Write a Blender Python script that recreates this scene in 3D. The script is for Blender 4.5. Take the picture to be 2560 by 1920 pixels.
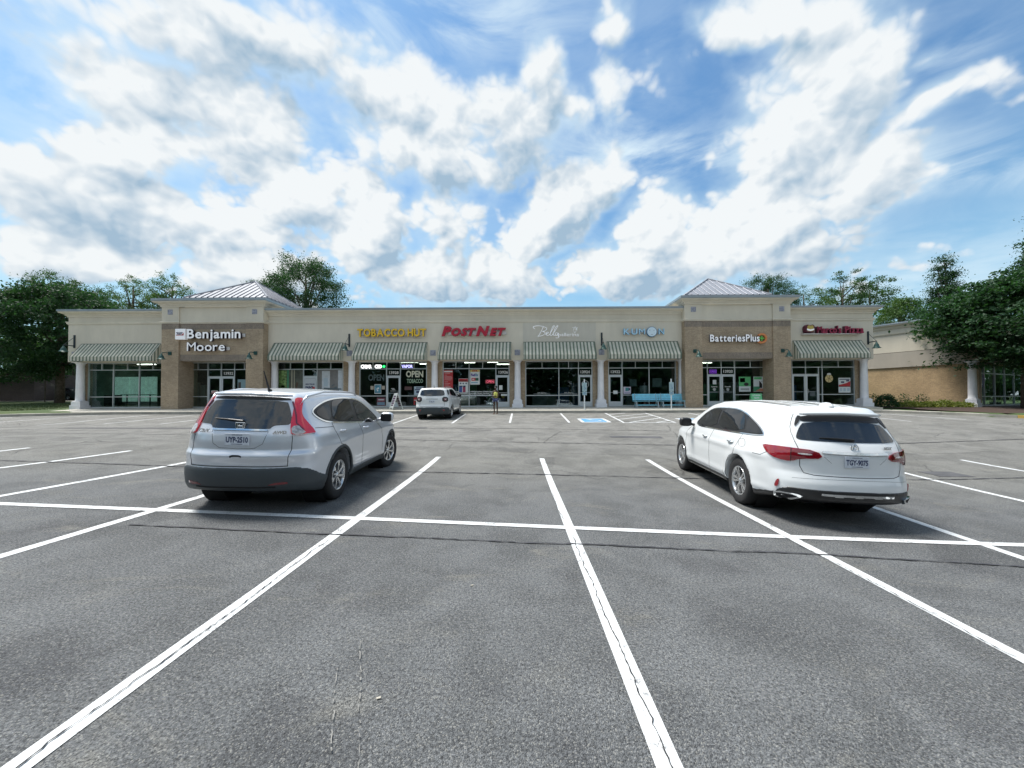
import bpy, bmesh, math, random
import numpy as np
from mathutils import Vector, Matrix, Euler, geometry

R = math.radians
S = bpy.context.scene
for o in list(bpy.data.objects):
    bpy.data.objects.remove(o)
COL = S.collection

# ------------------------------------------------------------------ camera
EYE = 1.61
FPX = 961.0                       # focal length in pixels of a 2560 px wide frame
cam_d = bpy.data.cameras.new('camera')
cam = bpy.data.objects.new('camera', cam_d)
COL.objects.link(cam)
cam_d.sensor_width = 36.0
cam_d.lens = 36.0 * FPX / 2560
cam_d.shift_x = -26 / 2560
cam_d.shift_y = 20 / 2560
cam_d.clip_start = 0.05
cam_d.clip_end = 4000
cam.matrix_world = (Matrix.Translation((0, 0, EYE)) @ Matrix.Rotation(R(0.45), 4, 'Z')
                    @ Matrix.Rotation(R(91.0), 4, 'X') @ Matrix.Rotation(R(-0.2), 4, 'Z'))
S.camera = cam

# ------------------------------------------------------------------ exposure
S.view_settings.view_transform = 'Standard'
S.view_settings.look = 'None'
S.view_settings.exposure = 1.54
S.view_settings.gamma = 1.0
S.view_settings.use_curve_mapping = False
S.render.resolution_x, S.render.resolution_y = 1024, 768

# ------------------------------------------------------------------ sun
SUN_EL, SUN_AZ = 66.0, -66.0       # degrees above the horizon, degrees left of +Y
sun_d = bpy.data.lights.new('sun', 'SUN')
sun_d.energy = 2.0
sun_d.angle = R(20)
sun_d.color = (1.0, 0.96, 0.9)
sun = bpy.data.objects.new('sun', sun_d)
COL.objects.link(sun)
sv = Vector((math.sin(R(SUN_AZ)) * math.cos(R(SUN_EL)), math.cos(R(SUN_AZ)) * math.cos(R(SUN_EL)), math.sin(R(SUN_EL))))
sun.rotation_euler = (-sv).to_track_quat('-Z', 'Y').to_euler()


# ------------------------------------------------------------------ node helper
class NT:
    """tiny helper to write node trees as expressions"""
    def __init__(s, tree):
        s.t = tree
        s.n = tree.nodes
        s.l = tree.links

    def new(s, typ, **kw):
        nd = s.n.new(typ)
        for k, v in kw.items():
            setattr(nd, k, v)
        return nd

    def put(s, sock, v):
        if v is None:
            return
        if isinstance(v, bpy.types.NodeSocket):
            s.l.new(v, sock)
        else:
            if sock.type == 'RGBA' and hasattr(v, '__len__') and len(v) == 3:
                v = (*v, 1.0)
            sock.default_value = v

    def m(s, op, a, b=None, c=None, clamp=False):
        nd = s.new('ShaderNodeMath', operation=op)
        nd.use_clamp = clamp
        for i, v in enumerate((a, b, c)):
            s.put(nd.inputs[i], v)
        return nd.outputs[0]

    def v(s, op, a, b=None, out=0):
        nd = s.new('ShaderNodeVectorMath', operation=op)
        s.put(nd.inputs[0], a)
        if b is not None:
            s.put(nd.inputs[3 if op == 'SCALE' else 1], b)
        return nd.outputs[1 if op in ('LENGTH', 'DOT_PRODUCT', 'DISTANCE') else 0]

    def sep(s, a):
        nd = s.new('ShaderNodeSeparateXYZ')
        s.put(nd.inputs[0], a)
        return nd.outputs

    def comb(s, x, y, z):
        nd = s.new('ShaderNodeCombineXYZ')
        for i, v in enumerate((x, y, z)):
            s.put(nd.inputs[i], v)
        return nd.outputs[0]

    def noise(s, vec, scale, detail=3, rough=0.5, dist=0.0):
        nd = s.new('ShaderNodeTexNoise')
        s.put(nd.inputs['Vector'], vec)
        nd.inputs['Scale'].default_value = scale
        nd.inputs['Detail'].default_value = detail
        nd.inputs['Roughness'].default_value = rough
        nd.inputs['Distortion'].default_value = dist
        return nd.outputs[0]

    def mr(s, v, a, b, c=0.0, d=1.0, smooth=True):
        nd = s.new('ShaderNodeMapRange')
        if smooth:
            nd.interpolation_type = 'SMOOTHSTEP'
        s.put(nd.inputs[0], v)
        for i, x in enumerate((a, b, c, d)):
            s.put(nd.inputs[i + 1], x)
        return nd.outputs[0]

    def mix(s, f, a, b, mode='MIX'):
        nd = s.new('ShaderNodeMix', data_type='RGBA', blend_type=mode)
        s.put(nd.inputs[0], f)
        s.put(nd.inputs[6], a)
        s.put(nd.inputs[7], b)
        return nd.outputs[2]

    def ramp(s, f, stops, interp='LINEAR'):
        nd = s.new('ShaderNodeValToRGB')
        s.put(nd.inputs[0], f)
        cr = nd.color_ramp
        cr.interpolation = interp
        while len(cr.elements) < len(stops):
            cr.elements.new(0.5)
        for e, (p, c) in zip(cr.elements, stops):
            e.position = p
            e.color = (*c, 1.0)
        return nd.outputs[0]

    def coord(s, which='Object'):
        return s.new('ShaderNodeTexCoord').outputs[which]


# ------------------------------------------------------------------ world: sky with broken cumulus
def px_dir(u, v):
    """unit direction seen at photo position (u, v) of a 2560 px frame"""
    d = cam.matrix_world.to_3x3() @ Vector(((u - 1306) / FPX, -(v - 980) / FPX, -1))
    return d.normalized()


def azel(u, v):
    d = px_dir(u, v)
    return math.atan2(d.x, d.y), math.asin(d.z)


world = bpy.data.worlds.new('World')
S.world = world
world.use_nodes = True
wt = NT(world.node_tree)
world.node_tree.nodes.clear()
wout = wt.new('ShaderNodeOutputWorld')
wbg = wt.new('ShaderNodeBackground')
wt.l.new(wbg.outputs[0], wout.inputs[0])
sky = wt.new('ShaderNodeTexSky', sky_type='NISHITA')
sky.sun_disc = False
sky.sun_elevation = R(SUN_EL)
sky.sun_rotation = R(SUN_AZ)
sky.air_density = 1.25
sky.dust_density = 1.2
sky.ozone_density = 1.6
D = wt.coord('Generated')
dx, dy, dz = wt.sep(D)
AZ = wt.m('ARCTAN2', dx, dy)
EL = wt.m('ARCSINE', dz)
AE = wt.comb(AZ, EL, 0.0)
# warp of the cloud outlines
Dq = wt.v('MULTIPLY', D, (1.0, 1.0, 1.25))
wn = wt.new('ShaderNodeTexNoise')
wt.put(wn.inputs['Vector'], Dq)
wn.inputs['Scale'].default_value = 3.2
wn.inputs['Detail'].default_value = 4
warp = wt.v('SCALE', wt.v('SUBTRACT', wn.outputs[1], (0.5, 0.5, 0.5)), 0.16)
AEw = wt.v('ADD', AE, warp)
K = 2560 / 2212
# cloud bodies: (u, v, rx, ry, turn in degrees, weight)
BLOBS = [(380, 70, 320, 110, -12, .75), (330, 200, 190, 110, -20, .8), (560, 300, 330, 120, -25, .9), (280, 330, 230, 90, 15, .9), (640, 110, 230, 110, -20, .9),
         (860, 225, 230, 85, -28, 1.0), (900, 330, 210, 95, 0, 1.0), (50, 400, 140, 170, 0, 1.0), (215, 450, 180, 115, -20, 1.2), (210, 575, 300, 65, 0, 1.0),
         (670, 420, 140, 85, -10, 1.2), (780, 500, 120, 120, -40, 1.2), (480, 490, 220, 90, 0, .8), (560, 590, 200, 55, 0, .8), (960, 480, 85, 120, 15, 1.0), (930, 590, 130, 80, 0, 1.1),
         (1080, 600, 110, 75, 10, 1.2), (1190, 490, 160, 68, 48, 1.3), (1290, 400, 60, 65, 0, 1.1), (1170, 185, 52, 115, 10, 1.1), (1110, 300, 120, 95, 0, 1.0),
         (1235, 265, 60, 60, 0, .9), (1310, 220, 48, 75, 0, .9), (1335, 40, 55, 45, 30, .8), (1400, 520, 100, 95, 10, 1.3), (1340, 595, 120, 65, 0, 1.2),
         (1500, 565, 210, 90, 25, 1.2), (1650, 480, 240, 115, 35, 1.2), (1690, 300, 200, 130, 50, 1.2), (1800, 165, 170, 160, 50, 1.2), (1690, 30, 220, 60, 0, 1.1),
         (1890, 400, 170, 110, 35, 1.1), (2000, 235, 140, 42, 28, 1.1), (1990, 130, 70, 40, 40, .6)]
WISPS = [(950, 60, 300, 80, 8, .8), (1380, 330, 260, 55, 5, .8), (2110, 380, 300, 60, 0, .6), (120, 160, 400, 120, -20, .8), (1950, 620, 600, 70, 0, .55), (2050, 110, 90, 40, 30, .5)]


def blob_sum(lst, vec, union=False):
    tot = None
    for (u, v, rx, ry, rot, w) in lst:
        c = azel(u * K, v * K)
        ca, sa = math.cos(R(rot)), math.sin(R(rot))
        a = azel((u + rx * ca) * K, (v - rx * sa) * K)
        b = azel((u - ry * sa) * K, (v - ry * ca) * K)
        la = math.hypot(a[0] - c[0], a[1] - c[1])
        lb = math.hypot(b[0] - c[0], b[1] - c[1])
        ang = math.atan2(a[1] - c[1], a[0] - c[0])
        mp = wt.new('ShaderNodeMapping', vector_type='TEXTURE')
        wt.put(mp.inputs[0], vec)
        mp.inputs['Location'].default_value = (c[0], c[1], 0)
        mp.inputs['Rotation'].default_value = (0, 0, ang)
        mp.inputs['Scale'].default_value = (la * 1.5, lb * 1.5, 1e3)
        g = wt.new('ShaderNodeTexGradient', gradient_type='SPHERICAL')
        wt.l.new(mp.outputs[0], g.inputs[0])
        if tot is None:
            tot = wt.m('MULTIPLY', g.outputs[1], w)
        elif union:
            tot = wt.m('SMOOTH_MAX', tot, wt.m('MULTIPLY', g.outputs[1], w), 0.10)
        else:
            tot = wt.m('MULTIPLY_ADD', g.outputs[1], w, tot)
    return tot


def puff(vec):
    """cauliflower noise: round heads with sharp creases between them"""
    tot = None
    for sc, w in ((4.6, .50), (9.7, .34), (20.5, .20), (43.0, .12)):
        n_ = wt.noise(wt.v('ADD', vec, (sc * .37, sc * .11, sc * .23)), sc, 0.6, 0.5, 0.15)
        r_ = wt.m('ABSOLUTE', wt.m('MULTIPLY_ADD', n_, 2.0, -1.0))
        tot = wt.m('MULTIPLY', r_, w) if tot is None else wt.m('MULTIPLY_ADD', r_, w, tot)
    fine = wt.noise(vec, 60.0, 3, 0.6)
    return wt.m('MULTIPLY_ADD', fine, 0.07, tot)


AEf = wt.v('MULTIPLY', AEw, (1, 1, 0))
body = wt.m('MULTIPLY', blob_sum(BLOBS, AEf, True), 1.25)
body_up = wt.m('MULTIPLY', blob_sum(BLOBS, wt.v('ADD', AEf, (-0.018, 0.045, 0)), True), 1.25)
bulk = wt.m('MULTIPLY', wt.m('SUBTRACT', body, body_up), 1.0)
# beyond the picture's frame broken cloud goes on, its cover raised for ambient light
far_n = wt.noise(Dq, 1.7, 3, 0.5)
frame = wt.m('MULTIPLY', wt.mr(dy, 0.45, 0.62), wt.mr(EL, R(60), R(46)))
body2 = wt.mr(far_n, 0.34, 0.56, 0.0, 0.85)
base = wt.m('ADD', wt.m('MULTIPLY', body, frame), wt.m('MULTIPLY', body2, wt.m('SUBTRACT', 1.0, frame)))
pf = puff(Dq)
carve = wt.noise(Dq, 5.5, 4, 0.55, 0.3)
base = wt.m('ADD', base, wt.m('MULTIPLY', wt.m('SUBTRACT', carve, 0.53), 1.35))
dens = wt.m('ADD', base, wt.m('MULTIPLY', wt.m('SUBTRACT', pf, 0.33), 2.2))
edge = wt.mr(EL, R(13), R(42), 0.36, 0.66)
alpha = wt.mr(dens, 0.14, edge)
veil = wt.mr(wt.m('ADD', base, wt.m('MULTIPLY', wt.m('SUBTRACT', pf, 0.33), 0.7)), 0.05, 0.65, 0.0, 0.55)
# relief: compare with the density a little towards the sun
Dl = wt.v('ADD', Dq, tuple(Vector((-0.6, 0.1, 0.8)).normalized() * 0.022))
pf2 = puff(Dl)
relief = wt.m('SUBTRACT', pf, pf2)
big = wt.noise(Dq, 2.9, 3, 0.5)
carve2 = wt.noise(wt.v('ADD', Dq, (-0.03, 0.02, 0.10)), 5.5, 4, 0.55, 0.3)
thick = wt.mr(wt.m('ADD', wt.m('MULTIPLY', dens, 0.22), wt.m('ADD', wt.m('MULTIPLY', wt.m('SUBTRACT', big, 0.5), 1.4), wt.m('MULTIPLY', wt.m('SUBTRACT', carve2, 0.5), 1.6))), -0.02, 0.62)
lit = wt.m('ADD', wt.m('MULTIPLY', relief, 2.9), wt.m('SUBTRACT', 0.84, wt.m('MULTIPLY', thick, 0.50)))
lit = wt.m('MULTIPLY_ADD', wt.m('MULTIPLY', bulk, frame), 1.15, lit, clamp=True)
CLOUD_HI, CLOUD_LO = 0.322, 0.178
ccol = wt.mix(lit, (0.72 * CLOUD_LO, 1.0 * CLOUD_LO, 1.27 * CLOUD_LO), (0.96 * CLOUD_HI, 1.0 * CLOUD_HI, 1.02 * CLOUD_HI))
# thin high cloud
Ds = wt.v('MULTIPLY', D, (1.0, 1.0, 3.5))
wn2 = wt.noise(Ds, 4.0, 7, 0.6, 0.6)
wisp = wt.m('MULTIPLY', wt.m('ADD', wt.m('MULTIPLY', blob_sum(WISPS, AEf), frame), 0.16),
            wt.mr(wn2, 0.30, 0.66))
wisp = wt.m('MULTIPLY', wisp, 1.1, clamp=True)
hz = wt.mr(EL, R(30), R(-3), 0.0, 0.72)
blue = wt.v('SCALE', sky.outputs[0], 0.045)
blue = wt.mix(1.0, blue, (0.72, 1.04, 1.20), 'MULTIPLY')
pale = (0.165, 0.27, 0.325)
skyc = wt.mix(hz, blue, pale)
skyc = wt.mix(veil, skyc, (0.235, 0.295, 0.33))
skyc = wt.mix(wisp, skyc, (0.265, 0.315, 0.345))
final = wt.mix(alpha, skyc, ccol)
wt.l.new(final, wbg.inputs[0])
wbg.inputs[1].default_value = 1.0
world.cycles.sampling_method = 'MANUAL'
world.cycles.sample_map_resolution = 512
S.cycles.max_bounces = 8
S.cycles.transparent_max_bounces = 12
S.cycles.caustics_reflective = False
S.cycles.caustics_refractive = False
S.cycles.sample_clamp_indirect = 6

# ------------------------------------------------------------------ materials
MATS = {}


def mat(name, col=(0.5, 0.5, 0.5), rough=0.6, metal=0.0, spec=0.5, emit=None, es=1.0, coat=0.0, var=0.0, vscale=3.0, bump=0.0, bscale=40.0):
    if name in MATS:
        return MATS[name]
    m = bpy.data.materials.new(name)
    m.use_nodes = True
    t = NT(m.node_tree)
    b = m.node_tree.nodes['Principled BSDF']
    b.inputs['Base Color'].default_value = (*col, 1)
    b.inputs['Roughness'].default_value = rough
    b.inputs['Metallic'].default_value = metal
    b.inputs['Specular IOR Level'].default_value = spec
    b.inputs['Coat Weight'].default_value = coat
    b.inputs['Coat Roughness'].default_value = 0.03
    if emit:
        b.inputs['Emission Color'].default_value = (*emit, 1)
        b.inputs['Emission Strength'].default_value = es
    if var:
        n = t.noise(t.coord(), vscale, 5, 0.6)
        f = t.mr(n, 0.3, 0.7, 1 - var, 1 + var)
        c = t.mix(1.0, (*col, 1), t.comb(f, f, f), 'MULTIPLY')
        t.l.new(c, b.inputs['Base Color'])
    if bump:
        n = t.noise(t.coord(), bscale, 4, 0.6)
        bn = t.new('ShaderNodeBump')
        bn.inputs['Strength'].default_value = bump
        bn.inputs['Distance'].default_value = 0.01
        t.l.new(n, bn.inputs['Height'])
        t.l.new(bn.outputs[0], b.inputs['Normal'])
    MATS[name] = m
    return m


def nmat(name):
    m = bpy.data.materials.new(name)
    m.use_nodes = True
    MATS[name] = m
    return m, NT(m.node_tree), m.node_tree.nodes['Principled BSDF']


def bumpin(t, b, h, strength, dist):
    bn = t.new('ShaderNodeBump')
    bn.inputs['Strength'].default_value = strength
    bn.inputs['Distance'].default_value = dist
    t.l.new(h, bn.inputs['Height'])
    t.l.new(bn.outputs[0], b.inputs['Normal'])


# ------------------------------------------------------------------ mesh building
class MB:
    """collects shapes into one mesh"""
    def __init__(s):
        s.v, s.f, s.mi, s.sm = [], [], [], []
        s.cur = 0
        s.smooth = False

    def add(s, vs, fs):
        k = len(s.v)
        s.v += [tuple(p) for p in vs]
        for f in fs:
            s.f.append(tuple(i + k for i in f))
            s.mi.append(s.cur)
            s.sm.append(s.smooth)
        return s

    def box(s, a, b, bev=0.0, M=None):
        x0, y0, z0 = [min(p, q) for p, q in zip(a, b)]
        x1, y1, z1 = [max(p, q) for p, q in zip(a, b)]
        if bev <= 0:
            vs = [(x0, y0, z0), (x1, y0, z0), (x1, y1, z0), (x0, y1, z0), (x0, y0, z1), (x1, y0, z1), (x1, y1, z1), (x0, y1, z1)]
            fs = [(3, 2, 1, 0), (4, 5, 6, 7), (0, 1, 5, 4), (1, 2, 6, 5), (2, 3, 7, 6), (3, 0, 4, 7)]
        else:
            bm = bmesh.new()
            bmesh.ops.create_cube(bm, size=1)
            for v in bm.verts:
                v.co = Vector(((x0 + x1) / 2 + v.co.x * (x1 - x0), (y0 + y1) / 2 + v.co.y * (y1 - y0), (z0 + z1) / 2 + v.co.z * (z1 - z0)))
            bmesh.ops.bevel(bm, geom=list(bm.edges), offset=bev, segments=2, affect='EDGES', profile=0.5)
            vs = [v.co.copy() for v in bm.verts]
            fs = [[v.index for v in f.verts] for f in bm.faces]
            bm.free()
        if M is not None:
            vs = [M @ Vector(p) for p in vs]
        return s.add(vs, fs)

    def prism(s, pts, y0, y1, axis='y'):
        """pts (a,b) outline counter-clockwise seen from -axis; extruded"""
        n = len(pts)
        def mk(a, b, c):
            return {'y': (a, c, b), 'x': (c, a, b), 'z': (a, b, c)}[axis]
        vs = [mk(a, b, y0) for a, b in pts] + [mk(a, b, y1) for a, b in pts]
        tri = geometry.tessellate_polygon([[Vector((a, b, 0)) for a, b in pts]])
        fs = [tuple(t) for t in tri] + [tuple(i + n for i in reversed(t)) for t in tri]
        fs += [(i, (i + 1) % n, (i + 1) % n + n, i + n) for i in range(n)]
        return s.add(vs, fs)

    def tube(s, pts, r, n=8, caps=True):
        pts = [Vector(p) for p in pts]
        rs = r if hasattr(r, '__len__') else [r] * len(pts)
        vs, fs = [], []
        up = None
        for i, p in enumerate(pts):
            d = (pts[min(i + 1, len(pts) - 1)] - pts[max(i - 1, 0)]).normalized()
            if up is None:
                up = Vector((0, 0, 1)) if abs(d.z) < 0.9 else Vector((1, 0, 0))
            a = d.cross(up).normalized()
            b = a.cross(d).normalized()
            up = b
            for k in range(n):
                t = 2 * math.pi * k / n
                vs.append(p + (a * math.cos(t) + b * math.sin(t)) * rs[i])
        for i in range(len(pts) - 1):
            for k in range(n):
                fs.append((i * n + k, i * n + (k + 1) % n, (i + 1) * n + (k + 1) % n, (i + 1) * n + k))
        if caps:
            fs.append(tuple(range(n))[::-1])
            fs.append(tuple(range((len(pts) - 1) * n, len(pts) * n)))
        return s.add(vs, fs)

    def lathe(s, prof, n=24, M=None, close=False):
        """prof [(r,z)] turned round z"""
        vs, fs = [], []
        for (r, z) in prof:
            for k in range(n):
                t = 2 * math.pi * k / n
                vs.append(Vector((r * math.cos(t), r * math.sin(t), z)))
        m = len(prof)
        for i in range(m - 1 + (1 if close else 0)):
            j = (i + 1) % m
            for k in range(n):
                fs.append((i * n + k, i * n + (k + 1) % n, j * n + (k + 1) % n, j * n + k))
        if M is not None:
            vs = [M @ v for v in vs]
        return s.add(vs, fs)

    def mesh(s, name, mats):
        me = bpy.data.meshes.new(name)
        me.from_pydata([tuple(p) for p in s.v], [], s.f)
        for m in (mats if isinstance(mats, (list, tuple)) else [mats]):
            me.materials.append(m)
        me.polygons.foreach_set('material_index', s.mi)
        me.polygons.foreach_set('use_smooth', s.sm)
        me.update()
        return me

    def build(s, name, mats, parent=None, **kw):
        return obj(name, s.mesh(name, mats), parent, **kw)


def fixn(o):
    """consistent outward normals"""
    bm = bmesh.new()
    bm.from_mesh(o.data)
    bmesh.ops.recalc_face_normals(bm, faces=bm.faces)
    bm.to_mesh(o.data)
    bm.free()
    return o


def obj(name, me, parent=None, loc=None, rot=None, label=None, cat=None, group=None, kind=None):
    o = bpy.data.objects.new(name, me)
    COL.objects.link(o)
    if parent is not None:
        o.parent = parent
    if loc is not None:
        o.location = loc
    if rot is not None:
        o.rotation_euler = rot
    tag(o, label, cat, group, kind)
    return o


def tag(o, label=None, cat=None, group=None, kind=None):
    for k, v in (('label', label), ('category', cat), ('group', group), ('kind', kind)):
        if v:
            o[k] = v
    return o


def thing(name, label, cat, loc=(0, 0, 0), rz=0.0, group=None):
    return obj(name, None, None, loc, (0, 0, rz), label, cat, group)


def copy_tree(o, parent=None):
    kids = [c for c in o.children]
    c = o.copy()
    COL.objects.link(c)
    if parent is not None:
        c.parent = parent
    for k in kids:
        copy_tree(k, c)
    return c


TCURVE = {}


def text_mesh(body, h, depth=0.0, bold=0.0, shear=0.0, width=None, space=1.0, align='CENTER'):
    """flat or raised lettering in the x-z plane facing -y, baseline at z=0; h = capital height"""
    cu = bpy.data.curves.new('lettering', 'FONT')
    cu.body = body
    cu.align_x = align
    cu.size = h / 0.70
    cu.space_character = space
    cu.shear = shear
    cu.offset = bold
    cu.extrude = depth / 2
    cu.resolution_u = 3
    ob = bpy.data.objects.new('lettering', cu)
    COL.objects.link(ob)
    dg = bpy.context.evaluated_depsgraph_get()
    me = bpy.data.meshes.new_from_object(ob.evaluated_get(dg))
    bpy.data.objects.remove(ob)
    bpy.data.curves.remove(cu)
    n = len(me.vertices)
    co = np.empty(n * 3, dtype=np.float32)
    me.vertices.foreach_get('co', co)
    co = co.reshape(-1, 3)
    if width:
        w = np.ptp(co[:, 0])
        co[:, 0] *= width / w
    out = np.stack([co[:, 0], -co[:, 2], co[:, 1]], 1)
    me.vertices.foreach_set('co', out.ravel())
    me.update()
    return me


def text(name, body, h, loc, m, parent=None, rot=None, **kw):
    me = text_mesh(body, h, **kw)
    me.materials.clear()
    me.materials.append(m)
    return obj(name, me, parent, loc, rot)


def text_letters(parent, body, h, x0, x1, y, z, m, side=None, depth=0.12, bold=0.0, shear=0.0, caps=None, gap=0.07):
    """one raised letter object per character, spread from x0 to x1"""
    items, x = [], 0.0
    for ch in body:
        if ch == ' ':
            x += h * 0.35
            continue
        hh = h * (caps if (caps and not ch.isupper()) else 1.0)
        c2 = ch.upper() if caps else ch
        bd = bold * (hh / h) * (0 if c2 in 'MW' else 1)
        me = text_mesh(c2, hh, depth, bd, shear, align='LEFT')
        xs = [v.co.x for v in me.vertices]
        mn, mx = min(xs), max(xs)
        items.append((me, x - mn))
        x += (mx - mn) + h * gap
    sc = (x1 - x0) / (x - h * gap)
    for me, ox in items:
        for v in me.vertices:
            v.co.x = (v.co.x + ox) * sc
        c = sum(v.co.x for v in me.vertices) / len(me.vertices)
        for v in me.vertices:
            v.co.x -= c
        me.materials.clear()
        me.materials.append(m)
        if side:
            me.materials.append(side)
            for p in me.polygons:
                p.material_index = 0 if p.normal.y < -0.8 else 1
        obj('letter', me, parent, (x0 + c, y, z))


def ribbon(pts, w, z, zf, name=None):
    """flat strip following points on the ground, raised by z above height function zf"""
    P = [Vector((p[0], p[1])) for p in pts]
    vs, fs = [], []
    for i, p in enumerate(P):
        d = (P[min(i + 1, len(P) - 1)] - P[max(i - 1, 0)]).normalized()
        n = Vector((-d.y, d.x))
        ww = w[i] if hasattr(w, '__len__') else w
        for s_ in (-1, 1):
            q = p + n * s_ * ww / 2
            vs.append((q.x, q.y, zf(q.x, q.y) + z))
    for i in range(len(P) - 1):
        fs.append((2 * i, 2 * i + 1, 2 * i + 3, 2 * i + 2))
    return vs, [f[::-1] for f in fs]


def seg(a, b, step=0.3):
    n = max(2, int(math.hypot(b[0] - a[0], b[1] - a[1]) / step) + 1)
    return [(a[0] + (b[0] - a[0]) * i / (n - 1), a[1] + (b[1] - a[1]) * i / (n - 1)) for i in range(n)]

# ------------------------------------------------------------------ terrain
def sm(a, b, x):
    t = np.clip((x - a) / (b - a), 0, 1)
    return t * t * (3 - 2 * t)


def gz(x, y):
    """height of the asphalt: falls to the right near the camera, rises towards the shops"""
    s = .036 - .036 * sm(9.5, 19, y)
    b = np.minimum(.047 * np.logaddexp(0, (y - 8.7)), .714)
    return b - s * np.where(np.asarray(x) < 0, 16 * np.tanh(x / 16), 8.5 * np.tanh(x / 8.5))


def curb_y(x):
    x = np.asarray(x, dtype=float)
    return np.interp(x, [-90, -45, -31, -26, 19.5, 21.5, 23.5, 25.2, 27.5, 31, 60], [14, 19.2, 22.3, 23.9, 23.9, 23.4, 21.9, 19.9, 17.4, 14.5, 6])


def lawn(x, y):
    left = np.interp(y, [20, 26, 36, 41, 60, 120, 900], [.9, .95, 1.46, 1.55, 2.1, 3.2, 3.2])
    right = np.interp(y, [10, 26, 60, 120, 900], [.5, .86, 1.2, 3.0, 3.2])
    return np.where(x < 0, left, right)


def ground_z(x, y):
    z = np.where(y < curb_y(x) + .8, gz(x, y) - .12, lawn(x, y))
    return np.where((x > -31.9) & (x < 24.2) & (y > 24.3) & (y < 47), .7, z)


def grid_mesh(xs, ys, zf, name, m, parent=None, **kw):
    X, Y = np.meshgrid(xs, ys)
    Z = zf(X, Y)
    nx, ny = len(xs), len(ys)
    me = bpy.data.meshes.new(name)
    co = np.stack([X, Y, Z], -1).reshape(-1, 3)
    i = np.arange((ny - 1) * nx).reshape(ny - 1, nx)[:, :-1].ravel()
    f = np.stack([i, i + 1, i + nx + 1, i + nx], 1)
    me.vertices.add(len(co))
    me.vertices.foreach_set('co', co.ravel())
    me.loops.add(f.size)
    me.loops.foreach_set('vertex_index', f.ravel())
    me.polygons.add(len(f))
    me.polygons.foreach_set('loop_start', np.arange(0, f.size, 4))
    me.polygons.foreach_set('use_smooth', np.ones(len(f), dtype=bool))
    me.update(calc_edges=True)
    me.materials.append(m)
    return obj(name, me, parent, **kw)


# grass
gm, t, b = nmat('lawn grass')
P = t.coord()
g1 = t.noise(P, .25, 5, .6)
g2 = t.noise(P, 9, 4, .7)
c = t.ramp(g1, [(.3, (.045, .085, .022)), (.55, (.062, .10, .028)), (.75, (.10, .12, .035))])
c = t.mix(t.m('MULTIPLY', t.mr(g2, .3, .7), .6), c, (.03, .055, .014))
t.l.new(c, b.inputs['Base Color'])
b.inputs['Roughness'].default_value = .9
bumpin(t, b, g2, .6, .05)

# asphalt
am, t, b = nmat('worn asphalt')
P = t.coord()
px_, py_, pz_ = t.sep(P)
Pf = t.comb(px_, py_, 0.0)
n1 = t.noise(Pf, .22, 4, .55, .4)
n2 = t.noise(Pf, 1.3, 5, .6, .6)
n3 = t.noise(Pf, 55, 3, .75)
n4 = t.noise(Pf, 150, 2, .8)
vor = t.new('ShaderNodeTexVoronoi', feature='F1')
t.put(vor.inputs['Vector'], Pf)
vor.inputs['Scale'].default_value = 150
# lane worn paler than the bays; far asphalt coloured paler partly for grazing sheen
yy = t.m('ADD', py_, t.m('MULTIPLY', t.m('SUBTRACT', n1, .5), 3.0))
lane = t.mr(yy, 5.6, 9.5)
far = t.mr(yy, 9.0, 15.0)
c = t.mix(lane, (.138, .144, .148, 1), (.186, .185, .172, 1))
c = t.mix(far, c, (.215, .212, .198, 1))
dark = t.mr(t.m('ADD', t.m('MULTIPLY', n2, .7), t.m('MULTIPLY', n1, .3)), .36, .62, .78, 1.14)
# two wheel tracks down the drive lane and fine map cracking of the old surface
trk = t.m('ADD', t.mr(t.m('ABSOLUTE', t.m('SUBTRACT', yy, 11.3)), .0, .55, .22, 0), t.mr(t.m('ABSOLUTE', t.m('SUBTRACT', yy, 14.9)), .0, .6, .20, 0))
mapv = t.new('ShaderNodeTexVoronoi', feature='DISTANCE_TO_EDGE')
t.put(mapv.inputs['Vector'], t.v('ADD', Pf, t.comb(t.m('MULTIPLY', n2, .5), t.m('MULTIPLY', n1, .8), 0)))
mapv.inputs['Scale'].default_value = .55
mapc = t.m('MULTIPLY', t.mr(mapv.outputs['Distance'], .012, .003), t.m('MULTIPLY', t.mr(t.noise(Pf, .35, 3, .6), .50, .62), t.mr(yy, 6.5, 9)))
c = t.mix(trk, c, (.12, .12, .118, 1))
drip = t.new('ShaderNodeTexVoronoi', feature='F1')
t.put(drip.inputs['Vector'], t.v('ADD', Pf, t.comb(t.m('MULTIPLY', n2, .25), t.m('MULTIPLY', n2, .35), 0)))
drip.inputs['Scale'].default_value = 1.15
dsep = t.sep(drip.outputs['Color'])
dm = t.m('MULTIPLY', t.mr(drip.outputs['Distance'], t.m('MULTIPLY', dsep[1], .17), .02), t.mr(dsep[0], .55, .62))
c = t.mix(t.m('MULTIPLY', dm, .28), c, (.045, .046, .05, 1))
c = t.mix(t.m('MULTIPLY', mapc, .75), c, (.03, .03, .032, 1))
c = t.mix(1.0, c, t.comb(dark, dark, dark), 'MULTIPLY')
# driven-in oil under the bays
oil = t.m('MULTIPLY', t.mr(t.noise(Pf, .8, 3, .6), .52, .72), t.m('SUBTRACT', 1.0, lane))
c = t.mix(t.m('MULTIPLY', oil, .5), c, (.055, .056, .062, 1))
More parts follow.
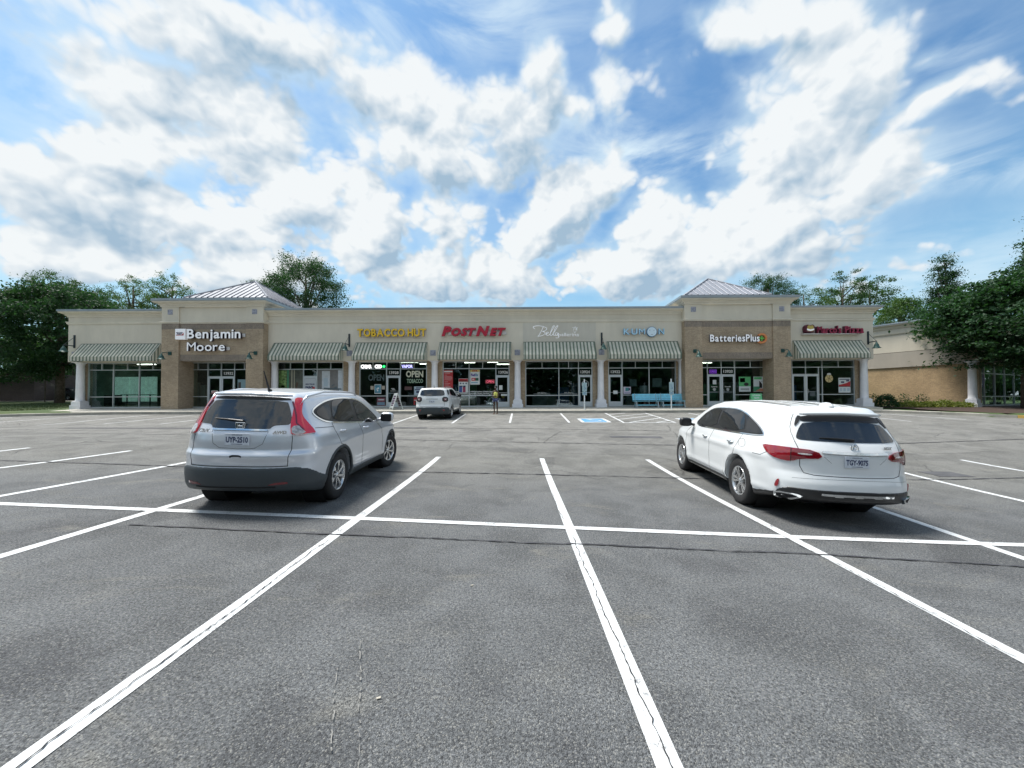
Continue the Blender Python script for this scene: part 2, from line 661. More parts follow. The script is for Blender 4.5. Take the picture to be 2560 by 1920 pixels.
# pale dust
dust = t.m('MULTIPLY', t.mr(t.noise(t.v('MULTIPLY', Pf, (1.0, 2.2, 1.0)), .9, 6, .68, .8), .54, .74), .55)
c = t.mix(dust, c, (.25, .24, .205, 1))
sp = t.mr(n3, .30, .70, .32, 1.72, False)
sp = t.m('MULTIPLY', sp, t.mr(n4, .25, .75, .62, 1.38, False))
c = t.mix(1.0, c, t.comb(sp, sp, sp), 'MULTIPLY')
stone = t.mr(t.sep(vor.outputs['Color'])[0], .86, .93)
c = t.mix(t.m('MULTIPLY', stone, .40), c, (.42, .41, .37, 1))
hole = t.mr(t.sep(vor.outputs['Color'])[1], .80, .90)
c = t.mix(t.m('MULTIPLY', hole, .65), c, (.035, .036, .04, 1))
t.l.new(c, b.inputs['Base Color'])
b.inputs['Roughness'].default_value = .82
b.inputs['Specular IOR Level'].default_value = .35
h = t.m('ADD', t.m('MULTIPLY', vor.outputs['Distance'], -1.2), t.m('MULTIPLY', n3, 1.0))
bumpin(t, b, h, .75, .012)

# road paint, worn thin and cracked
pm, t, b = nmat('white road paint')
P = t.coord()
n1 = t.noise(P, 60, 4, .7)
n2 = t.noise(P, 5, 5, .65)
vor = t.new('ShaderNodeTexVoronoi', feature='DISTANCE_TO_EDGE')
t.put(vor.inputs['Vector'], t.v('ADD', P, t.v('SCALE', t.v('SUBTRACT', t.comb(n2, n1, 0), (.5, .5, 0)), .12)))
vor.inputs['Scale'].default_value = 4.5
crk = t.m('MULTIPLY', t.mr(vor.outputs['Distance'], .035, .004), t.mr(n2, .50, .62))
worn = t.m('MULTIPLY', t.mr(t.m('ADD', n1, t.m('MULTIPLY', n2, .5)), .77, .93), .8)
c = t.mix(t.mr(n1, .3, .7), (.56, .58, .59, 1), (.75, .765, .765, 1))
c = t.mix(t.m('MAXIMUM', worn, crk), c, (.16, .16, .165, 1))
t.l.new(c, b.inputs['Base Color'])
b.inputs['Roughness'].default_value = .7
bumpin(t, b, n1, .6, .006)

M_BLUEPAINT = mat('blue road paint', (.10, .30, .52), .7, var=.25, vscale=6)
M_TAR = mat('crack sealing tar', (.045, .045, .05), .75, var=.35, vscale=8)
M_CRACK = mat('open crack', (.022, .022, .024), .95)
M_PATCH = mat('asphalt repair', (.085, .085, .09), .85, var=.25, vscale=3, bump=.5, bscale=70)

cm_, t, b = nmat('pavement concrete')
P = t.coord()
n1 = t.noise(P, .9, 5, .6)
n2 = t.noise(P, 40, 3, .6)
c = t.ramp(n1, [(.3, (.46, .435, .375)), (.6, (.53, .505, .445)), (.8, (.58, .555, .49))])
c = t.mix(t.m('MULTIPLY', t.mr(n2, .35, .65), .25), c, (.42, .40, .35, 1))
t.l.new(c, b.inputs['Base Color'])
b.inputs['Roughness'].default_value = .85
M_CONC = cm_
M_CURB = mat('curb concrete', (.36, .345, .30), .85, var=.2, vscale=1.5)
M_YELLOW = mat('yellow curb paint', (.62, .40, .10), .7, var=.15)
M_MULCH = mat('dark bark mulch', (.050, .030, .022), .95, var=.4, vscale=12, bump=1, bscale=25)

xs = np.unique(np.concatenate([np.arange(-60, 61, 1.0), [-900, -500, -300, -200, -150, -110, -85, -70, 70, 85, 110, 150, 200, 300, 500, 900], [-31.9, 24.2]]))
ys = np.unique(np.concatenate([np.arange(-40, 62, 1.0), [-900, -400, -200, -120, -80, -60, -50, 70, 80, 100, 140, 200, 300, 500, 900]]))
ground = grid_mesh(xs, ys, ground_z, 'ground', gm, kind='structure')

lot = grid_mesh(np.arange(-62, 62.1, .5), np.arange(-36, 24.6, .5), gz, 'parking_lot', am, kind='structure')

# painted bay lines: (x, y) ends
LINES = [((-2.12, .6), (-2.20, 9.75)), ((.66, .6), (.42, 10.0)), ((3.27, .6), (3.24, 10.3)), ((5.2, .6), (5.93, 9.9)),
         ((8.1, .6), (9.1, 9.9)), ((12.6, .6), (12.2, 10.9)), ((-4.88, .6), (-4.80, 8.9)), ((-7.75, .6), (-7.28, 8.3)),
         ((-10.8, .6), (-9.7, 9.4)), ((-13.3, .6), (-12.35, 9.5)), ((16.0, .6), (15.6, 11.5)), ((-16.6, .6), (-15.6, 10.2)),
         ((-22, 5.45), (22, 4.32)),
         ((-26.9, 18.6), (-26.3, 23.5)), ((-22.7, 17.7), (-23.1, 23.4)), ((-20.35, 18.4), (-20.15, 23.2)), ((-17.5, 18.3), (-17.4, 23.5)),
         ((-14.7, 18.3), (-14.6, 23.5)), ((-11.9, 18.3), (-11.8, 23.5)), ((-9.1, 18.2), (-9.15, 23.5)), ((-6.3, 18.2), (-6.4, 23.5)),
         ((-3.5, 18.3), (-3.65, 23.5)), ((-.75, 18.4), (-.82, 23.6)), ((2.1, 18.45), (2.15, 23.6)),
         ((4.68, 18.3), (4.9, 23.7)), ((7.12, 18.3), (7.35, 23.7)), ((9.9, 18.4), (9.95, 23.6)), ((12.7, 18.4), (12.8, 23.6)), ((15.5, 18.5), (15.6, 23.6)),
         ((18.4, 18.5), (18.4, 23.4)), ((21.9, 19.3), (20.6, 23.1)), ((-30.6, 17.2), (-29.9, 22.2))]
for a, e in LINES:
    mb = MB()
    w = .122 if a[1] < 3 else .10
    if a == (-22, 5.45):
        w = .12
    zz = .0075 if a == (-22, 5.45) else .0045
    mb.add(*ribbon(seg(a, e, .25), w, zz, gz))
    mb.build('parking_line', pm, lot)
# hatched aisle
for a, e in [((4.68, 18.3), (7.12, 18.3)), ((4.86, 22.6), (6.1, 23.6)), ((4.83, 21.2), (7.25, 23.1)), ((4.78, 19.8), (7.2, 21.9)), ((4.95, 18.4), (7.18, 20.5)),
             ((6.25, 18.4), (7.14, 19.2))]:
    MB().add(*ribbon(seg(a, e, .25), .10, .0085, gz)).build('hatch_line', pm, lot)


# wheelchair symbols
def wheelchair(cx, cy):
    mb = MB()
    w, d = 1.42, 1.86
    mb.add(*ribbon(seg((cx, cy - d / 2), (cx, cy + d / 2), .25), w, .0045, gz))
    s_ = mb.build('symbol_border', pm, lot)
    mb = MB()
    mb.add(*ribbon(seg((cx, cy - d / 2 + .16), (cx, cy + d / 2 - .16), .25), w - .3, .0085, gz))
    mb.build('symbol_field', M_BLUEPAINT, lot)
    mb = MB()
    c = [(cx + .02 + .30 * math.cos(t), cy - .2 + .30 * math.sin(t)) for t in np.linspace(-2.6, 1.0, 22)]
    mb.add(*ribbon(c, .07, .0125, gz))
    for pts, ww in [([(cx - .16, cy + .36), (cx - .10, cy + .02)], .09), ([(cx - .10, cy + .02), (cx + .22, cy + .0)], .08), ([(cx + .22, cy), (cx + .36, cy - .36)], .08),
                    ([(cx + .34, cy - .36), (cx + .48, cy - .32)], .07), ([(cx - .14, cy + .24), (cx + .16, cy + .22)], .06)]:
        mb.add(*ribbon(pts, ww, .0165, gz))
    hd = [(cx - .19 + .085 * math.cos(t), cy + .5 + .085 * math.sin(t)) for t in np.linspace(0, 2 * math.pi, 14)[:-1]]
    mb.add([(x, y, gz(x, y) + .0125) for x, y in hd], [tuple(range(13))])
    mb.build('wheelchair_symbol', pm, lot)


wheelchair(3.42, 19.42)
wheelchair(8.55, 19.42)

# cracks and tar seams
rng = random.Random(5)


def wander(a, e, amp, step, seedn):
    r_ = random.Random(seedn)
    pts = seg(a, e, step)
    n = Vector((-(e[1] - a[1]), e[0] - a[0])).normalized()
    out, o1, o2 = [], 0, 0
    for i, p in enumerate(pts):
        o1 = o1 * .93 + r_.gauss(0, amp * .35)
        o2 = r_.gauss(0, amp * .25)
        out.append((p[0] + n.x * (o1 + o2), p[1] + n.y * (o1 + o2)))
    return out


def crack(path, w, z, m, seedn, nm='crack'):
    r_ = random.Random(seedn)
    ws = [w * r_.uniform(.35, 1.3) for _ in path]
    MB().add(*ribbon(path, ws, z, gz)).build(nm, m, lot)


SEAMS = [([(-4.6, 4.45), (-2.82, 4.37), (-1.23, 4.34), (.49, 4.33), (2.87, 4.28), (5.2, 4.09), (9, 3.9)], .032),
         ([(-20, 8.2), (-10.9, 7.93), (-8.9, 7.85), (-6.83, 7.76), (-2.77, 7.92), (-.29, 8.09), (2.16, 8.17), (4.47, 8.21), (9.25, 8.59), (11.3, 8.85), (18, 9.4)], .05),
         ([(-24, 13.1), (-10, 12.6), (-3.69, 12.48), (-.44, 12.56), (4.78, 12.65), (12.56, 13.2), (18, 14.0)], .06),
         ([(-24, 16.4), (-5.5, 16.04), (-.6, 16.2), (5.9, 15.6)], .06), ([(-22, 20.9), (-12, 20.6), (-6, 20.8)], .04)]
k = 0
for path, w in SEAMS:
    pts = []
    for a, e in zip(path[:-1], path[1:]):
        pts += wander(a, e, .012, .07, k)[:-1]
        k += 1
    crack(pts, w, .011 if w != .032 else .0105, M_TAR, k, 'tar_seam')
# open cracks that follow the paint
for a, e, s_ in [((-2.115, .7), (-2.145, 4.2), 3), ((.655, .9), (.56, 4.6), 7), ((3.22, 2.6), (3.16, 6.0), 9), ((-4.95, 3.5), (-4.94, 5.9), 11), ((.50, 5.2), (.45, 6.6), 12)]:
    crack(wander(a, e, .010, .03, s_), .008, .0105, M_CRACK, s_)
for a, e, s_ in [((-1.0, 13.9), (1.6, 14.2), 21), ((-.6, 10.7), (3.5, 10.9), 22), ((5.2, 12.7), (5.9, 15.5), 23), ((5.9, 15.6), (6.4, 17.4), 24),
                 ((-3.2, 14.6), (1.5, 14.5), 26), ((.6, 12.6), (1.4, 15.4), 27), ((8.0, 11.3), (15, 12.0), 28), ((3.0, 14.7), (9.4, 14.9), 29),
                 ((2.4, 19.8), (-3, 20.1), 33), ((-9, 10.9), (-3.4, 11.1), 34)]:
    crack(wander(a, e, .03, .08, s_), .016, .0115, M_CRACK, s_)
# two pale scrapes near the camera
M_SCRAPE = mat('pale scrape', (.23, .225, .21), .9, var=.3, vscale=20)
for a, e, s_ in [((-1.07, 2.5), (-.70, 1.62), 41), ((-1.10, 2.25), (-.84, 1.66), 43)]:
    pts = wander(a, e, .004, .02, s_)
    r_ = random.Random(s_)
    i = 0
    mb = MB()
    while i < len(pts) - 3:
        n_ = r_.randint(2, 5)
        mb.add(*ribbon(pts[i:i + n_], r_.uniform(.003, .007), .0125, gz))
        i += n_ + r_.randint(0, 2)
    o_ = mb.build('scrape_marks', M_SCRAPE, lot)
    o_['kind'] = 'stuff'
# repair patches
for (x0, y0, x1, y1) in [(3.1, 13.95, 5.0, 14.35), (-6.4, 16.05, -4.2, 16.5), (-19.0, 15.4, -12.5, 15.95), (9.5, 8.9, 10.3, 9.45)]:
    MB().add(*ribbon(seg((x0, (y0 + y1) / 2), (x1, (y0 + y1) / 2), .3), y1 - y0, .007, gz)).build('asphalt_patch', M_PATCH, lot)

# ---------------------------------------------------------------- pavement, curbs
pave = MB()
pave.prism([(-31.9, 24.2), (20.5, 24.2), (24.3, 24.6), (24.3, 27.1), (-31.9, 27.1)], .60, .80, 'z')
pavement = pave.build('pavement', M_CONC, kind='structure')


def wz(y):
    return .868 + (y - 24.06) * (1.035 - .868) / (27.1 - 24.06)


def slab_mesh(w, ya, yb):
    mb = MB()
    g = .006
    x0, x1, y0, y1 = -w / 2 + g, w / 2 - g, ya + g, yb - g
    c = .008
    vs = [(x0, y0, .79), (x1, y0, .79), (x1, y1, .79), (x0, y1, .79),
          (x0, y0, wz(y0) - c), (x1, y0, wz(y0) - c), (x1, y1, wz(y1) - c), (x0, y1, wz(y1) - c),
          (x0 + c, y0 + c, wz(y0 + c)), (x1 - c, y0 + c, wz(y0 + c)), (x1 - c, y1 - c, wz(y1 - c)), (x0 + c, y1 - c, wz(y1 - c))]
    fs = [(0, 1, 5, 4), (1, 2, 6, 5), (2, 3, 7, 6), (3, 0, 4, 7), (4, 5, 9, 8), (5, 6, 10, 9), (6, 7, 11, 10), (7, 4, 8, 11), (8, 9, 10, 11)]
    mb.add(vs, fs)
    return mb.mesh('paving_slab', M_CONC)


for ya, yb in ((24.06, 25.58), (25.58, 27.08)):
    me = slab_mesh(1.52, ya, yb)
    for i in range(37):
        xx = -31.1 + .76 + i * 1.52
        if xx > 24.3 or (ya < 25 and xx > 21):
            continue
        obj('paving_slab', me, pavement, (xx, 0, 0))
# right hand apron that follows the bend
def strip_z(x, y):
    return gz(x, curb_y(x)) + .152


def curb_run(xs_, off0, off1, ztop, m, name, parent):
    """solid strip between two offsets behind the curb line"""
    for xa, xb in zip(xs_[:-1], xs_[1:]):
        mb = MB()
        q = []
        for xx in (xa + .004, xb - .004):
            dx_ = .05
            tx, ty = 1.0, float(curb_y(xx + dx_) - curb_y(xx - dx_)) / .1
            L = math.hypot(tx, ty)
            nx, ny = -ty / L, 1 / L
            y0 = float(curb_y(xx))
            for o_ in (off0, off1):
                q.append((xx + nx * o_, y0 + ny * o_, float(gz(xx, min(y0, 24))) + ztop))
        vs = [(a, b_, -.3 + c_ * 0 + c_) for a, b_, c_ in q] + q
        # base
        vs = [(a, b_, c_ - .4) for a, b_, c_ in q] + [(a, b_, c_) for a, b_, c_ in q]
        mb.add(vs, [(0, 2, 6, 4), (1, 5, 7, 3), (0, 4, 5, 1), (2, 3, 7, 6), (4, 6, 7, 5)])
        mb.build(name, m, parent)


curb = MB().box((-26, 24.0, .5), (19.5, 24.06, .80)).build('curb', M_CURB, kind='structure')
straight = list(np.arange(-25.5, 19.6, 3.0))
xs_c = [-58, -52, -46, -41, -37, -34, -31, -28.5] + straight + [20.5, 21.5, 22.5, 23.5, 24.4, 25.2]
curb_run(xs_c, 0.0, .155, .15, M_CURB, 'curb_stone', curb)
curb_run([25.2, 26.2, 27.4, 29, 31, 34, 38, 43, 50], 0.0, .155, .15, M_YELLOW, 'yellow_curb_stone', curb)
curb_run([-58, -54, -50, -46, -43, -40, -37, -34, -32.0], .157, 1.75, .148, M_CONC, 'paving_slab', pavement)
curb_run([-32.0, -29, -26], .157, 2.4, .149, M_CONC, 'paving_slab', pavement)
curb_run([20.0, 21.2, 22.4, 23.5, 24.6], .157, 1.6, .148, M_CONC, 'paving_slab', pavement)

# footpath across the lawn, planting bed on the right
fp = MB()
pts = [(-75, 36.4), (-60, 37.6), (-45, 38.5), (-33, 39)]
vs, fs = ribbon([p for a, e in zip(pts[:-1], pts[1:]) for p in seg(a, e, 1)], 1.9, .05, lambda x, y: float(lawn(-1, y)))
fp.add(vs, fs)
fp.build('footpath', M_CONC, kind='structure')
bed = MB()
bv = [(24.4, 24.2), (23.6, 23.6), (24.7, 22.2), (26.4, 20.0), (28.4, 18.0), (32, 15.6), (45, 12), (60, 12), (60, 34), (24.4, 34)]
bed.add([(x, y, (.92 if y > 23 else float(gz(x, y)) + .17)) for x, y in bv], [tuple(range(len(bv)))])
bb = bed.build('planting_bed', M_MULCH, kind='structure')

# ------------------------------------------------------------------ building materials
def stucco(name, col):
    m, t, b = nmat(name)
    P = t.coord()
    n1 = t.noise(P, .5, 5, .6)
    n2 = t.noise(P, 45, 3, .6)
    streak = t.noise(t.v('MULTIPLY', P, (1.6, 1.6, .35)), 1.3, 5, .7)
    f = t.m('MULTIPLY', t.mr(n1, .25, .75, .93, 1.05), t.mr(streak, .35, .75, .955, 1.02))
    c = t.mix(1.0, (*col, 1), t.comb(f, f, t.m('MULTIPLY', f, .99)), 'MULTIPLY')
    t.l.new(c, b.inputs['Base Color'])
    b.inputs['Roughness'].default_value = .88
    b.inputs['Specular IOR Level'].default_value = .25
    bumpin(t, b, n2, .35, .01)
    return m


M_STUC = stucco('beige stucco', (.69, .635, .53))
M_TRIM = stucco('pale stucco trim', (.73, .68, .58))
M_CAP = mat('grey metal coping', (.30, .335, .355), .4, .55, var=.08, vscale=1.2)
M_ROOF = mat('grey standing seam metal', (.25, .265, .30), .6, .1, var=.07, vscale=.8)
M_SEAM = mat('roof seam metal', (.13, .14, .17), .45, .45)
M_COLW = mat('white column paint', (.80, .80, .83), .55, var=.05, vscale=2)
M_ALU = mat('silver aluminium frame', (.56, .60, .61), .38, .55)
M_DOORK = mat('door panel aluminium', (.58, .63, .66), .4, .5)
M_SOFF = mat('soffit', (.42, .40, .36), .8)
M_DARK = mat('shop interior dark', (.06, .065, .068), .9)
M_FLOOR = mat('shop floor', (.10, .10, .10), .5)
M_TILE = mat('grey blue wall tile', (.30, .31, .37), .5, var=.3, vscale=9)
M_TUBE = mat('fluorescent lamp', (.9, .9, .8), .5, emit=(1, .97, .82), es=3.2)
M_BLACK = mat('black plastic', (.012, .012, .013), .45)
M_WHITE = mat('white print', (.72, .74, .73), .6)
M_WHITESIGN = mat('white sign face', (.80, .82, .86), .35, emit=(1, 1, 1), es=.06)


def brick(name, c1, c2, mort, soldier=False):
    m, t, b = nmat(name)
    P = t.coord()
    x, y, z = t.sep(P)
    u = t.m('ADD', x, y)
    vec = t.comb(z, u, 0) if soldier else t.comb(u, z, 0)
    br = t.new('ShaderNodeTexBrick')
    t.put(br.inputs['Vector'], vec)
    br.inputs['Color1'].default_value = (*c1, 1)
    br.inputs['Color2'].default_value = (*c2, 1)
    br.inputs['Mortar'].default_value = (*mort, 1)
    br.inputs['Scale'].default_value = 1.0
    br.inputs['Mortar Size'].default_value = .006
    br.inputs['Mortar Smooth'].default_value = .2
    br.inputs['Brick Width'].default_value = .203
    br.inputs['Row Height'].default_value = .0667
    n1 = t.noise(P, .7, 5, .6)
    n2 = t.noise(P, 14, 4, .65)
    f = t.m('MULTIPLY', t.mr(n1, .3, .7, .86, 1.1), t.mr(n2, .3, .7, .85, 1.15))
    c = t.mix(1.0, br.outputs[0], t.comb(f, f, f), 'MULTIPLY')
    # lime bloom
    bl = t.m('MULTIPLY', t.mr(t.noise(t.v('MULTIPLY', P, (1, 1, 1.8)), 1.1, 6, .7), .58, .8), .4)
    c = t.mix(bl, c, (.45, .39, .31, 1))
    t.l.new(c, b.inputs['Base Color'])
    b.inputs['Roughness'].default_value = .88
    bumpin(t, b, t.m('SUBTRACT', 1.0, br.outputs['Fac']), .5, .008)
    return m


M_BRICK = brick('tan brick', (.44, .335, .225), (.35, .262, .175), (.42, .375, .30))
M_BRICKB = brick('brown soldier brick', (.28, .225, .175), (.22, .18, .145), (.32, .29, .25), True)
M_BRICKT = brick('orange tan brick', (.50, .355, .20), (.41, .29, .165), (.42, .35, .26))
M_BRICKD = brick('dark brick', (.10, .075, .07), (.075, .058, .058), (.12, .10, .095))

# glass: reflects like glass and lets a dark interior through
gl, t, b = nmat('shop glass')
gl.node_tree.nodes.remove(b)
fr = t.new('ShaderNodeFresnel')
# a pane is thin: leaving it again never reflects totally
t.l.new(t.m('MULTIPLY_ADD', t.new('ShaderNodeNewGeometry').outputs['Backfacing'], 1 / 1.55 - 1.55, 1.55), fr.inputs[0])
gs = t.new('ShaderNodeBsdfGlossy')
gs.inputs['Roughness'].default_value = .0
gs.inputs['Color'].default_value = (.86, .95, .98, 1)
tr = t.new('ShaderNodeBsdfTransparent')
tr.inputs[0].default_value = (.74, .82, .81, 1)
mx = t.new('ShaderNodeMixShader')
wv = t.noise(t.coord(), .9, 2, .5)
bn = t.new('ShaderNodeBump')
bn.inputs['Strength'].default_value = .25
bn.inputs['Distance'].default_value = .02
t.l.new(wv, bn.inputs['Height'])
t.l.new(bn.outputs[0], gs.inputs['Normal'])
t.l.new(t.m('MULTIPLY', fr.outputs[0], 1.35, clamp=True), mx.inputs[0])
t.l.new(tr.outputs[0], mx.inputs[1])
t.l.new(gs.outputs[0], mx.inputs[2])
t.l.new(mx.outputs[0], gl.node_tree.nodes['Material Output'].inputs[0])
M_GLASS = gl

WY = 27.10            # window plane
FY = 26.40            # face of the stucco beam
TY = 25.90            # face of the towers
Z0 = 1.035            # shop floor
ZB = 4.27             # underside of the beam

mall = thing('shopping_strip', 'long beige stucco shopping strip with two brick towers under grey hipped roofs', 'building', (-4, 27, Z0))
ML = Vector((-4, 27, Z0))


def part(mb, name, m, parent=None, **kw):
    """part of the mall, given in world coordinates"""
    o = mb.build(name, m, parent or mall, **kw)
    if parent is None:
        o.location = -ML
    return o


def sweep(mb, path, prof, closed_ends=True):
    """mitred moulding: path in plan (x,y) walked with the outside on the right, prof [(out,z)]"""
    P2 = [Vector(p) for p in path]
    n = len(prof)
    rings = []
    for i, p in enumerate(P2):
        d0 = (P2[i] - P2[i - 1]).normalized() if i > 0 else None
        d1 = (P2[i + 1] - P2[i]).normalized() if i < len(P2) - 1 else None
        if d0 is None:
            d0 = d1
        if d1 is None:
            d1 = d0
        n0, n1 = Vector((d0.y, -d0.x)), Vector((d1.y, -d1.x))
        mvec = (n0 + n1)
        mvec = mvec / max(1e-6, mvec.dot(n0))
        rings.append([(p.x + mvec.x * o, p.y + mvec.y * o, z) for o, z in prof])
    vs = [q for r_ in rings for q in r_]
    fs = []
    for i in range(len(rings) - 1):
        for k in range(n):
            fs.append((i * n + k, (i + 1) * n + k, (i + 1) * n + (k + 1) % n, i * n + (k + 1) % n))
    if closed_ends:
        fs += [tuple(range(n))[::-1], tuple(range((len(rings) - 1) * n, len(rings) * n))]
    return mb.add(vs, [f[::-1] for f in fs])


XL, XR = -31.76, 23.79
LT, RT = (-24.75, -17.80), (10.75, 17.84)
BACK = 46.0
# --- upper walls (beams) between the towers
for nm, a, e in (('left', XL, LT[0] - .003), ('mid', LT[1] + .003, RT[0] - .003), ('right', RT[1] + .003, XR)):
    mb = MB().box((a, FY, ZB), (e, WY + .02, 7.40))
    part(mb, 'stucco_wall', M_STUC)
# a greyer stucco panel behind the script sign
part(MB().box((-.16, FY - .004, 5.55), (4.85, FY + .05, 6.86)), 'stucco_panel', stucco('greyer stucco', (.60, .565, .49)))
# side and back walls, roof deck
sw = MB()
sw.box((XL, WY + .022, ZB), (XL + .3, BACK, 7.40))
part(sw, 'stucco_wall', M_STUC)
part(MB().box((XR - .3, WY + .022, ZB), (XR, BACK, 7.40)), 'stucco_wall', M_STUC)
bw = MB()
bw.box((XL + .02, WY + .25, .72), (XL + .3, BACK, ZB - .003))
bw.box((XR - .3, WY + .25, .72), (XR - .02, BACK, ZB - .003))
bw.box((XL + .31, BACK - .3, .72), (XR - .31, BACK, 7.3))
part(bw, 'brick_wall', M_BRICK)
part(MB().box((XL + .31, WY + .03, 7.0), (XR - .31, BACK - .31, 7.15)), 'roof_deck', M_CAP)

CORN = [(0, 7.38), (.06, 7.38), (.06, 7.46), (.13, 7.49), (.13, 7.545), (.16, 7.56), (.30, 7.62), (.36, 7.66), (.36, 7.72), (0, 7.72)]
COPE = [(-.32, 7.725), (.40, 7.725), (.40, 7.845), (.02, 7.90), (-.32, 7.90)]
BAND = [(0, 6.86), (.035, 6.86), (.035, 6.90), (.075, 6.92), (.075, 6.99), (.11, 7.03), (.11, 7.055), (0, 7.055)]
for path in ([(XL, BACK), (XL, FY), (LT[0] - .003, FY)], [(LT[1] + .003, FY), (RT[0] - .003, FY)], [(RT[1] + .003, FY), (XR, FY), (XR, BACK)]):
    for prof, nm, m in ((CORN, 'cornice', M_TRIM), (COPE, 'coping', M_CAP), (BAND, 'string_course', M_TRIM)):
        part(sweep(MB(), path, prof), nm, m)


def shift(prof, dz, k=1.0):
    return [(o * k, z + dz) for o, z in prof]


def tower(X):
    x0, x1 = X
    xi0, xi1 = x0 + 1.17, x1 - 1.17
    # brick piers
    for a, e in ((x0, xi0), (xi1, x1)):
        part(MB().box((a, TY, .86), (e, WY + .35, 6.82)), 'brick_pier', M_BRICK)
        part(MB().box((a - .004, TY - .005, 6.42), (e + .004, TY + .1, 6.815)), 'soldier_course', M_BRICKB)
        part(MB().box((a, TY - .008, 6.96), (e, WY + .35, 7.94)), 'stucco_pier', M_STUC)
        cx = (a + e) / 2
        part(MB().box((cx - .17, TY - .028, 7.42), (cx + .17, TY - .01, 7.76), .004), 'wall_tile', M_TILE)
    part(MB().box((xi0 + .002, TY + .10, ZB), (xi1 - .002, WY + .02, 6.82)), 'brick_panel', M_BRICK)
    part(MB().box((xi0 + .004, TY + .094, ZB + .002), (xi1 - .004, TY + .2, ZB + .42)), 'soldier_course', M_BRICKB)
    part(MB().box((xi0 + .004, TY + .094, 6.42), (xi1 - .004, TY + .2, 6.815)), 'soldier_course', M_BRICKB)
    part(MB().box((xi0 + .002, TY + .08, 6.96), (xi1 - .002, WY, 7.94)), 'stucco_panel', M_STUC)
    # upper side walls of the tower
    yb = 32.6
    part(MB().box((x0, WY + .352, 6.9), (x1, yb, 8.2)), 'stucco_wall', M_STUC)
    path = [(x0, yb), (x0, TY), (xi0, TY), (xi0, TY + .09), (xi1, TY + .09), (xi1, TY), (x1, TY), (x1, yb)]
    part(sweep(MB(), path, [(0, 6.81), (.04, 6.81), (.04, 6.86), (.09, 6.88), (.09, 6.93), (.05, 6.945), (0, 6.965)]), 'string_course', M_TRIM)
    path = [(x0, yb), (x0, TY - .008), (x1, TY - .008), (x1, yb)]
    part(sweep(MB(), path, shift([(o, z) for o, z in CORN], .56)), 'cornice', M_TRIM)
    part(sweep(MB(), path, [(-.35, 8.285), (.40, 8.285), (.40, 8.44), (-.35, 8.50)]), 'coping', M_CAP)
    # hipped roof
    cx, hw, yf, ze, za = (x0 + x1) / 2, 3.0, 27.0, 8.86, 10.88
    cy = yf + hw
    part(MB().box((cx - hw + .06, yf + .06, 8.1), (cx + hw - .06, yf + 2 * hw - .06, 8.7)), 'stucco_wall', M_TRIM)
    fa = MB()
    sweep(fa, [(cx - hw, yf + 2 * hw), (cx - hw, yf), (cx + hw, yf), (cx + hw, yf + 2 * hw)], [(-.05, 8.70), (.03, 8.70), (.03, 8.87), (-.05, 8.87)])
    part(fa, 'roof_fascia', M_ROOF)
    core = MB()
    c4 = [(cx - hw, yf, ze), (cx + hw, yf, ze), (cx + hw, yf + 2 * hw, ze), (cx - hw, yf + 2 * hw, ze)]
    core.add(c4 + [(cx, cy, za)], [(0, 1, 4), (1, 2, 4), (2, 3, 4), (3, 0, 4), (3, 2, 1, 0)])
    part(core, 'roof_deck', M_SEAM)
    npan = 14
    w = 2 * hw / npan
    for side in range(4):
        ca, sa = math.cos(side * math.pi / 2), math.sin(side * math.pi / 2)
        def tw(p):
            x, y, z = p
            return (cx + x * ca - y * sa, cy + x * sa + y * ca, z)
        for i in range(npan):
            a = -hw + i * w
            e = a + w
            g = .018
            a2, e2 = a + g, e - g
            # slope: y from -hw (eave) to -|x| (hip); z = ze + (hw + y) * rise
            rise = (za - ze) / hw
            def zz(y):
                return ze + (hw + y) * rise
            up = .02
            ring = [(a2, -hw - .02), (e2, -hw - .02), (e2, -abs(e2) - .01)]
            if a < 0 < e:
                ring.append((0, -.01))
            ring.append((a2, -abs(a2) - .01))
            top = [tw((x, y, zz(y) + up)) for x, y in ring]
            bot = [tw((x, y, zz(y) + .002)) for x, y in ring]
            n = len(ring)
            mb = MB().add(top + bot, [tuple(range(n))] + [(k_, k_ + n, (k_ + 1) % n + n, (k_ + 1) % n) for k_ in range(n)])
            part(mb, 'roof_panel', M_ROOF)
            if i:
                ln = hw - abs(a)
                if ln > .05:
                    p0, p1 = tw((a, -hw - .03, zz(-hw) + .03)), tw((a, -abs(a), zz(-abs(a)) + .03))
                    sb = MB().tube([p0, p1], .032, 4)
                    sb.tube([tw((a, -hw - .045, 8.71)), tw((a, -hw - .045, zz(-hw) + .03))], .016, 4)
                    part(sb, 'roof_seam', M_SEAM)
        hp = MB().tube([tw((-hw, -hw, ze + .03)), tw((0, 0, za + .05))], .06, 6)
        part(hp, 'ridge_cap', M_ROOF)


tower(LT)
tower(RT)

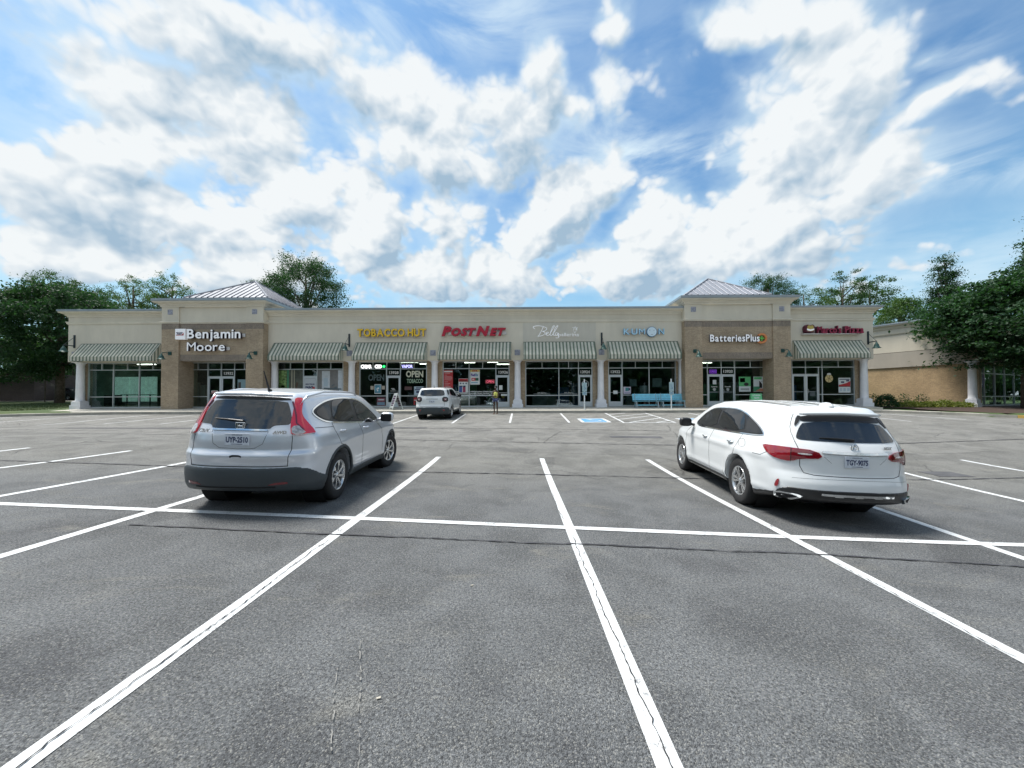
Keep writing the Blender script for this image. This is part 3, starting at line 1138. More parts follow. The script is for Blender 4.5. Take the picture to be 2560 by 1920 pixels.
# --- columns with plinths
def column_parts(parent, x, y, z0, z1, rz=0):
    M = Matrix.Translation((x, y, 0)) @ Matrix.Rotation(rz, 4, 'Z')
    c = MB()
    c.smooth = True
    zb = z0 + .55
    c.lathe([(.0, zb - .02), (.255, zb - .02), (.255, zb + .03), (.235, zb + .05), (.232, zb + .3), (.205, z1 - .30), (.20, z1 - .22)], 28, M)
    sh = c.build('column', M_COLW, parent)
    cp = MB()
    cp.smooth = True
    cp.lathe([(.2, z1 - .225), (.225, z1 - .20), (.225, z1 - .17), (.21, z1 - .16), (.235, z1 - .11), (.29, z1 - .06), (.29, z1 - .045), (0, z1 - .045)], 28, M)
    cp.smooth = False
    cp.box((-.30, -.30, z1 - .045), (.30, .30, z1 - .003), 0, M)
    cp.build('capital', M_COLW, sh)
    bs = MB()
    bs.box((-.375, -.34, z0 - .12), (.375, .34, z0 + .24), .012, M)
    bs.box((-.315, -.29, z0 + .241), (.315, .29, z0 + .50), .015, M)
    bs.box((-.265, -.25, z0 + .501), (.265, .25, z0 + .545), .012, M)
    bs.build('plinth', M_COLW, sh)
    return sh


for x in (-31.28, -17.55, -12.14, -6.33, -.54, 5.24, 10.86, 23.42):
    sh = column_parts(mall, x, 26.76, Z0 - .02, ZB)
    sh.location = -ML

# wall tiles above the columns
for x in (-31.3, -17.35, -12.14, -6.36, -.54, 5.24, 23.3):
    part(MB().box((x - .19, FY - .020, 4.60), (x + .19, FY - .002, 4.98), .004), 'wall_tile', M_TILE)

# --- storefronts
FR = .045


def storefront(x0, x1, lower, upper, door=None, rail=1.84, mid=None, head=3.75):
    """lower / upper: mullion positions; door: list of (xa, xb) leaves"""
    fr_ = MB()
    y0, y1 = WY - .03, WY + .07
    def vbar(x, za, zb_, w=.055):
        fr_.box((x - w / 2, y0, za), (x + w / 2, y1, zb_))
    def hbar(xa, xb, z, w=.055):
        fr_.box((xa, y0 + .003, z - w / 2), (xb, y1 - .003, z + w / 2))
    vbar(x0 + .03, Z0, ZB)
    vbar(x1 - .03, Z0, ZB)
    hbar(x0 + .058, x1 - .058, ZB - .035, .06)
    hbar(x0 + .058, x1 - .058, head)
    for x in upper:
        vbar(x, head + .03, ZB - .068, .045)
    dl = [d for d in (door or [])]
    da, db = (dl[0][0], dl[-1][1]) if dl else (1e9, 1e9)
    for x in lower:
        vbar(x, Z0, head - .03)
    eds = [x0 + .03] + list(lower) + [x1 - .03]
    o = None
    for a, e in zip(eds[:-1], eds[1:]):
        isdoor = da - .06 < (a + e) / 2 < db + .06
        if not isdoor:
            hbar(a + .03, e - .03, rail)
            hbar(a + .03, e - .03, Z0 + .05, .09)
        else:
            hbar(a + .03, e - .03, 3.25, .06)
    fo = part(fr_, 'storefront_frame', M_ALU)

    def pane(a, e, za, zb_, par=fo, y=WY + .02):
        MB().box((a + .01, y, za), (e - .01, y + .008, zb_)).build('pane', M_GLASS, par)
    up = [x0 + .03] + list(upper) + [x1 - .03]
    for a, e in zip(up[:-1], up[1:]):
        pane(a, e, head + .0, ZB - .03)
    for a, e in zip(eds[:-1], eds[1:]):
        isdoor = da - .06 < (a + e) / 2 < db + .06
        if isdoor:
            pane(a, e, 3.24, head)
        else:
            pane(a, e, Z0 + .05, rail)
            pane(a, e, rail, head)
    for k_, (a, e) in enumerate(dl):
        a, e = a + .032, e - .032
        dm = MB()
        zt = 3.215
        dm.box((a, y0 + .01, Z0 + .01), (a + .085, y1 - .01, zt))
        dm.box((e - .085, y0 + .01, Z0 + .01), (e, y1 - .01, zt))
        dm.box((a + .086, y0 + .012, zt - .10), (e - .086, y1 - .012, zt))
        dm.box((a + .086, y0 + .012, Z0 + .01), (e - .086, y1 - .012, Z0 + .36))
        d_ = part(dm, 'door', M_DOORK)
        MB().box((a + .08, WY + .02, Z0 + .35), (e - .08, WY + .028, zt - .09)).build('pane', M_GLASS, d_)
        MB().tube([(a + .09, WY - .0, 2.03), (e - .09, WY - .0, 2.03)], .016, 6).build('push_bar', M_ALU, d_)
        hx = e - .10 if (k_ == 0) else a + .10
        if len(dl) == 1 and mid == 'left':
            hx = a + .10
        MB().tube([(hx, y0 + .01, 1.95), (hx, y0 - .06, 1.95), (hx, y0 - .06, 2.20), (hx, y0 + .01, 2.20)], .014, 6).build('handle', M_ALU, d_)
    return fo


storefront(-31.12, -25.2, [-29.3, -27.44], [-30.14, -29.3, -28.3, -27.44, -26.47])
storefront(-23.93, -18.98, [-22.53, -21.58, -20.63], [-23.25, -22.53, -21.58, -20.63, -19.93], [(-22.53, -21.58), (-21.58, -20.63)])
sf2 = storefront(-17.61, -12.88, [-15.72, -14.75], [-16.66, -15.72, -14.75, -13.79], [(-15.72, -14.75)])
storefront(-11.74, -6.95, [-9.82, -8.84], [-10.78, -9.82, -8.84, -7.88], [(-9.82, -8.84)])
storefront(-5.84, -1.12, [-3.97, -2.08], [-4.91, -3.97, -3.02, -2.08], [(-2.08, -1.15)], mid='left')
storefront(0.0, 4.72, [2.36, 3.74], [1.18, 2.36, 3.05, 3.74], [(3.74, 4.69)])
storefront(5.83, 10.58, [6.82, 8.70], [6.81, 7.75, 8.70, 9.64], [(5.86, 6.82)])
storefront(11.93, 16.9, [12.79, 13.76, 14.70], [12.79, 13.76, 14.70, 15.80], [(12.79, 13.76), (13.76, 14.70)])
storefront(17.86, 23.05, [18.70, 19.65, 20.55, 20.8], [18.7, 19.65, 20.8, 21.93], [(18.70, 19.65), (19.65, 20.55)])

# brick piers beside the windows
bp = []
for a, e in ((-31.56, -31.13), (-25.19, -24.76), (-17.79, -17.62), (-12.87, -11.75), (-6.94, -5.85), (-1.11, -.01), (4.73, 5.82), (10.59, 10.74), (23.06, 23.60)):
    part(MB().box((a, WY - .06, .84), (e, WY + .3, ZB - .004)), 'brick_pier', M_BRICK)
for a, e in ((-23.57, -18.98 + .01), (11.93, 16.66)):
    pass
part(MB().box((-31.5, WY + .10, 1.0), (23.5, 36, Z0)), 'shop_floor', M_FLOOR)
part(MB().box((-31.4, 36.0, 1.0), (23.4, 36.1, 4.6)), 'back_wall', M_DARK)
part(MB().box((-31.4, WY + .12, 4.45), (23.4, 36, 4.5)), 'shop_ceiling', mat('shop ceiling', (.12, .13, .13), .9))
for x in (-17.7, -12.2, -6.4, -.55, 5.25, 10.7, 17.85):
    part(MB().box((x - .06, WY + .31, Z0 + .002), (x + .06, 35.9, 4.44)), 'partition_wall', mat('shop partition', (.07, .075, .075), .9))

# lamps inside
for x0, x1, y, z in ((-9.6, -8.2, 29.2, 4.40), (-8.4, -7.2, 30.5, 4.40), (-4.7, -3.9, 29.6, 4.40), (-2.9, -2.1, 29.4, 4.4), (-2.3, -1.2, 31.2, 4.40),
                      (12.3, 13.4, 29.2, 4.40), (13.6, 14.8, 30.6, 4.40), (-30.6, -29.2, 30, 4.4), (-28, -26.8, 31, 4.4), (-23, -22, 31.5, 4.4)):
    part(MB().box((x0, y, z), (x1, y + .14, z + .04)), 'ceiling_lamp', M_TUBE)
# the paint shop: pale green display wall with an added glow, counters
M_SEAF = mat('seafoam display wall', (.40, .56, .49), .6, var=.35, vscale=2.5, emit=(.26, .42, .36), es=.20)
M_COUNTER = mat('shop counter', (.30, .29, .24), .5)
part(MB().box((-31.44, 27.5, Z0 + .003), (-31.40, 35.9, 4.3)), 'side_lining', mat('dim green grey wall', (.13, .20, .17), .8, var=.3, vscale=1.2))
for a, e in ((-30.9, -29.75), (-29.65, -28.5), (-28.4, -27.7)):
    part(MB().box((a, 28.6, 1.45), (e, 28.7, 3.35)), 'display_panel', M_SEAF)
part(MB().box((-30.9, 28.2, Z0 + .002), (-27.2, 28.4, 1.50)), 'shop_counter', M_COUNTER)
part(MB().box((-30.6, 27.65, Z0 + .002), (-29.6, 28.0, 1.98), .03), 'display_table', M_BLACK)
for i in range(3):
    cx = -29.1 + i * .85
    mb = MB().lathe([(.0, 1.98), (.34, 1.98), (.34, 2.02), (.0, 2.02)], 16, Matrix.Translation((cx, 27.85, 0)))
    mb.tube([(cx, 27.85, Z0 + .003), (cx, 27.85, 1.98)], .04, 6)
    part(mb, 'display_table', M_BLACK)
for x0, x1, z0, z1 in ((-23.9, -23.5, 1.1, 2.7), (-24.6, -24.1, 1.1, 2.9)):
    part(MB().box((x0, 28.0, z0), (x1, 28.3, z1)), 'shop_shelf', M_COUNTER)
for x0, x1, y, h in ((21.0, 22.6, 30.5, 1.1), (18.9, 20.2, 31, 1.1), (15, 16.5, 29.8, 1.8), (1, 3.5, 31, 1.0), (8, 9.8, 30.5, .8)):
    part(MB().box((x0, y, Z0 + .002), (x1, y + .5, Z0 + h), .02), 'shop_counter', M_COUNTER)
rr = random.Random(2)
M_STK = [mat('stock red', (.22, .04, .03), .6), mat('stock blue', (.05, .10, .22), .6), mat('stock cream', (.35, .33, .27), .6), mat('stock green', (.06, .16, .08), .6), mat('stock grey', (.18, .19, .19), .6)]
for k_ in range(46):
    x_ = rr.uniform(-29, 22)
    if any(abs(x_ - w_) < .9 for w_ in (-25, -24.3, -18.4, -17.7, -12.2, -6.4, -.55, 5.25, 10.7, 11.4, 17.4, 17.85)):
        continue
    y_, h_ = rr.uniform(28.4, 33), rr.uniform(.5, 1.9)
    part(MB().box((x_ - rr.uniform(.2, .7), y_, Z0 + .004), (x_ + rr.uniform(.2, .7), y_ + .4, Z0 + h_), .02), 'stock_shelf', rr.choice(M_STK))
part(MB().box((21.3, 35.6, 2.2), (22.6, 35.9, 3.9)), 'display_panel', mat('cream wall board', (.32, .30, .24), .8))

# ------------------------------------------------------------------ awnings
def stripe_mat(name, pal):
    m, t, b = nmat(name)
    P = t.coord()
    x, y, z = t.sep(P)
    u = t.m('ADD', x, 0.0)
    f = t.m('FRACT', t.m('MULTIPLY', u, 1 / .236))
    c = t.ramp(f, pal, 'CONSTANT')
    n = t.noise(P, 3, 4, .6)
    k_ = t.mr(n, .3, .7, .88, 1.06)
    c = t.mix(1.0, c, t.comb(k_, k_, k_), 'MULTIPLY')
    t.l.new(c, b.inputs['Base Color'])
    b.inputs['Roughness'].default_value = .85
    tb = t.new('ShaderNodeBsdfTranslucent')
    t.l.new(c, tb.inputs[0])
    ms = t.new('ShaderNodeMixShader')
    ms.inputs[0].default_value = .25
    t.l.new(b.outputs[0], ms.inputs[1])
    t.l.new(tb.outputs[0], ms.inputs[2])
    t.l.new(ms.outputs[0], m.node_tree.nodes['Material Output'].inputs[0])
    bumpin(t, b, t.noise(P, 6, 3, .6), .25, .02)
    return m


CR, GR, GY, DG = (.76, .74, .63), (.21, .27, .20), (.42, .42, .38), (.15, .19, .145)
PAL = [(0, GR), (.10, DG), (.20, GR), (.28, GY), (.35, CR), (.52, GY), (.56, CR), (.84, GY), (.91, GR)]
M_AWN = stripe_mat('striped awning canvas', PAL)
# side panels run their stripes along y
m, t, b = nmat('striped awning side canvas')
P = t.coord()
x, y, z = t.sep(P)
c = t.ramp(t.m('FRACT', t.m('MULTIPLY', y, 1 / .236)), PAL, 'CONSTANT')
t.l.new(c, b.inputs['Base Color'])
b.inputs['Roughness'].default_value = .85
M_AWNS = m
M_AWNT = mat('green awning trim', (.055, .085, .065), .8)


def awning(x0, x1, label):
    w = (x1 - x0) / 2
    a = thing('awning', label, 'awning', ((x0 + x1) / 2, FY, 4.24), 0, 'striped awnings over the shop windows')
    zt, zs, zv, d = 1.26, .32, .0, .70
    def panel(pts, name, m, th=.01):
        mb = MB()
        n = (Vector(pts[1]) - Vector(pts[0])).cross(Vector(pts[2]) - Vector(pts[0])).normalized() * th
        mb.add(pts + [tuple(Vector(p) - n) for p in pts], [(0, 1, 2, 3), (7, 6, 5, 4), (0, 4, 5, 1), (1, 5, 6, 2), (2, 6, 7, 3), (3, 7, 4, 0)])
        return mb.build(name, m, a)
    e = .002
    # canopy with a slight belly between the frame bars
    nx, nz = 24, 5
    vs = []
    for j in range(nz):
        for i in range(nx + 1):
            fx, fz = i / nx, j / (nz - 1)
            sag = .010 * math.sin(math.pi * fz) * abs(math.sin(math.pi * fx * 4))
            vs.append((-w + 2 * w * fx, -.012 - (d - .012) * fz, zt + (zs - zt) * fz - sag))
    fs = []
    for j in range(nz - 1):
        for i in range(nx):
            k_ = j * (nx + 1) + i
            fs.append((k_, k_ + nx + 1, k_ + nx + 2, k_ + 1))
    MB().add(vs, fs).build('canopy', M_AWN, a)
    # valance, a little wavy at the hem
    vs, fs = [], []
    for i in range(nx * 2 + 1):
        fx = i / (nx * 2)
        xx = -w + 2 * w * fx
        vs += [(xx, -d - .003, zs - .002), (xx, -d - .003 - .008 * math.sin(fx * 37), zv + .01), (xx, -d + .009, zs - .002), (xx, -d + .009 - .008 * math.sin(fx * 37), zv + .01)]
        if i:
            k_ = (i - 1) * 4
            fs += [(k_, k_ + 4, k_ + 5, k_ + 1), (k_ + 3, k_ + 7, k_ + 6, k_ + 2), (k_ + 1, k_ + 5, k_ + 7, k_ + 3)]
    MB().add(vs, [f[::-1] for f in fs]).build('valance', M_AWN, a)
    for s in (-1, 1):
        mb = MB()
        mb.prism([(-.014, zt - .006), (-d, zs - .006), (-d, zv), (-.014, zv)], s * w - .006, s * w + .006, 'x')
        fixn(mb.build('side_panel', M_AWNS, a))
    tr_ = MB()
    tr_.tube([(-w, -.015, zt + .01), (w, -.015, zt + .01)], .014, 6)
    tr_.tube([(-w, -d - .012, zv + .012), (w, -d - .012, zv + .012)], .009, 6)
    for s in (-1, 1):
        tr_.tube([(s * w, -.015, zt + .01), (s * w, -d, zs + .01)], .010, 6)
        tr_.tube([(s * w, -d, zs), (s * w, -d - .006, zv)], .009, 6)
    tr_.build('edge_piping', M_AWNT, a)
    for k_ in range(5):
        xx = -w + .05 + (2 * w - .1) * k_ / 4
        MB().tube([(xx, -.02, zt - .03), (xx, -d + .03, zs - .03), (xx, -d + .03, zv + .03), (xx, -.02, zv + .03)], .012, 5).build('support_bar', M_ALU, a)


awning(-30.8, -25.26, 'striped awning at the far left end of the strip over the green lit window')
awning(-17.36, -12.56, 'striped awning right of the white lettered brick tower, over the window with the room photographs')
awning(-11.68, -6.74, 'striped awning under the yellow tobacco sign')
awning(-5.89, -.97, 'striped awning under the red slanted sign')
awning(-.12, 4.78, 'striped awning under the white script sign')
awning(5.6, 10.45, 'striped awning under the blue lettered sign, above the blue benches')
awning(18.3, 22.97, 'striped awning at the far right end under the maroon pizza sign')

# ------------------------------------------------------------------ wall lamps
M_LGREEN = mat('dark green lamp enamel', (.020, .075, .065), .42, .1)
M_LDARK = mat('dark lamp bracket', (.022, .035, .042), .5, .2)
M_BULB = mat('frosted lamp glass', (.42, .50, .48), .25)


def bell(parent, x, y, z, s=1.0):
    mb = MB()
    mb.smooth = True
    prof = [(.03, .36), (.055, .35), (.06, .27), (.085, .25), (.115, .20), (.13, .13), (.155, .06), (.22, .0), (.235, -.01), (.215, -.005), (.145, .055), (.12, .13), (.10, .19), (.02, .24)]
    mb.lathe([(r_ * s, zz * s) for r_, zz in prof], 22, Matrix.Translation((x, y, z)))
    sh = mb.build('lamp_shade', M_LGREEN, parent)
    g = MB()
    g.smooth = True
    g.lathe([(.0, -.045 * s), (.06 * s, -.035 * s), (.085 * s, 0), (.085 * s, .05 * s), (0, .1 * s)], 14, Matrix.Translation((x, y, z)))
    g.build('bulb_glass', M_BULB, sh)


def gooseneck(x, label, face=FY, z=4.95):
    a = thing('wall_lamp', label, 'wall lamp', (x, face, z), 0, 'bell shaped lamps on tall wall brackets')
    MB().box((-.055, -.05, .28), (.055, -.003, 1.18), .006).build('back_plate', M_LDARK, a)
    m_ = MB()
    m_.tube([(0, -.05, .42), (0, -.66, .42)], .032, 8)
    m_.tube([(0, -.05, 1.02), (0, -.62, .44)], .012, 6)
    m_.tube([(0, -.64, .44), (0, -.64, .33)], .022, 8)
    m_.build('bracket_arm', M_LDARK, a)
    bell(a, 0, -.64, -.03, 1.08)
    return a


gooseneck(-31.30, 'bell shaped wall lamp at the left corner of the strip')
gooseneck(-12.15, 'bell shaped wall lamp left of the yellow tobacco sign')
gooseneck(5.25, 'bell shaped wall lamp between the script sign and the blue lettered sign')
gooseneck(23.42, 'bell shaped wall lamp at the right corner of the strip beside the pizza sign')


def pier_lamp(x, label):
    a = thing('wall_lamp', label, 'wall lamp', (x, TY, 4.35), 0, 'small bell lamps on the brick piers')
    MB().box((-.11, -.06, .30), (.11, -.003, .54), .008).build('back_plate', M_LGREEN, a)
    MB().tube([(0, -.05, .43), (0, -.40, .44), (0, -.55, .42), (0, -.62, .32)], .026, 8).build('bracket_arm', M_LGREEN, a)
    bell(a, 0, -.62, -.02, 1.0)


pier_lamp(-24.15, 'green bell lamp on the left pier of the left brick tower')
pier_lamp(-18.30, 'green bell lamp on the right pier of the left brick tower')
pier_lamp(11.40, 'green bell lamp on the left pier of the right brick tower')
pier_lamp(17.28, 'green bell lamp on the right pier of the right brick tower')

# ------------------------------------------------------------------ shop signs
M_SIDEK = mat('dark sign return', (.035, .03, .045), .5)
M_RACE = mat('sign raceway', (.62, .60, .58), .5)
M_YEL = mat('yellow sign face', (.80, .50, .02), .4, var=.08, vscale=3)
M_BROWNS = mat('brown sign return', (.20, .10, .03), .6)
M_REDS = mat('red sign face', (.42, .008, .03), .38)
M_REDD = mat('dark red sign return', (.20, .005, .02), .5)
M_BLUES = mat('sky blue sign face', (.42, .70, .88), .4)
M_BLUED = mat('blue sign return', (.05, .20, .36), .5)
M_ORANGE = mat('orange sign face', (.72, .25, .08), .4)
M_GREENS = mat('green sign face', (.12, .50, .08), .4)
M_MAROON = mat('maroon sign face', (.30, .012, .055), .4)
M_MAROOND = mat('maroon sign return', (.10, .008, .03), .5)
M_NAVY = mat('navy print', (.03, .035, .10), .6)
M_REDP = mat('red print', (.42, .03, .035), .6)


def face_text(parent, body, h, x, y, z, m, name='lettering', **kw):
    return text(name, body, h, (x, y, z), m, parent, **kw)


# paint shop
s = thing('shop_sign', 'big white raised letters with a square white emblem box on the left brick tower', 'shop sign', (-21.2, TY + .09, 5.0))
s.location = (-21.2, TY + .09, 5.0)


def rel(o, x, y, z):
    return (x - o.location.x, y - o.location.y, z - o.location.z)


xa, xb = -22.88, -19.24
sx, sy, sz = s.location
text_letters(s, 'Benjamin', .62, xa - sx, xb - sx, -.16, 5.78 - sz, M_WHITESIGN, M_SIDEK, .16, bold=.018, gap=.11)
text_letters(s, 'Moore', .60, xa - sx, -20.3 - sx, -.16, 4.92 - sz, M_WHITESIGN, M_SIDEK, .16, bold=.010, gap=.11)
e_ = MB().box((-23.68 - sx, -.26, 5.70 - sz), (-22.99 - sx, -.02, 6.42 - sz), .02).build('emblem_box', M_WHITESIGN, s)
for z_, w_ in ((5.96, .50),):
    MB().box((-23.60 - sx, -.268, z_ - sz), (-23.10 - sx, -.262, z_ + .045 - sz)).build('emblem_bar', M_REDP, e_)
MB().prism([(-23.22 - sx, 5.99 - sz), (-23.08 - sx, 5.99 - sz), (-23.10 - sx, 6.17 - sz)], -.268, -.262).build('emblem_roller', M_REDP, e_)
face_text(e_, 'SPECTRUM', .055, -23.37 - sx, -.270, 6.135 - sz, M_NAVY, width=.44, bold=.004)
face_text(e_, 'PAINT', .10, -23.37 - sx, -.270, 6.02 - sz, M_NAVY, width=.36, bold=.008)
rw = MB().box((-19.5 - sx, -.07, 5.88 - sz), (-19.05 - sx, -.02, 6.1 - sz)).box((-20.9 - sx, -.07, 4.98 - sz), (-20.1 - sx, -.02, 5.2 - sz))
rw.build('raceway', M_RACE, s)

s = thing('shop_sign', 'yellow raised capital letters on the stucco wall', 'shop sign', (-9.2, FY, 5.9))
text_letters(s, 'TOBACCO HUT', .50, -2.30, 2.42, -.20, .02, M_YEL, M_BROWNS, .12, bold=.026, gap=.10)
MB().box((-2.1, -.13, .14), (2.2, -.03, .34)).build('raceway', M_RACE, s)
s = thing('shop_sign', 'red slanted heavy letters on the stucco wall', 'shop sign', (-3.4, FY, 5.9))
text_letters(s, 'PostNet', .60, -2.32, 2.08, -.20, .05, M_REDS, M_REDD, .14, bold=.050, shear=.28, caps=.80, gap=-.02)
MB().box((-1.9, -.12, .12), (2.1, -.03, .34)).build('raceway', M_RACE, s)


# script sign drawn with strokes
def bez(pts, n=10):
    """smooth curve through points"""
    out = []
    P_ = [Vector((p[0], 0, p[1])) for p in pts]
    P_ = [P_[0]] + P_ + [P_[-1]]
    for i in range(1, len(P_) - 2):
        for k_ in range(n):
            q = k_ / n
            a, b_, c_, d = P_[i - 1], P_[i], P_[i + 1], P_[i + 2]
            out.append(.5 * ((2 * b_) + (c_ - a) * q + (2 * a - 5 * b_ + 4 * c_ - d) * q * q + (3 * b_ - a - 3 * c_ + d) * q ** 3))
    out.append(P_[-2])
    return out


s = thing('shop_sign', 'thin white script lettering with small round letters on the grey stucco panel', 'shop sign', (.55, FY - .15, 5.75))
U = 1 / 186.0      # drawing units of the sign


def stroke(pts, r=.021, name='letter'):
    P_ = [(p[0] * U, p[1] * U) for p in pts]
    MB().tube(bez(P_), r, 6).build(name, M_WHITESIGN, s)


stroke([(22, 118), (5, 130), (0, 145), (30, 155), (70, 158), (120, 150), (160, 135), (172, 115), (150, 95), (118, 85), (140, 78), (150, 60), (120, 35), (80, 25), (60, 35)])
stroke([(128, 148), (105, 95), (75, 40), (58, 15)])
stroke([(150, 45), (185, 60), (190, 75), (172, 72), (165, 50), (182, 32), (215, 50)])
stroke([(205, 40), (240, 100), (268, 150), (262, 157), (245, 140), (222, 80), (215, 45), (228, 32), (250, 50)])
stroke([(245, 45), (285, 105), (312, 150), (305, 156), (285, 138), (262, 80), (255, 45), (268, 32), (282, 45)])
stroke([(312, 62), (292, 68), (280, 50), (288, 34), (308, 45), (318, 62), (312, 36), (325, 10), (300, 0), (285, 8)])
text_letters(s, 'ballerina', .25, 318 * U, 580 * U, 0.0, 22 * U, M_WHITESIGN, None, .05, bold=-.004, gap=.16)
stroke([(505, 95), (520, 120), (500, 135), (520, 128), (535, 145), (540, 125), (565, 132), (545, 115), (560, 100), (535, 105)], .013, 'star_outline')
stroke([(515, 85), (530, 70), (545, 88)], .013, 'star_outline')

# maths school sign
s = thing('shop_sign', 'sky blue letters with a round pale face in place of the O', 'shop sign', (8.0, FY, 5.95))
text_letters(s, 'KUM', .40, -1.28, .17, -.16, .02, M_BLUES, M_BLUED, .10, bold=.010, gap=.26)
text_letters(s, 'N', .40, 1.10, 1.48, -.16, .02, M_BLUES, M_BLUED, .10, bold=.004)
d_ = MB()
Mx = Matrix.Translation((.64, -.12, .20)) @ Matrix.Rotation(R(90), 4, 'X')
d_.lathe([(0, -.06), (.345, -.06), (.345, .06), (0, .06)], 36, Mx)
fo = d_.build('round_letter', M_BLUED, s)
MB().lathe([(0, .0605), (.315, .0605), (.315, .075), (0, .075)], 36, Mx).build('face_disc', mat('pale blue sign face', (.66, .80, .88), .4), fo)
for ex in (-.14, .14):
    MB().lathe([(0, .0755), (.022, .0755), (.022, .08), (0, .08)], 10, Matrix.Translation((.64 + ex, -.12, .30)) @ Matrix.Rotation(R(90), 4, 'X')).build('eye_dot', M_NAVY, fo)
MB().box((.57, -.204, .005), (.71, -.198, .022)).build('mouth_line', M_NAVY, fo)
MB().box((-1.25, -.09, .12), (1.45, -.03, .28)).build('raceway', M_RACE, s)

# battery shop sign
s = thing('shop_sign', 'white raised letters ending in an orange ring and green plus on the right brick tower', 'shop sign', (14.2, TY + .09, 5.4))
text_letters(s, 'BatteriesPlus', .46, -1.82, 1.48, -.16, .0, M_WHITESIGN, M_SIDEK, .12, bold=.014, gap=.12)
ring = MB()
n = 40
a0, a1 = R(-138), R(138)
vs, fs = [], []
for i in range(n + 1):
    a = a0 + (a1 - a0) * i / n
    for r_, y in ((.34, -.20), (.34, -.06), (.225, -.06), (.225, -.20)):
        vs.append((1.66 + r_ * math.cos(a), y, .20 + r_ * math.sin(a)))
    if i:
        k_ = (i - 1) * 4
        for j in range(4):
            fs.append((k_ + j, k_ + 4 + j, k_ + 4 + (j + 1) % 4, k_ + (j + 1) % 4))
fs += [(0, 1, 2, 3), (n * 4 + 3, n * 4 + 2, n * 4 + 1, n * 4)]
fixn(ring.add(vs, fs).build('orange_ring', M_ORANGE, s))
pl = MB().box((1.45, -.22, .165), (1.80, -.12, .235)).box((1.59, -.221, .03), (1.66, -.119, .37))
pl.build('plus_sign', M_GREENS, s)

# pizza shop sign
s = thing('shop_sign', 'maroon raised lettering with a heart shaped badge on a grey ledge', 'shop sign', (20.8, FY, 5.98))
text_letters(s, "Marco's", .46, -1.05, .55, -.24, .0, M_MAROON, M_MAROOND, .24, bold=.020, gap=.07)
text_letters(s, 'Pizza', .46, .80, 2.06, -.24, .0, M_MAROON, M_MAROOND, .24, bold=.020, gap=.07)
hb = [(-1.78, .05), (-1.28, .05), (-1.22, .30), (-1.25, .48), (-1.36, .58), (-1.50, .52), (-1.53, .48), (-1.58, .53), (-1.70, .58), (-1.81, .48), (-1.84, .28)]
bg_ = MB().prism(hb, -.36, -.02).build('badge', M_MAROOND, s)
fixn(bg_)
hb2 = [(-1.53 + (x + 1.53) * .72, .30 + (z - .30) * .78 + .02) for x, z in hb]
fixn(MB().prism(hb2, -.368, -.361).build('badge_face', mat('mustard sign face', (.48, .36, .08), .5), bg_))
fixn(MB().prism([(-1.77, .20), (-1.53, .13), (-1.29, .20), (-1.29, .30), (-1.53, .24), (-1.77, .30)], -.378, -.3685).build('badge_band', M_WHITESIGN, bg_))
MB().box((-1.95, -.30, -.07), (1.75, -.01, -.02)).build('ledge', M_RACE, s)

# ------------------------------------------------------------------ prints on and behind the glass
GY_ = WY + .012      # just in front of the panes


def sheet(name, label, cat, x0, z0, x1, z1, m, y=None, group=None):
    o = thing(name, label, cat, ((x0 + x1) / 2, (y if y is not None else GY_), z0), 0, group)
    w = (x1 - x0) / 2
    MB().box((-w, -.004, 0), (w, .002, z1 - z0)).build('sheet', m, o)
    return o


def bars(o, items, y=-.0065):
    """flat print: (name, x0, z0, x1, z1, material) in sheet coordinates 0..1 of width, metres in z"""
    for nm, x0, z0, x1, z1, m in items:
        MB().box((x0, y, z0), (x1, y + .002, z1)).build(nm, m, o)


for x, body, wh in ((-21.10, '13932', 'above the doors of the left brick tower'), (-9.33, '13928', 'above the tobacco shop door'), (-1.58, '13926', 'above the door right of the person'),
                    (4.20, '13924', 'above the glass door with the round logo'), (6.33, '13922', 'above the door beside the benches'),
                    (14.23, '13920', 'above the doors of the right brick tower'), (18.28, '13918', 'at the left of the pizza shop window')):
    o = thing('street_number', 'white street number %s on the glass %s' % (body, wh), 'street number', (x, GY_, 3.395), 0, None)
    text('digits', body, .185, (0, 0, 0), M_WHITE, o, bold=.008, width=.66)

o = thing('window_sign', 'white CIGAR lettering in the top left pane of the tobacco shop', 'window sign', (-11.28, GY_, 3.82))
text('lettering', 'CIGAR', .22, (0, 0, 0), mat('lit white sign', (.9, .9, .9), .5, emit=(1, 1, 1), es=.7), o, bold=.02, width=.78)
o = thing('window_sign', 'white CBD lettering with a green leaf in the tobacco shop transom', 'window sign', (-10.42, GY_, 3.82))
text('lettering', 'CBD', .22, (0, 0, 0), MATS['lit white sign'], o, bold=.02, width=.50)
lf = MB()
for a in (-75, -45, -15, 15, 45, 75, 0):
    t_ = R(90 + a)
    L = .17 if abs(a) < 50 else .11
    c_, s_ = math.cos(t_), math.sin(t_)
    lf.add([(.40, 0, .05), (.40 + c_ * L * .5 - s_ * .022, 0, .05 + s_ * L * .5 + c_ * .022), (.40 + c_ * L, 0, .05 + s_ * L), (.40 + c_ * L * .5 + s_ * .022, 0, .05 + s_ * L * .5 - c_ * .022)], [(3, 2, 1, 0)])
lf.build('green_leaf', mat('lit green leaf', (.05, .8, .2), .5, emit=(.03, 1, .2), es=.9), o)
o = thing('window_sign', 'lilac VAPOR lettering in the tobacco shop transom', 'window sign', (-8.37, GY_, 3.83))
text('lettering', 'VAPOR', .20, (0, 0, 0), mat('lit lilac sign', (.6, .6, .95), .5, emit=(.45, .45, 1), es=.6), o, bold=.014, width=.80)
o = thing('window_sign', 'cream OPEN and green TOBACCO lettering right of the tobacco shop door', 'window sign', (-7.83, GY_, 2.7))
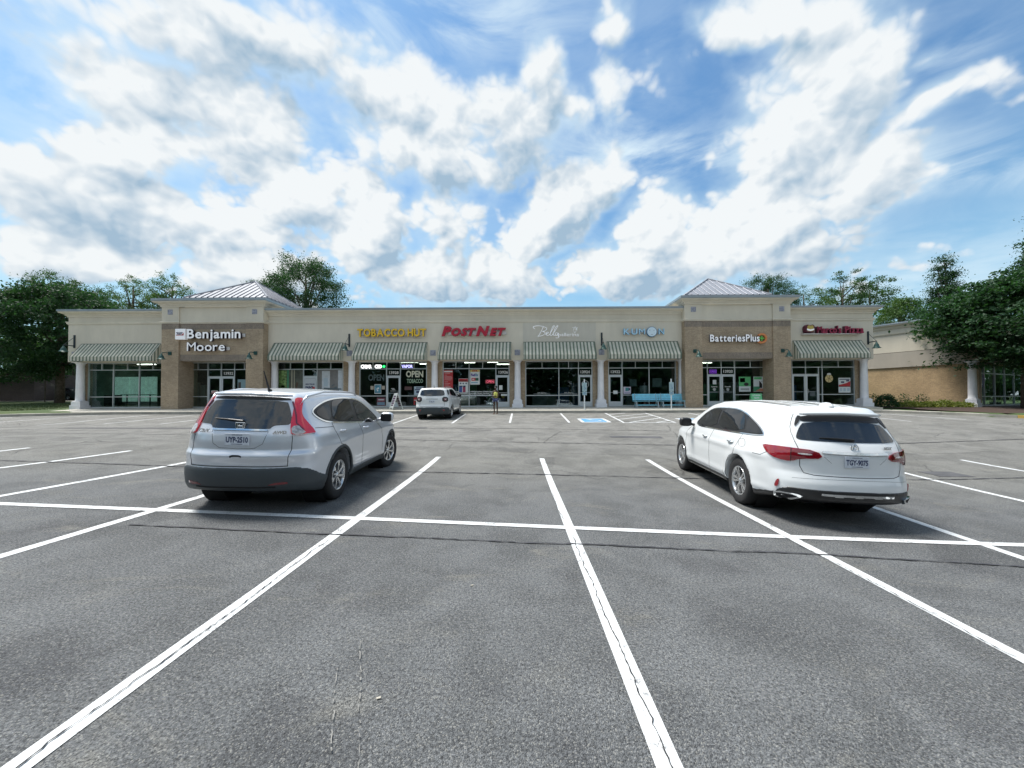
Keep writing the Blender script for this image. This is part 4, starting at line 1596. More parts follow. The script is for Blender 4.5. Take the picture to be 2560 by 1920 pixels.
text('lettering', 'OPEN', .42, (0, 0, .48), mat('cream window paint', (.62, .64, .52), .6), o, bold=.022, width=1.22)
text('lettering', 'TOBACCO', .27, (.02, 0, .06), mat('pale green window paint', (.36, .50, .38), .6), o, bold=.008, width=1.14)
o = thing('window_sign', 'faint grey green OPEN lettering left of the tobacco shop door', 'window sign', (-10.55, GY_, 2.9))
text('lettering', 'OPEN', .42, (0, 0, .04), mat('faded window paint', (.06, .095, .10), .6), o, bold=.022, width=1.14)
for i, (xx, zz, ww) in enumerate(((-10.9, 3.5, .34), (-10.28, 3.55, .2))):
    pass

M_POSTB = mat('blue photograph print', (.07, .22, .30), .5, var=.5, vscale=5)
M_PAPER = mat('white paper', (.62, .66, .66), .6)
M_CREAMP = mat('beige card', (.42, .37, .30), .7)
o = sheet('poster', 'blue and white picture poster left of the tobacco shop door', 'poster', -10.68, 2.00, -10.20, 2.66, M_PAPER)
bars(o, [('picture', -.21, .05, .21, .62, M_POSTB)])
for dx_, dz_, r_ in ((-.02, .22, .06), (.03, .38, .07), (-.06, .33, .05)):
    MB().lathe([(0, 0), (r_, 0), (r_, .001), (0, .001)], 12, Matrix.Translation((dx_, -.008, dz_)) @ Matrix.Rotation(R(90), 4, 'X')).build('pale_blot', M_PAPER, o)
sheet('notice_card', 'small beige card left of the blue poster in the tobacco shop window', 'notice card', -10.96, 2.29, -10.74, 2.55, M_CREAMP)
sheet('notice_card', 'small beige card between the blue poster and the tobacco shop door', 'notice card', -10.16, 2.30, -9.95, 2.56, M_CREAMP)
o = sheet('poster', 'pale poster with blue lines at the right of the tobacco shop window', 'poster', -7.87, 1.90, -7.2, 2.50, mat('pale blue paper', (.40, .50, .58), .6))
bars(o, [('printed_line', -.2, .46, .2, .53, M_NAVY), ('printed_line', -.28, .34, .28, .41, M_NAVY), ('printed_line', -.18, .14, .15, .28, M_NAVY)])
o = sheet('poster', 'brown slanted poster low in the right tobacco shop window', 'poster', -8.55, 2.25, -8.02, 2.50, mat('brown print', (.10, .05, .05), .6))
o = sheet('poster', 'red and blue poster in the low pane left of the tobacco shop door', 'poster', -10.5, 1.14, -9.92, 1.72, mat('dull red print', (.17, .06, .08), .6, var=.5, vscale=6))
bars(o, [('printed_block', -.26, .05, .26, .26, mat('dull blue print', (.16, .26, .34), .6)), ('printed_line', -.2, .40, .2, .46, M_PAPER)])
o = sheet('poster', 'red poster in the low pane right of the tobacco shop door', 'poster', -7.9, 1.2, -7.3, 1.72, M_REDP)
bars(o, [('printed_line', -.26, .30, .26, .36, M_PAPER), ('printed_block', -.2, .03, .2, .22, mat('dark print', (.05, .04, .035), .6))])
o = sheet('door_notice', 'white hours print on the tobacco shop door', 'door notice', -9.55, 2.18, -9.13, 2.20, M_WHITE)
bars(o, [('printed_line', -.1, .09, .12, .12, M_WHITE), ('printed_line', -.16, .17, .08, .20, M_WHITE)])

# post shop
o = sheet('poster', 'tall red list poster at the left of the post shop window', 'poster', -5.78, 1.9, -5.12, 3.66, M_REDP)
bars(o, [('printed_line', -.3, 1.60, .3, 1.70, M_WHITE)] + [('printed_line', -.27, z_, -.27 + w_, z_ + .035, mat('pink print', (.55, .30, .30), .6)) for z_, w_ in
         ((1.5, .4), (1.38, .2), (1.28, .5), (1.20, .54), (1.12, .54), (1.04, .48), (.9, .25), (.78, .4), (.68, .3), (.58, .44), (.42, .28), (.32, .4))])
o = sheet('poster', 'white poster with two figures and a red head in the post shop window', 'poster', -4.72, 2.05, -4.05, 3.05, M_PAPER)
bars(o, [('printed_head', -.32, .77, .32, .98, M_REDP), ('printed_line', -.28, .80, .28, .86, M_WHITE), ('printed_figure', -.30, .03, -.08, .42, mat('blue print', (.04, .09, .28), .6)),
         ('printed_figure', -.04, .03, .16, .42, mat('crimson print', (.35, .05, .10), .6)), ('printed_hair', -.30, .42, -.05, .5, M_NAVY), ('printed_hair', -.02, .38, .16, .5, M_NAVY)])
for dx_ in (-.2, 0, .2):
    MB().lathe([(0, 0), (.05, 0), (.05, .001), (0, .001)], 12, Matrix.Translation((dx_, -.0065, .65)) @ Matrix.Rotation(R(90), 4, 'X')).build('printed_dot', M_NAVY, o)
o = sheet('poster', 'white poster with carrier logos in the middle of the post shop window', 'poster', -3.90, 2.62, -3.22, 3.68, M_PAPER)
bars(o, [('printed_band', -.33, .90, .33, 1.04, mat('yellow print', (.60, .48, .10), .6))])
text('lettering', 'DHL', .09, (0, -.0105, .925), M_REDP, o, bold=.01, width=.4)
text('lettering', 'Fed', .17, (-.14, -.0065, .60), mat('purple print', (.07, .03, .26), .6), o, bold=.014, width=.30)
text('lettering', 'Ex', .17, (.12, -.0065, .60), M_BLUED, o, bold=.014, width=.20)
bars(o, [('red_block', -.25, .27, .03, .47, mat('bright red print', (.55, .05, .05), .6)), ('green_block', .03, .27, .25, .47, mat('dark green print', (.02, .10, .06), .6)), ('printed_line', -.28, .10, .2, .17, mat('steel blue print', (.16, .34, .46), .6))])
MB().box((-.19, -.0085, .345), (-.05, -.0066, .40)).build('printed_line', M_WHITE, o)
o = thing('neon_sign', 'red OPEN sign hanging in the post shop window', 'neon sign', (-2.50, WY + .10, 2.70))
MB().box((-.33, 0, 0), (.33, .02, .27), .004).build('backing', M_BLACK, o)
text('lettering', 'OPEN', .17, (0, -.004, .05), mat('red neon', (.7, .1, .15), .4, emit=(1, .12, .2), es=.8), o, width=.52)
nb = MB()
for p0, p1 in (((-.31, .02), (.31, .02)), ((.31, .02), (.31, .25)), ((.31, .25), (-.31, .25)), ((-.31, .25), (-.31, .02))):
    nb.tube([(p0[0], -.006, p0[1]), (p1[0], -.006, p1[1])], .008, 5)
nb.build('border_tube', mat('dim red neon', (.5, .1, .1), .4, emit=(1, .15, .2), es=.35), o)
for i, (z_, body, xa_, xb_) in enumerate(((2.10, 'Shipping | Printing | Direct Mail | Copying | Graphic Design', -5.2, -2.2), (1.98, 'Packing | Laminating | Scanning | Notary Services | Web', -5.15, -2.2),
                                       (1.86, 'Mailbox Rental | Canvas Mail | Marketing Support | Binding', -5.2, -2.2))):
    o = thing('window_lettering', '%s line of white service words across the post shop window' % ('top', 'middle', 'bottom')[i], 'window lettering', ((xa_ + xb_) / 2, GY_ - (0.0 if i else 0), z_), 0)
    text('lettering', body, .065, (0, -.002, 0), M_WHITE, o, width=xb_ - xa_, bold=.004)
o = sheet('door_notice', 'white notice on the left of the post shop door', 'door notice', -1.86, 2.24, -1.62, 2.56, M_PAPER)
o = sheet('door_notice', 'narrow white label below the push bar of the post shop door', 'door notice', -1.72, 1.82, -1.28, 1.94, M_PAPER, y=WY - .02)

# dance shop
for x, w_ in ((1.15, 'left'), (3.05, 'right')):
    o = thing('window_lettering', 'small white script and rule low on the %s dance shop window' % w_, 'window lettering', (x, GY_, 1.93), 0)
    text('lettering', 'Bella Ballerina', .085, (0, 0, .05), M_WHITE, o, shear=.4, width=.62)
    MB().box((-.6, -.001, 0), (.6, .001, .014)).build('underline', M_WHITE, o)
o = thing('door_logo', 'round white outline logo on the dance shop door', 'door logo', (4.22, GY_, 2.62), 0)
rg = MB()
vs, fs = [], []
for i in range(40):
    a = 2 * math.pi * i / 40
    for r_ in (.235, .255):
        vs.append((r_ * math.cos(a), 0, r_ * math.sin(a)))
    k_, j_ = i * 2, ((i + 1) % 40) * 2
    fs.append((k_, j_, j_ + 1, k_ + 1))
rg.add(vs, fs).build('ring', M_WHITE, o)
text('lettering', 'Bella', .10, (0, 0, .0), M_WHITE, o, shear=.4, width=.26)
text('lettering', 'BALLERINA', .045, (0, 0, -.09), M_WHITE, o, width=.22)
# maths school
o = sheet('poster', 'small poster of blue and lilac shapes beside the maths school door', 'poster', 6.90, 1.93, 7.42, 2.42, mat('lilac paper', (.55, .52, .62), .6))
bars(o, [('printed_block', -.12, .20, .12, .44, mat('teal print', (.05, .22, .25), .6)), ('printed_block', .10, .25, .22, .40, M_NAVY), ('printed_line', -.2, .06, .2, .10, mat('violet print', (.25, .22, .40), .6))])
sheet('door_notice', 'pale square notice on the push bar of the maths school door', 'door notice', 6.18, 1.92, 6.48, 2.16, M_PAPER, y=WY - .02)
sheet('poster', 'grey backed poster high behind the maths school left window', 'poster', 7.35, 2.45, 7.85, 2.95, mat('poster back', (.10, .12, .125), .8), y=WY + .06)
sheet('poster', 'wide grey backed poster low behind the maths school left window', 'poster', 8.05, 1.93, 8.62, 2.5, MATS['poster back'], y=WY + .06)
sheet('poster', 'grey backed poster behind the maths school right window', 'poster', 8.95, 2.40, 9.6, 3.02, MATS['poster back'], y=WY + .06)
# battery shop
o = sheet('poster', 'green and white poster in the battery shop window', 'poster', 15.00, 2.05, 15.82, 3.10, M_PAPER)
M_PG = mat('bright green print', (.10, .42, .16), .6)
bars(o, [('printed_block', -.41, .38, .41, 1.05, M_PG), ('printed_square', -.34, .66, .02, .96, mat('deep green print', (.03, .16, .07), .6)), ('printed_line', -.3, .12, .3, .16, MATS['poster back']), ('printed_line', -.3, .2, .3, .23, MATS['poster back'])])
mb = MB().lathe([(0, 0), (.17, 0), (.17, .002), (0, .002)], 16, Matrix.Translation((.10, -.0085, .52)) @ Matrix.Rotation(R(90), 4, 'X') @ Matrix.Diagonal((1, .7, 1, 1)))
mb.build('printed_tool', M_BLACK, o)
o = sheet('poster', 'white poster of a hand holding a phone in the battery shop window', 'poster', 16.02, 2.05, 16.78, 3.10, M_PAPER)
bars(o, [('printed_head', -.34, .86, .2, 1.02, M_PG), ('printed_block', -.38, .02, .05, .36, mat('mid green print', (.06, .26, .14), .6)), ('printed_tower', .02, .26, .22, .74, M_BLACK)])
fixn(MB().prism([(.02, .80), (.10, .82), (.38, .45), (.30, .42)], -.0105, -.0085).build('printed_phone', M_WHITE, o))
fixn(MB().prism([(-.25, .02), (.30, .02), (.38, .12), (.34, .22), (.1, .22), (-.12, .12)], -.0125, -.0105).build('printed_hand', mat('skin tone print', (.48, .20, .13), .6), o))
for x, w_ in ((13.28, 'left'), (14.22, 'right')):
    o = thing('door_notice', 'small white hours lettering on the %s battery shop door leaf' % w_, 'door notice', (x, GY_, 2.1), 0)
    text('lettering', 'Batteries Plus', .05, (0, 0, .28), M_WHITE, o, width=.42, bold=.004)
    for z_, w2 in ((.17, .08), (.12, .11), (.07, .09), (.02, .06)):
        MB().box((-w2, -.001, z_), (w2, .001, z_ + .028)).build('printed_line', M_WHITE, o)
sheet('door_notice', 'pale sticker high on the left battery shop door leaf', 'door notice', 13.17, 2.58, 13.42, 2.88, M_PAPER)
o = thing('neon_sign', 'violet OPEN sign above the battery shop doors', 'neon sign', (13.24, WY + .10, 3.36))
text('lettering', 'OPEN', .14, (0, -.004, .05), mat('violet neon', (.3, .1, .6), .4, emit=(.35, .08, .8), es=.6), o, width=.38)
nb = MB()
for p0, p1 in (((-.23, .0), (.23, .0)), ((.23, .0), (.23, .24)), ((.23, .24), (-.23, .24)), ((-.23, .24), (-.23, .0))):
    nb.tube([(p0[0], -.006, p0[1]), (p1[0], -.006, p1[1])], .008, 5)
nb.build('border_tube', MATS['violet neon'], o)
# pizza shop
o = sheet('poster', 'white and red menu poster in the pizza shop window', 'poster', 21.95, 1.96, 22.78, 3.0, M_PAPER)
bars(o, [('printed_food', -.40, .44, .40, .56, M_REDP), ('printed_line', -.36, .90, .36, .96, M_NAVY), ('printed_price', .12, .78, .34, .88, M_NAVY), ('printed_price', -.24, .68, -.02, .79, M_NAVY),
         ('printed_rule', -.41, .40, .41, .44, MATS['dark print'])] + [('printed_column', x_, .10, x_ + .16, .32, MATS['pale blue paper']) for x_ in (-.34, -.08, .18)])
fixn(MB().prism([(-.3, .56), (.40, .56), (.40, .80), (.1, .66)], -.0105, -.0065).build('printed_food', M_REDP, o))
o = thing('window_sign', 'round cream pizza sign with a white chef hat in the pizza shop window', 'window sign', (21.30, GY_, 2.95), 0)
M_CREAM = mat('cream print', (.62, .50, .24), .6)
MB().lathe([(0, 0), (.27, 0), (.27, .003), (0, .003)], 30, Matrix.Rotation(R(90), 4, 'X')).build('pizza_disc', M_CREAM, o)
for k_ in range(3):
    a = k_ * math.pi / 3 + .3
    w_ = Vector((math.cos(a), 0, math.sin(a)))
    n_ = Vector((-w_.z, 0, w_.x)) * .018
    vs = [w_ * .25 + n_, w_ * .25 - n_, w_ * -.25 - n_, w_ * -.25 + n_]
    MB().add([(v_.x, -.005 - .001 * k_, v_.z) for v_ in vs], [(0, 1, 2, 3)]).build('slice_line', mat('tan print', (.20, .13, .06), .6), o)
MB().lathe([(0, 0), (.12, 0), (.12, .003), (0, .003)], 16, Matrix.Translation((0, 0, .31)) @ Matrix.Rotation(R(90), 4, 'X') @ Matrix.Diagonal((1.3, .6, 1, 1))).build('chef_hat', M_WHITE, o)
sheet('door_notice', 'pale notice tilted on the right pizza shop door leaf', 'door notice', 19.95, 1.72, 20.3, 1.98, MATS['poster back'])
# paint shop
def fill_sheet(o, items):
    bars(o, items)


M_LOGOB = M_NAVY
for x, w_ in ((-22.05, 'left'), (-21.10, 'right')):
    o = thing('door_logo', 'white and red paint logo on the %s door leaf of the left brick tower' % w_, 'door logo', (x, GY_ - .003, 2.06), 0)
    MB().box((-.24, -.001, .06), (.20, .001, .20)).build('sheet', M_WHITE, o)
    text('lettering', 'PAINT', .07, (-.04, -.0035, .09), M_REDP, o, width=.3, bold=.006)
    MB().box((-.24, -.001, .0), (.24, .001, .052)).build('red_bar', M_REDP, o)
o = sheet('poster', 'pale blue poster of a dark figure right of the doors in the left brick tower', 'poster', -20.42, 2.05, -19.85, 3.05, mat('pale teal paper', (.22, .34, .38), .6))
bars(o, [('printed_figure', -.24, .1, -.05, .8, MATS['dark print'])])

# window murals of the paint shop: printed photographs of rooms
o = sheet('window_mural', 'printed photograph of a rocking chair on a porch, left mural of the paint shop', 'window mural', -17.52, 1.12, -15.75, 3.72, mat('porch print', (.07, .08, .065), .6, var=.5, vscale=1.5), y=WY + .008)
M_PF = mat('porch floor print', (.38, .41, .42), .6, var=.2)
M_LEAFP = mat('leaf print', (.16, .26, .09), .6, var=.8, vscale=6)
M_BRP = mat('brown chair print', (.085, .05, .03), .6)
bars(o, [('printed_floor', -.88, .02, .88, .92, M_PF), ('printed_leaves', -.84, 1.35, -.30, 2.55, M_LEAFP), ('printed_leaves', -.72, .98, -.42, 1.5, mat('dark leaf print', (.04, .09, .03), .6, var=.5, vscale=8)),
         ('printed_post', -.26, .95, -.14, 2.58, MATS['mid green print']), ('printed_post', .04, .95, .12, 2.58, mat('cream post print', (.36, .35, .27), .6)), ('printed_post', .22, .95, .28, 2.58, MATS['cream post print']),
         ('printed_seat', -.38, 1.0, .05, 1.25, mat('pale seat print', (.30, .34, .18), .6))])
ch = MB()
for p0, p1, r_ in (((-.16, .30), (-.16, .95), .025), ((.25, .28), (.42, 1.72), .03), ((-.16, .74), (.34, .74), .04), ((-.2, .96), (.36, .98), .022), ((-.3, .18), (.5, .26), .022), ((.34, .74), (.5, 1.7), .03),
                   ((-.14, .3), (.32, .3), .02), ((-.05, .18), (-.1, .7), .02), ((.28, .2), (.28, .74), .022)):
    d = Vector((p1[0] - p0[0], 0, p1[1] - p0[1])).normalized()
    n_ = Vector((-d.z, 0, d.x)) * r_
    ch.add([(p0[0] + n_.x, -.0105, p0[1] + n_.z), (p1[0] + n_.x, -.0105, p1[1] + n_.z), (p1[0] - n_.x, -.0105, p1[1] - n_.z), (p0[0] - n_.x, -.0105, p0[1] - n_.z)], [(0, 1, 2, 3)])
ch.build('printed_chair', M_BRP, o)
o = sheet('window_mural', 'printed photograph of a table by a white window, right mural of the paint shop', 'window mural', -14.71, 1.12, -12.95, 3.72, mat('grey room print', (.19, .19, .19), .6, var=.15), y=WY + .008)
M_WP = mat('white window print', (.52, .57, .62), .6, var=.12, vscale=4)
M_TP = mat('table print', (.36, .43, .46), .6)
bars(o, [('printed_wall', -.86, .02, .86, .95, mat('pale floor print', (.40, .47, .50), .6, var=.2)), ('printed_window', -.58, 1.25, -.02, 2.5, M_WP), ('printed_window', .56, .95, .86, 2.55, M_WP)])
bars(o, [('printed_pane', -.46, 1.42, -.16, 2.0, MATS['pale blue paper'])], -.0085)
tb_ = MB()
for p0, p1, r_ in (((-.45, 1.28), (.8, 1.22), .045), ((-.12, .2), (-.12, 1.2), .03), ((.02, .25), (.02, 1.2), .02), ((.6, .12), (.6, 1.2), .028), ((-.72, 1.4), (-.55, .7), .022), ((-.6, .70), (-.25, .72), .03), ((-.55, .1), (-.55, .7), .018), ((-.25, .1), (-.25, .7), .018),
                   ((.3, 1.3), (.5, 1.36), .05), ((.1, 1.42), (.3, 1.55), .03), ((.35, .6), (.7, .6), .02)):
    d = Vector((p1[0] - p0[0], 0, p1[1] - p0[1])).normalized()
    n_ = Vector((-d.z, 0, d.x)) * r_
    tb_.add([(p0[0] + n_.x, -.0125, p0[1] + n_.z), (p1[0] + n_.x, -.0125, p1[1] + n_.z), (p1[0] - n_.x, -.0125, p1[1] - n_.z), (p0[0] - n_.x, -.0125, p0[1] - n_.z)], [(0, 1, 2, 3)])
tb_.build('printed_table', mat('dark table print', (.10, .14, .16), .6), o)
o = sheet('window_sign', 'white paint shop board covering the narrow door between the two room murals', 'window sign', -15.66, 1.22, -14.81, 3.10, mat('pale board', (.48, .52, .56), .5), y=WY - .04)
bars(o, [('red_bar', -.34, 1.02, .34, 1.12, M_REDP), ('red_roller', .16, 1.12, .34, 1.28, M_REDP), ('red_bar', -.42, .50, .42, .60, M_REDP)])
text('lettering', 'SPECTRUM', .09, (0, -.0065, 1.42), M_NAVY, o, width=.64, bold=.006)
text('lettering', 'PAINT', .17, (-.05, -.0105, 1.16), M_NAVY, o, width=.54, bold=.012)

# ------------------------------------------------------------------ benches, sign posts, boards
M_BENCH = mat('sky blue bench paint', (.24, .66, .84), .5, var=.1, vscale=5)
M_BLEG = mat('pale grey bench leg', (.36, .42, .44), .6)


def bench(x, y, label):
    o = thing('bench', label, 'bench', (x, y, wz(y)), 0, 'sky blue benches')
    w = .88
    tilt = Matrix.Translation((0, .18, .44)) @ Matrix.Rotation(R(-14), 4, 'X')
    for k_ in range(4):
        MB().box((-w, 0, .06 + k_ * .115), (w, .03, .06 + k_ * .115 + .10), .006, tilt).build('back_slat', M_BENCH, o)
    for k_ in range(4):
        MB().box((-w - .04, -.27 + k_ * .115, .42), (w + .04, -.27 + k_ * .115 + .10, .45), .006).build('seat_slat', M_BENCH, o)
    MB().box((-w + .14, -.02, .13), (w - .14, .10, .20), .006).build('stretcher', M_BENCH, o)
    for sx_ in (-1, 1):
        for y0_, y1_ in ((-.18, -.30), (.12, .30)):
            mb = MB()
            xx = sx_ * (w - .16)
            mb.add([(xx - .035, y1_ - .03, .0), (xx + .035, y1_ - .03, 0), (xx + .035, y1_ + .04, 0), (xx - .035, y1_ + .04, 0),
                    (xx - .035, y0_ - .03, .42), (xx + .035, y0_ - .03, .42), (xx + .035, y0_ + .04, .42), (xx - .035, y0_ + .04, .42)],
                   [(3, 2, 1, 0), (4, 5, 6, 7), (0, 1, 5, 4), (1, 2, 6, 5), (2, 3, 7, 6), (3, 0, 4, 7)])
            mb.build('leg', M_BLEG, o)
        MB().tube([(sx_ * (w - .16), .14, .44), (sx_ * (w - .16), .32, .98)], .018, 6).build('back_support', M_BLEG, o)


bench(8.22, 26.2, 'sky blue slatted bench beside the door, left of the pair')
bench(10.0, 26.2, 'sky blue slatted bench beside the brick tower, right of the pair')

M_SIGNP = mat('pale reserved parking sign', (.38, .52, .55), .5)
M_POST = mat('white sign post paint', (.66, .72, .74), .5)
M_SBLUE = mat('sign symbol blue', (.09, .24, .42), .5)


def sign_post(x, y, h, label):
    o = thing('parking_sign', label, 'parking sign', (x, y, wz(max(y, 24.1)) if y > 24 else float(gz(x, y))), 0, 'reserved parking signs on white posts')
    MB().tube([(0, 0, 0), (0, 0, h)], .038, 8).build('post', M_POST, o)
    MB().box((-.15, -.055, h - .78), (.15, -.045, h - .22), .004).build('sign_plate', M_SIGNP, o)
    MB().box((-.14, -.056, h - 1.02), (.14, -.046, h - .80), .004).build('lower_plate', M_SIGNP, o)
    mb = MB()
    c = [(.0 + .055 * math.cos(t_), -.058, h - .58 + .055 * math.sin(t_)) for t_ in np.linspace(-3, 1.0, 12)]
    mb.tube(c, .010, 5)
    mb.tube([(-.03, -.058, h - .40), (-.02, -.058, h - .53), (.04, -.058, h - .54), (.07, -.058, h - .62)], .011, 5)
    mb.lathe([(0, 0), (.018, 0), (.018, .002), (0, .002)], 8, Matrix.Translation((-.035, -.058, h - .37)) @ Matrix.Rotation(R(90), 4, 'X'))
    mb.build('wheelchair_symbol', M_SBLUE, o)
    for z_ in (h - .87, h - .92, h - .97):
        MB().box((-.09, -.0575, z_), (.09, -.0565, z_ + .022)).build('printed_line', M_SBLUE, o)


sign_post(3.75, 24.45, 1.95, 'pale reserved parking sign on a white post in front of the dance shop door')
sign_post(9.25, 24.45, 1.95, 'pale reserved parking sign on a white post in front of the right hand bench')

# A-frame board
o = thing('sandwich_board', 'white folding sandwich board beside the tobacco shop door', 'sandwich board', (-8.55, 25.35, wz(25.35)), R(-52))
M_AF = mat('white board plastic', (.66, .70, .68), .5, var=.08)
for s_ in (-1, 1):
    Mt = Matrix.Rotation(R(18 * s_), 4, 'X')
    Mt = Matrix.Translation((0, s_ * -.345, 0)) @ Matrix.Rotation(R(-18 * s_), 4, 'X')
    fm = MB()
    fm.box((-.33, -.02, 0), (-.26, .02, 1.10), .008, Mt)
    fm.box((.26, -.02, 0), (.33, .02, 1.10), .008, Mt)
    fm.box((-.259, -.02, .98), (.259, .02, 1.12), .008, Mt)
    fm.box((-.259, -.02, .10), (.259, .02, .20), .008, Mt)
    p_ = fm.build('board_frame', M_AF, o)
    MB().box((-.258, -.012, .201), (.258, .012, .979), 0, Mt).build('panel', M_AF if s_ < 0 else M_AF, p_)
    pr = MB()
    for k_, (c0, c1) in enumerate(((.84, .94), (.68, .80), (.52, .64), (.36, .48), (.24, .32))):
        pr.box((-.22, -.0145 if s_ > 0 else -.0145, c0), (.22, -.0125, c1), 0, Mt)
    pr.build('printed_picture', mat('magenta and navy print', (.10, .04, .10), .6, var=.8, vscale=9), p_)

o = thing('sandwich_board', 'bright green board with white lettering in front of the battery shop window', 'sandwich board', (15.45, 25.9, wz(25.9)), 0)
M_LIME = mat('bright green board', (.14, .55, .24), .5)
for s_ in (1, -1):
    Mt = Matrix.Translation((0, s_ * -.22, 0)) @ Matrix.Rotation(R(-12 * s_), 4, 'X')
    q = MB().box((-.37, -.012, .08), (.37, .012, .95), .01, Mt).build('panel', M_LIME, o)
    MB().box((-.36, -.015, 0), (-.31, .015, .079), 0, Mt).box((.31, -.015, 0), (.36, .015, .079), 0, Mt).build('foot', M_BLACK, o)
    if s_ == 1:
        for body, h_, z_, w_ in (('LITHIUM', .10, .78, .52), ('NOW!', .11, .60, .34)):
            me = text_mesh(body, h_, width=w_, bold=.006)
            for v_ in me.vertices:
                v_.co = Mt @ Vector((v_.co.x, v_.co.y - .0135, v_.co.z + z_))
            me.materials.append(M_WHITE)
            obj('lettering', me, q)
    

# ------------------------------------------------------------------ cars: bodies are level sets of smooth functions
def smax(a, b, k):
    h = np.clip(.5 + .5 * (a - b) / k, 0, 1)
    return b + (a - b) * h + k * h * (1 - h)


def lut(pts, x, s=.03):
    """smoothed piecewise-linear table"""
    p = np.array(pts, dtype=float)
    g = np.linspace(p[0, 0], p[-1, 0], 600)
    v = np.interp(g, p[:, 0], p[:, 1])
    n = max(1, int(s / (g[1] - g[0])))
    ker = np.hanning(2 * n + 3)
    ker /= ker.sum()
    vp = np.pad(v, n + 1, mode='edge')
    # keep end slopes
    vp[:n + 1] = v[0] + (v[1] - v[0]) * np.arange(-(n + 1), 0)
    vp[-(n + 1):] = v[-1] + (v[-1] - v[-2]) * np.arange(1, n + 2)
    v = np.convolve(vp, ker, mode='valid')
    return np.interp(x, g, v)


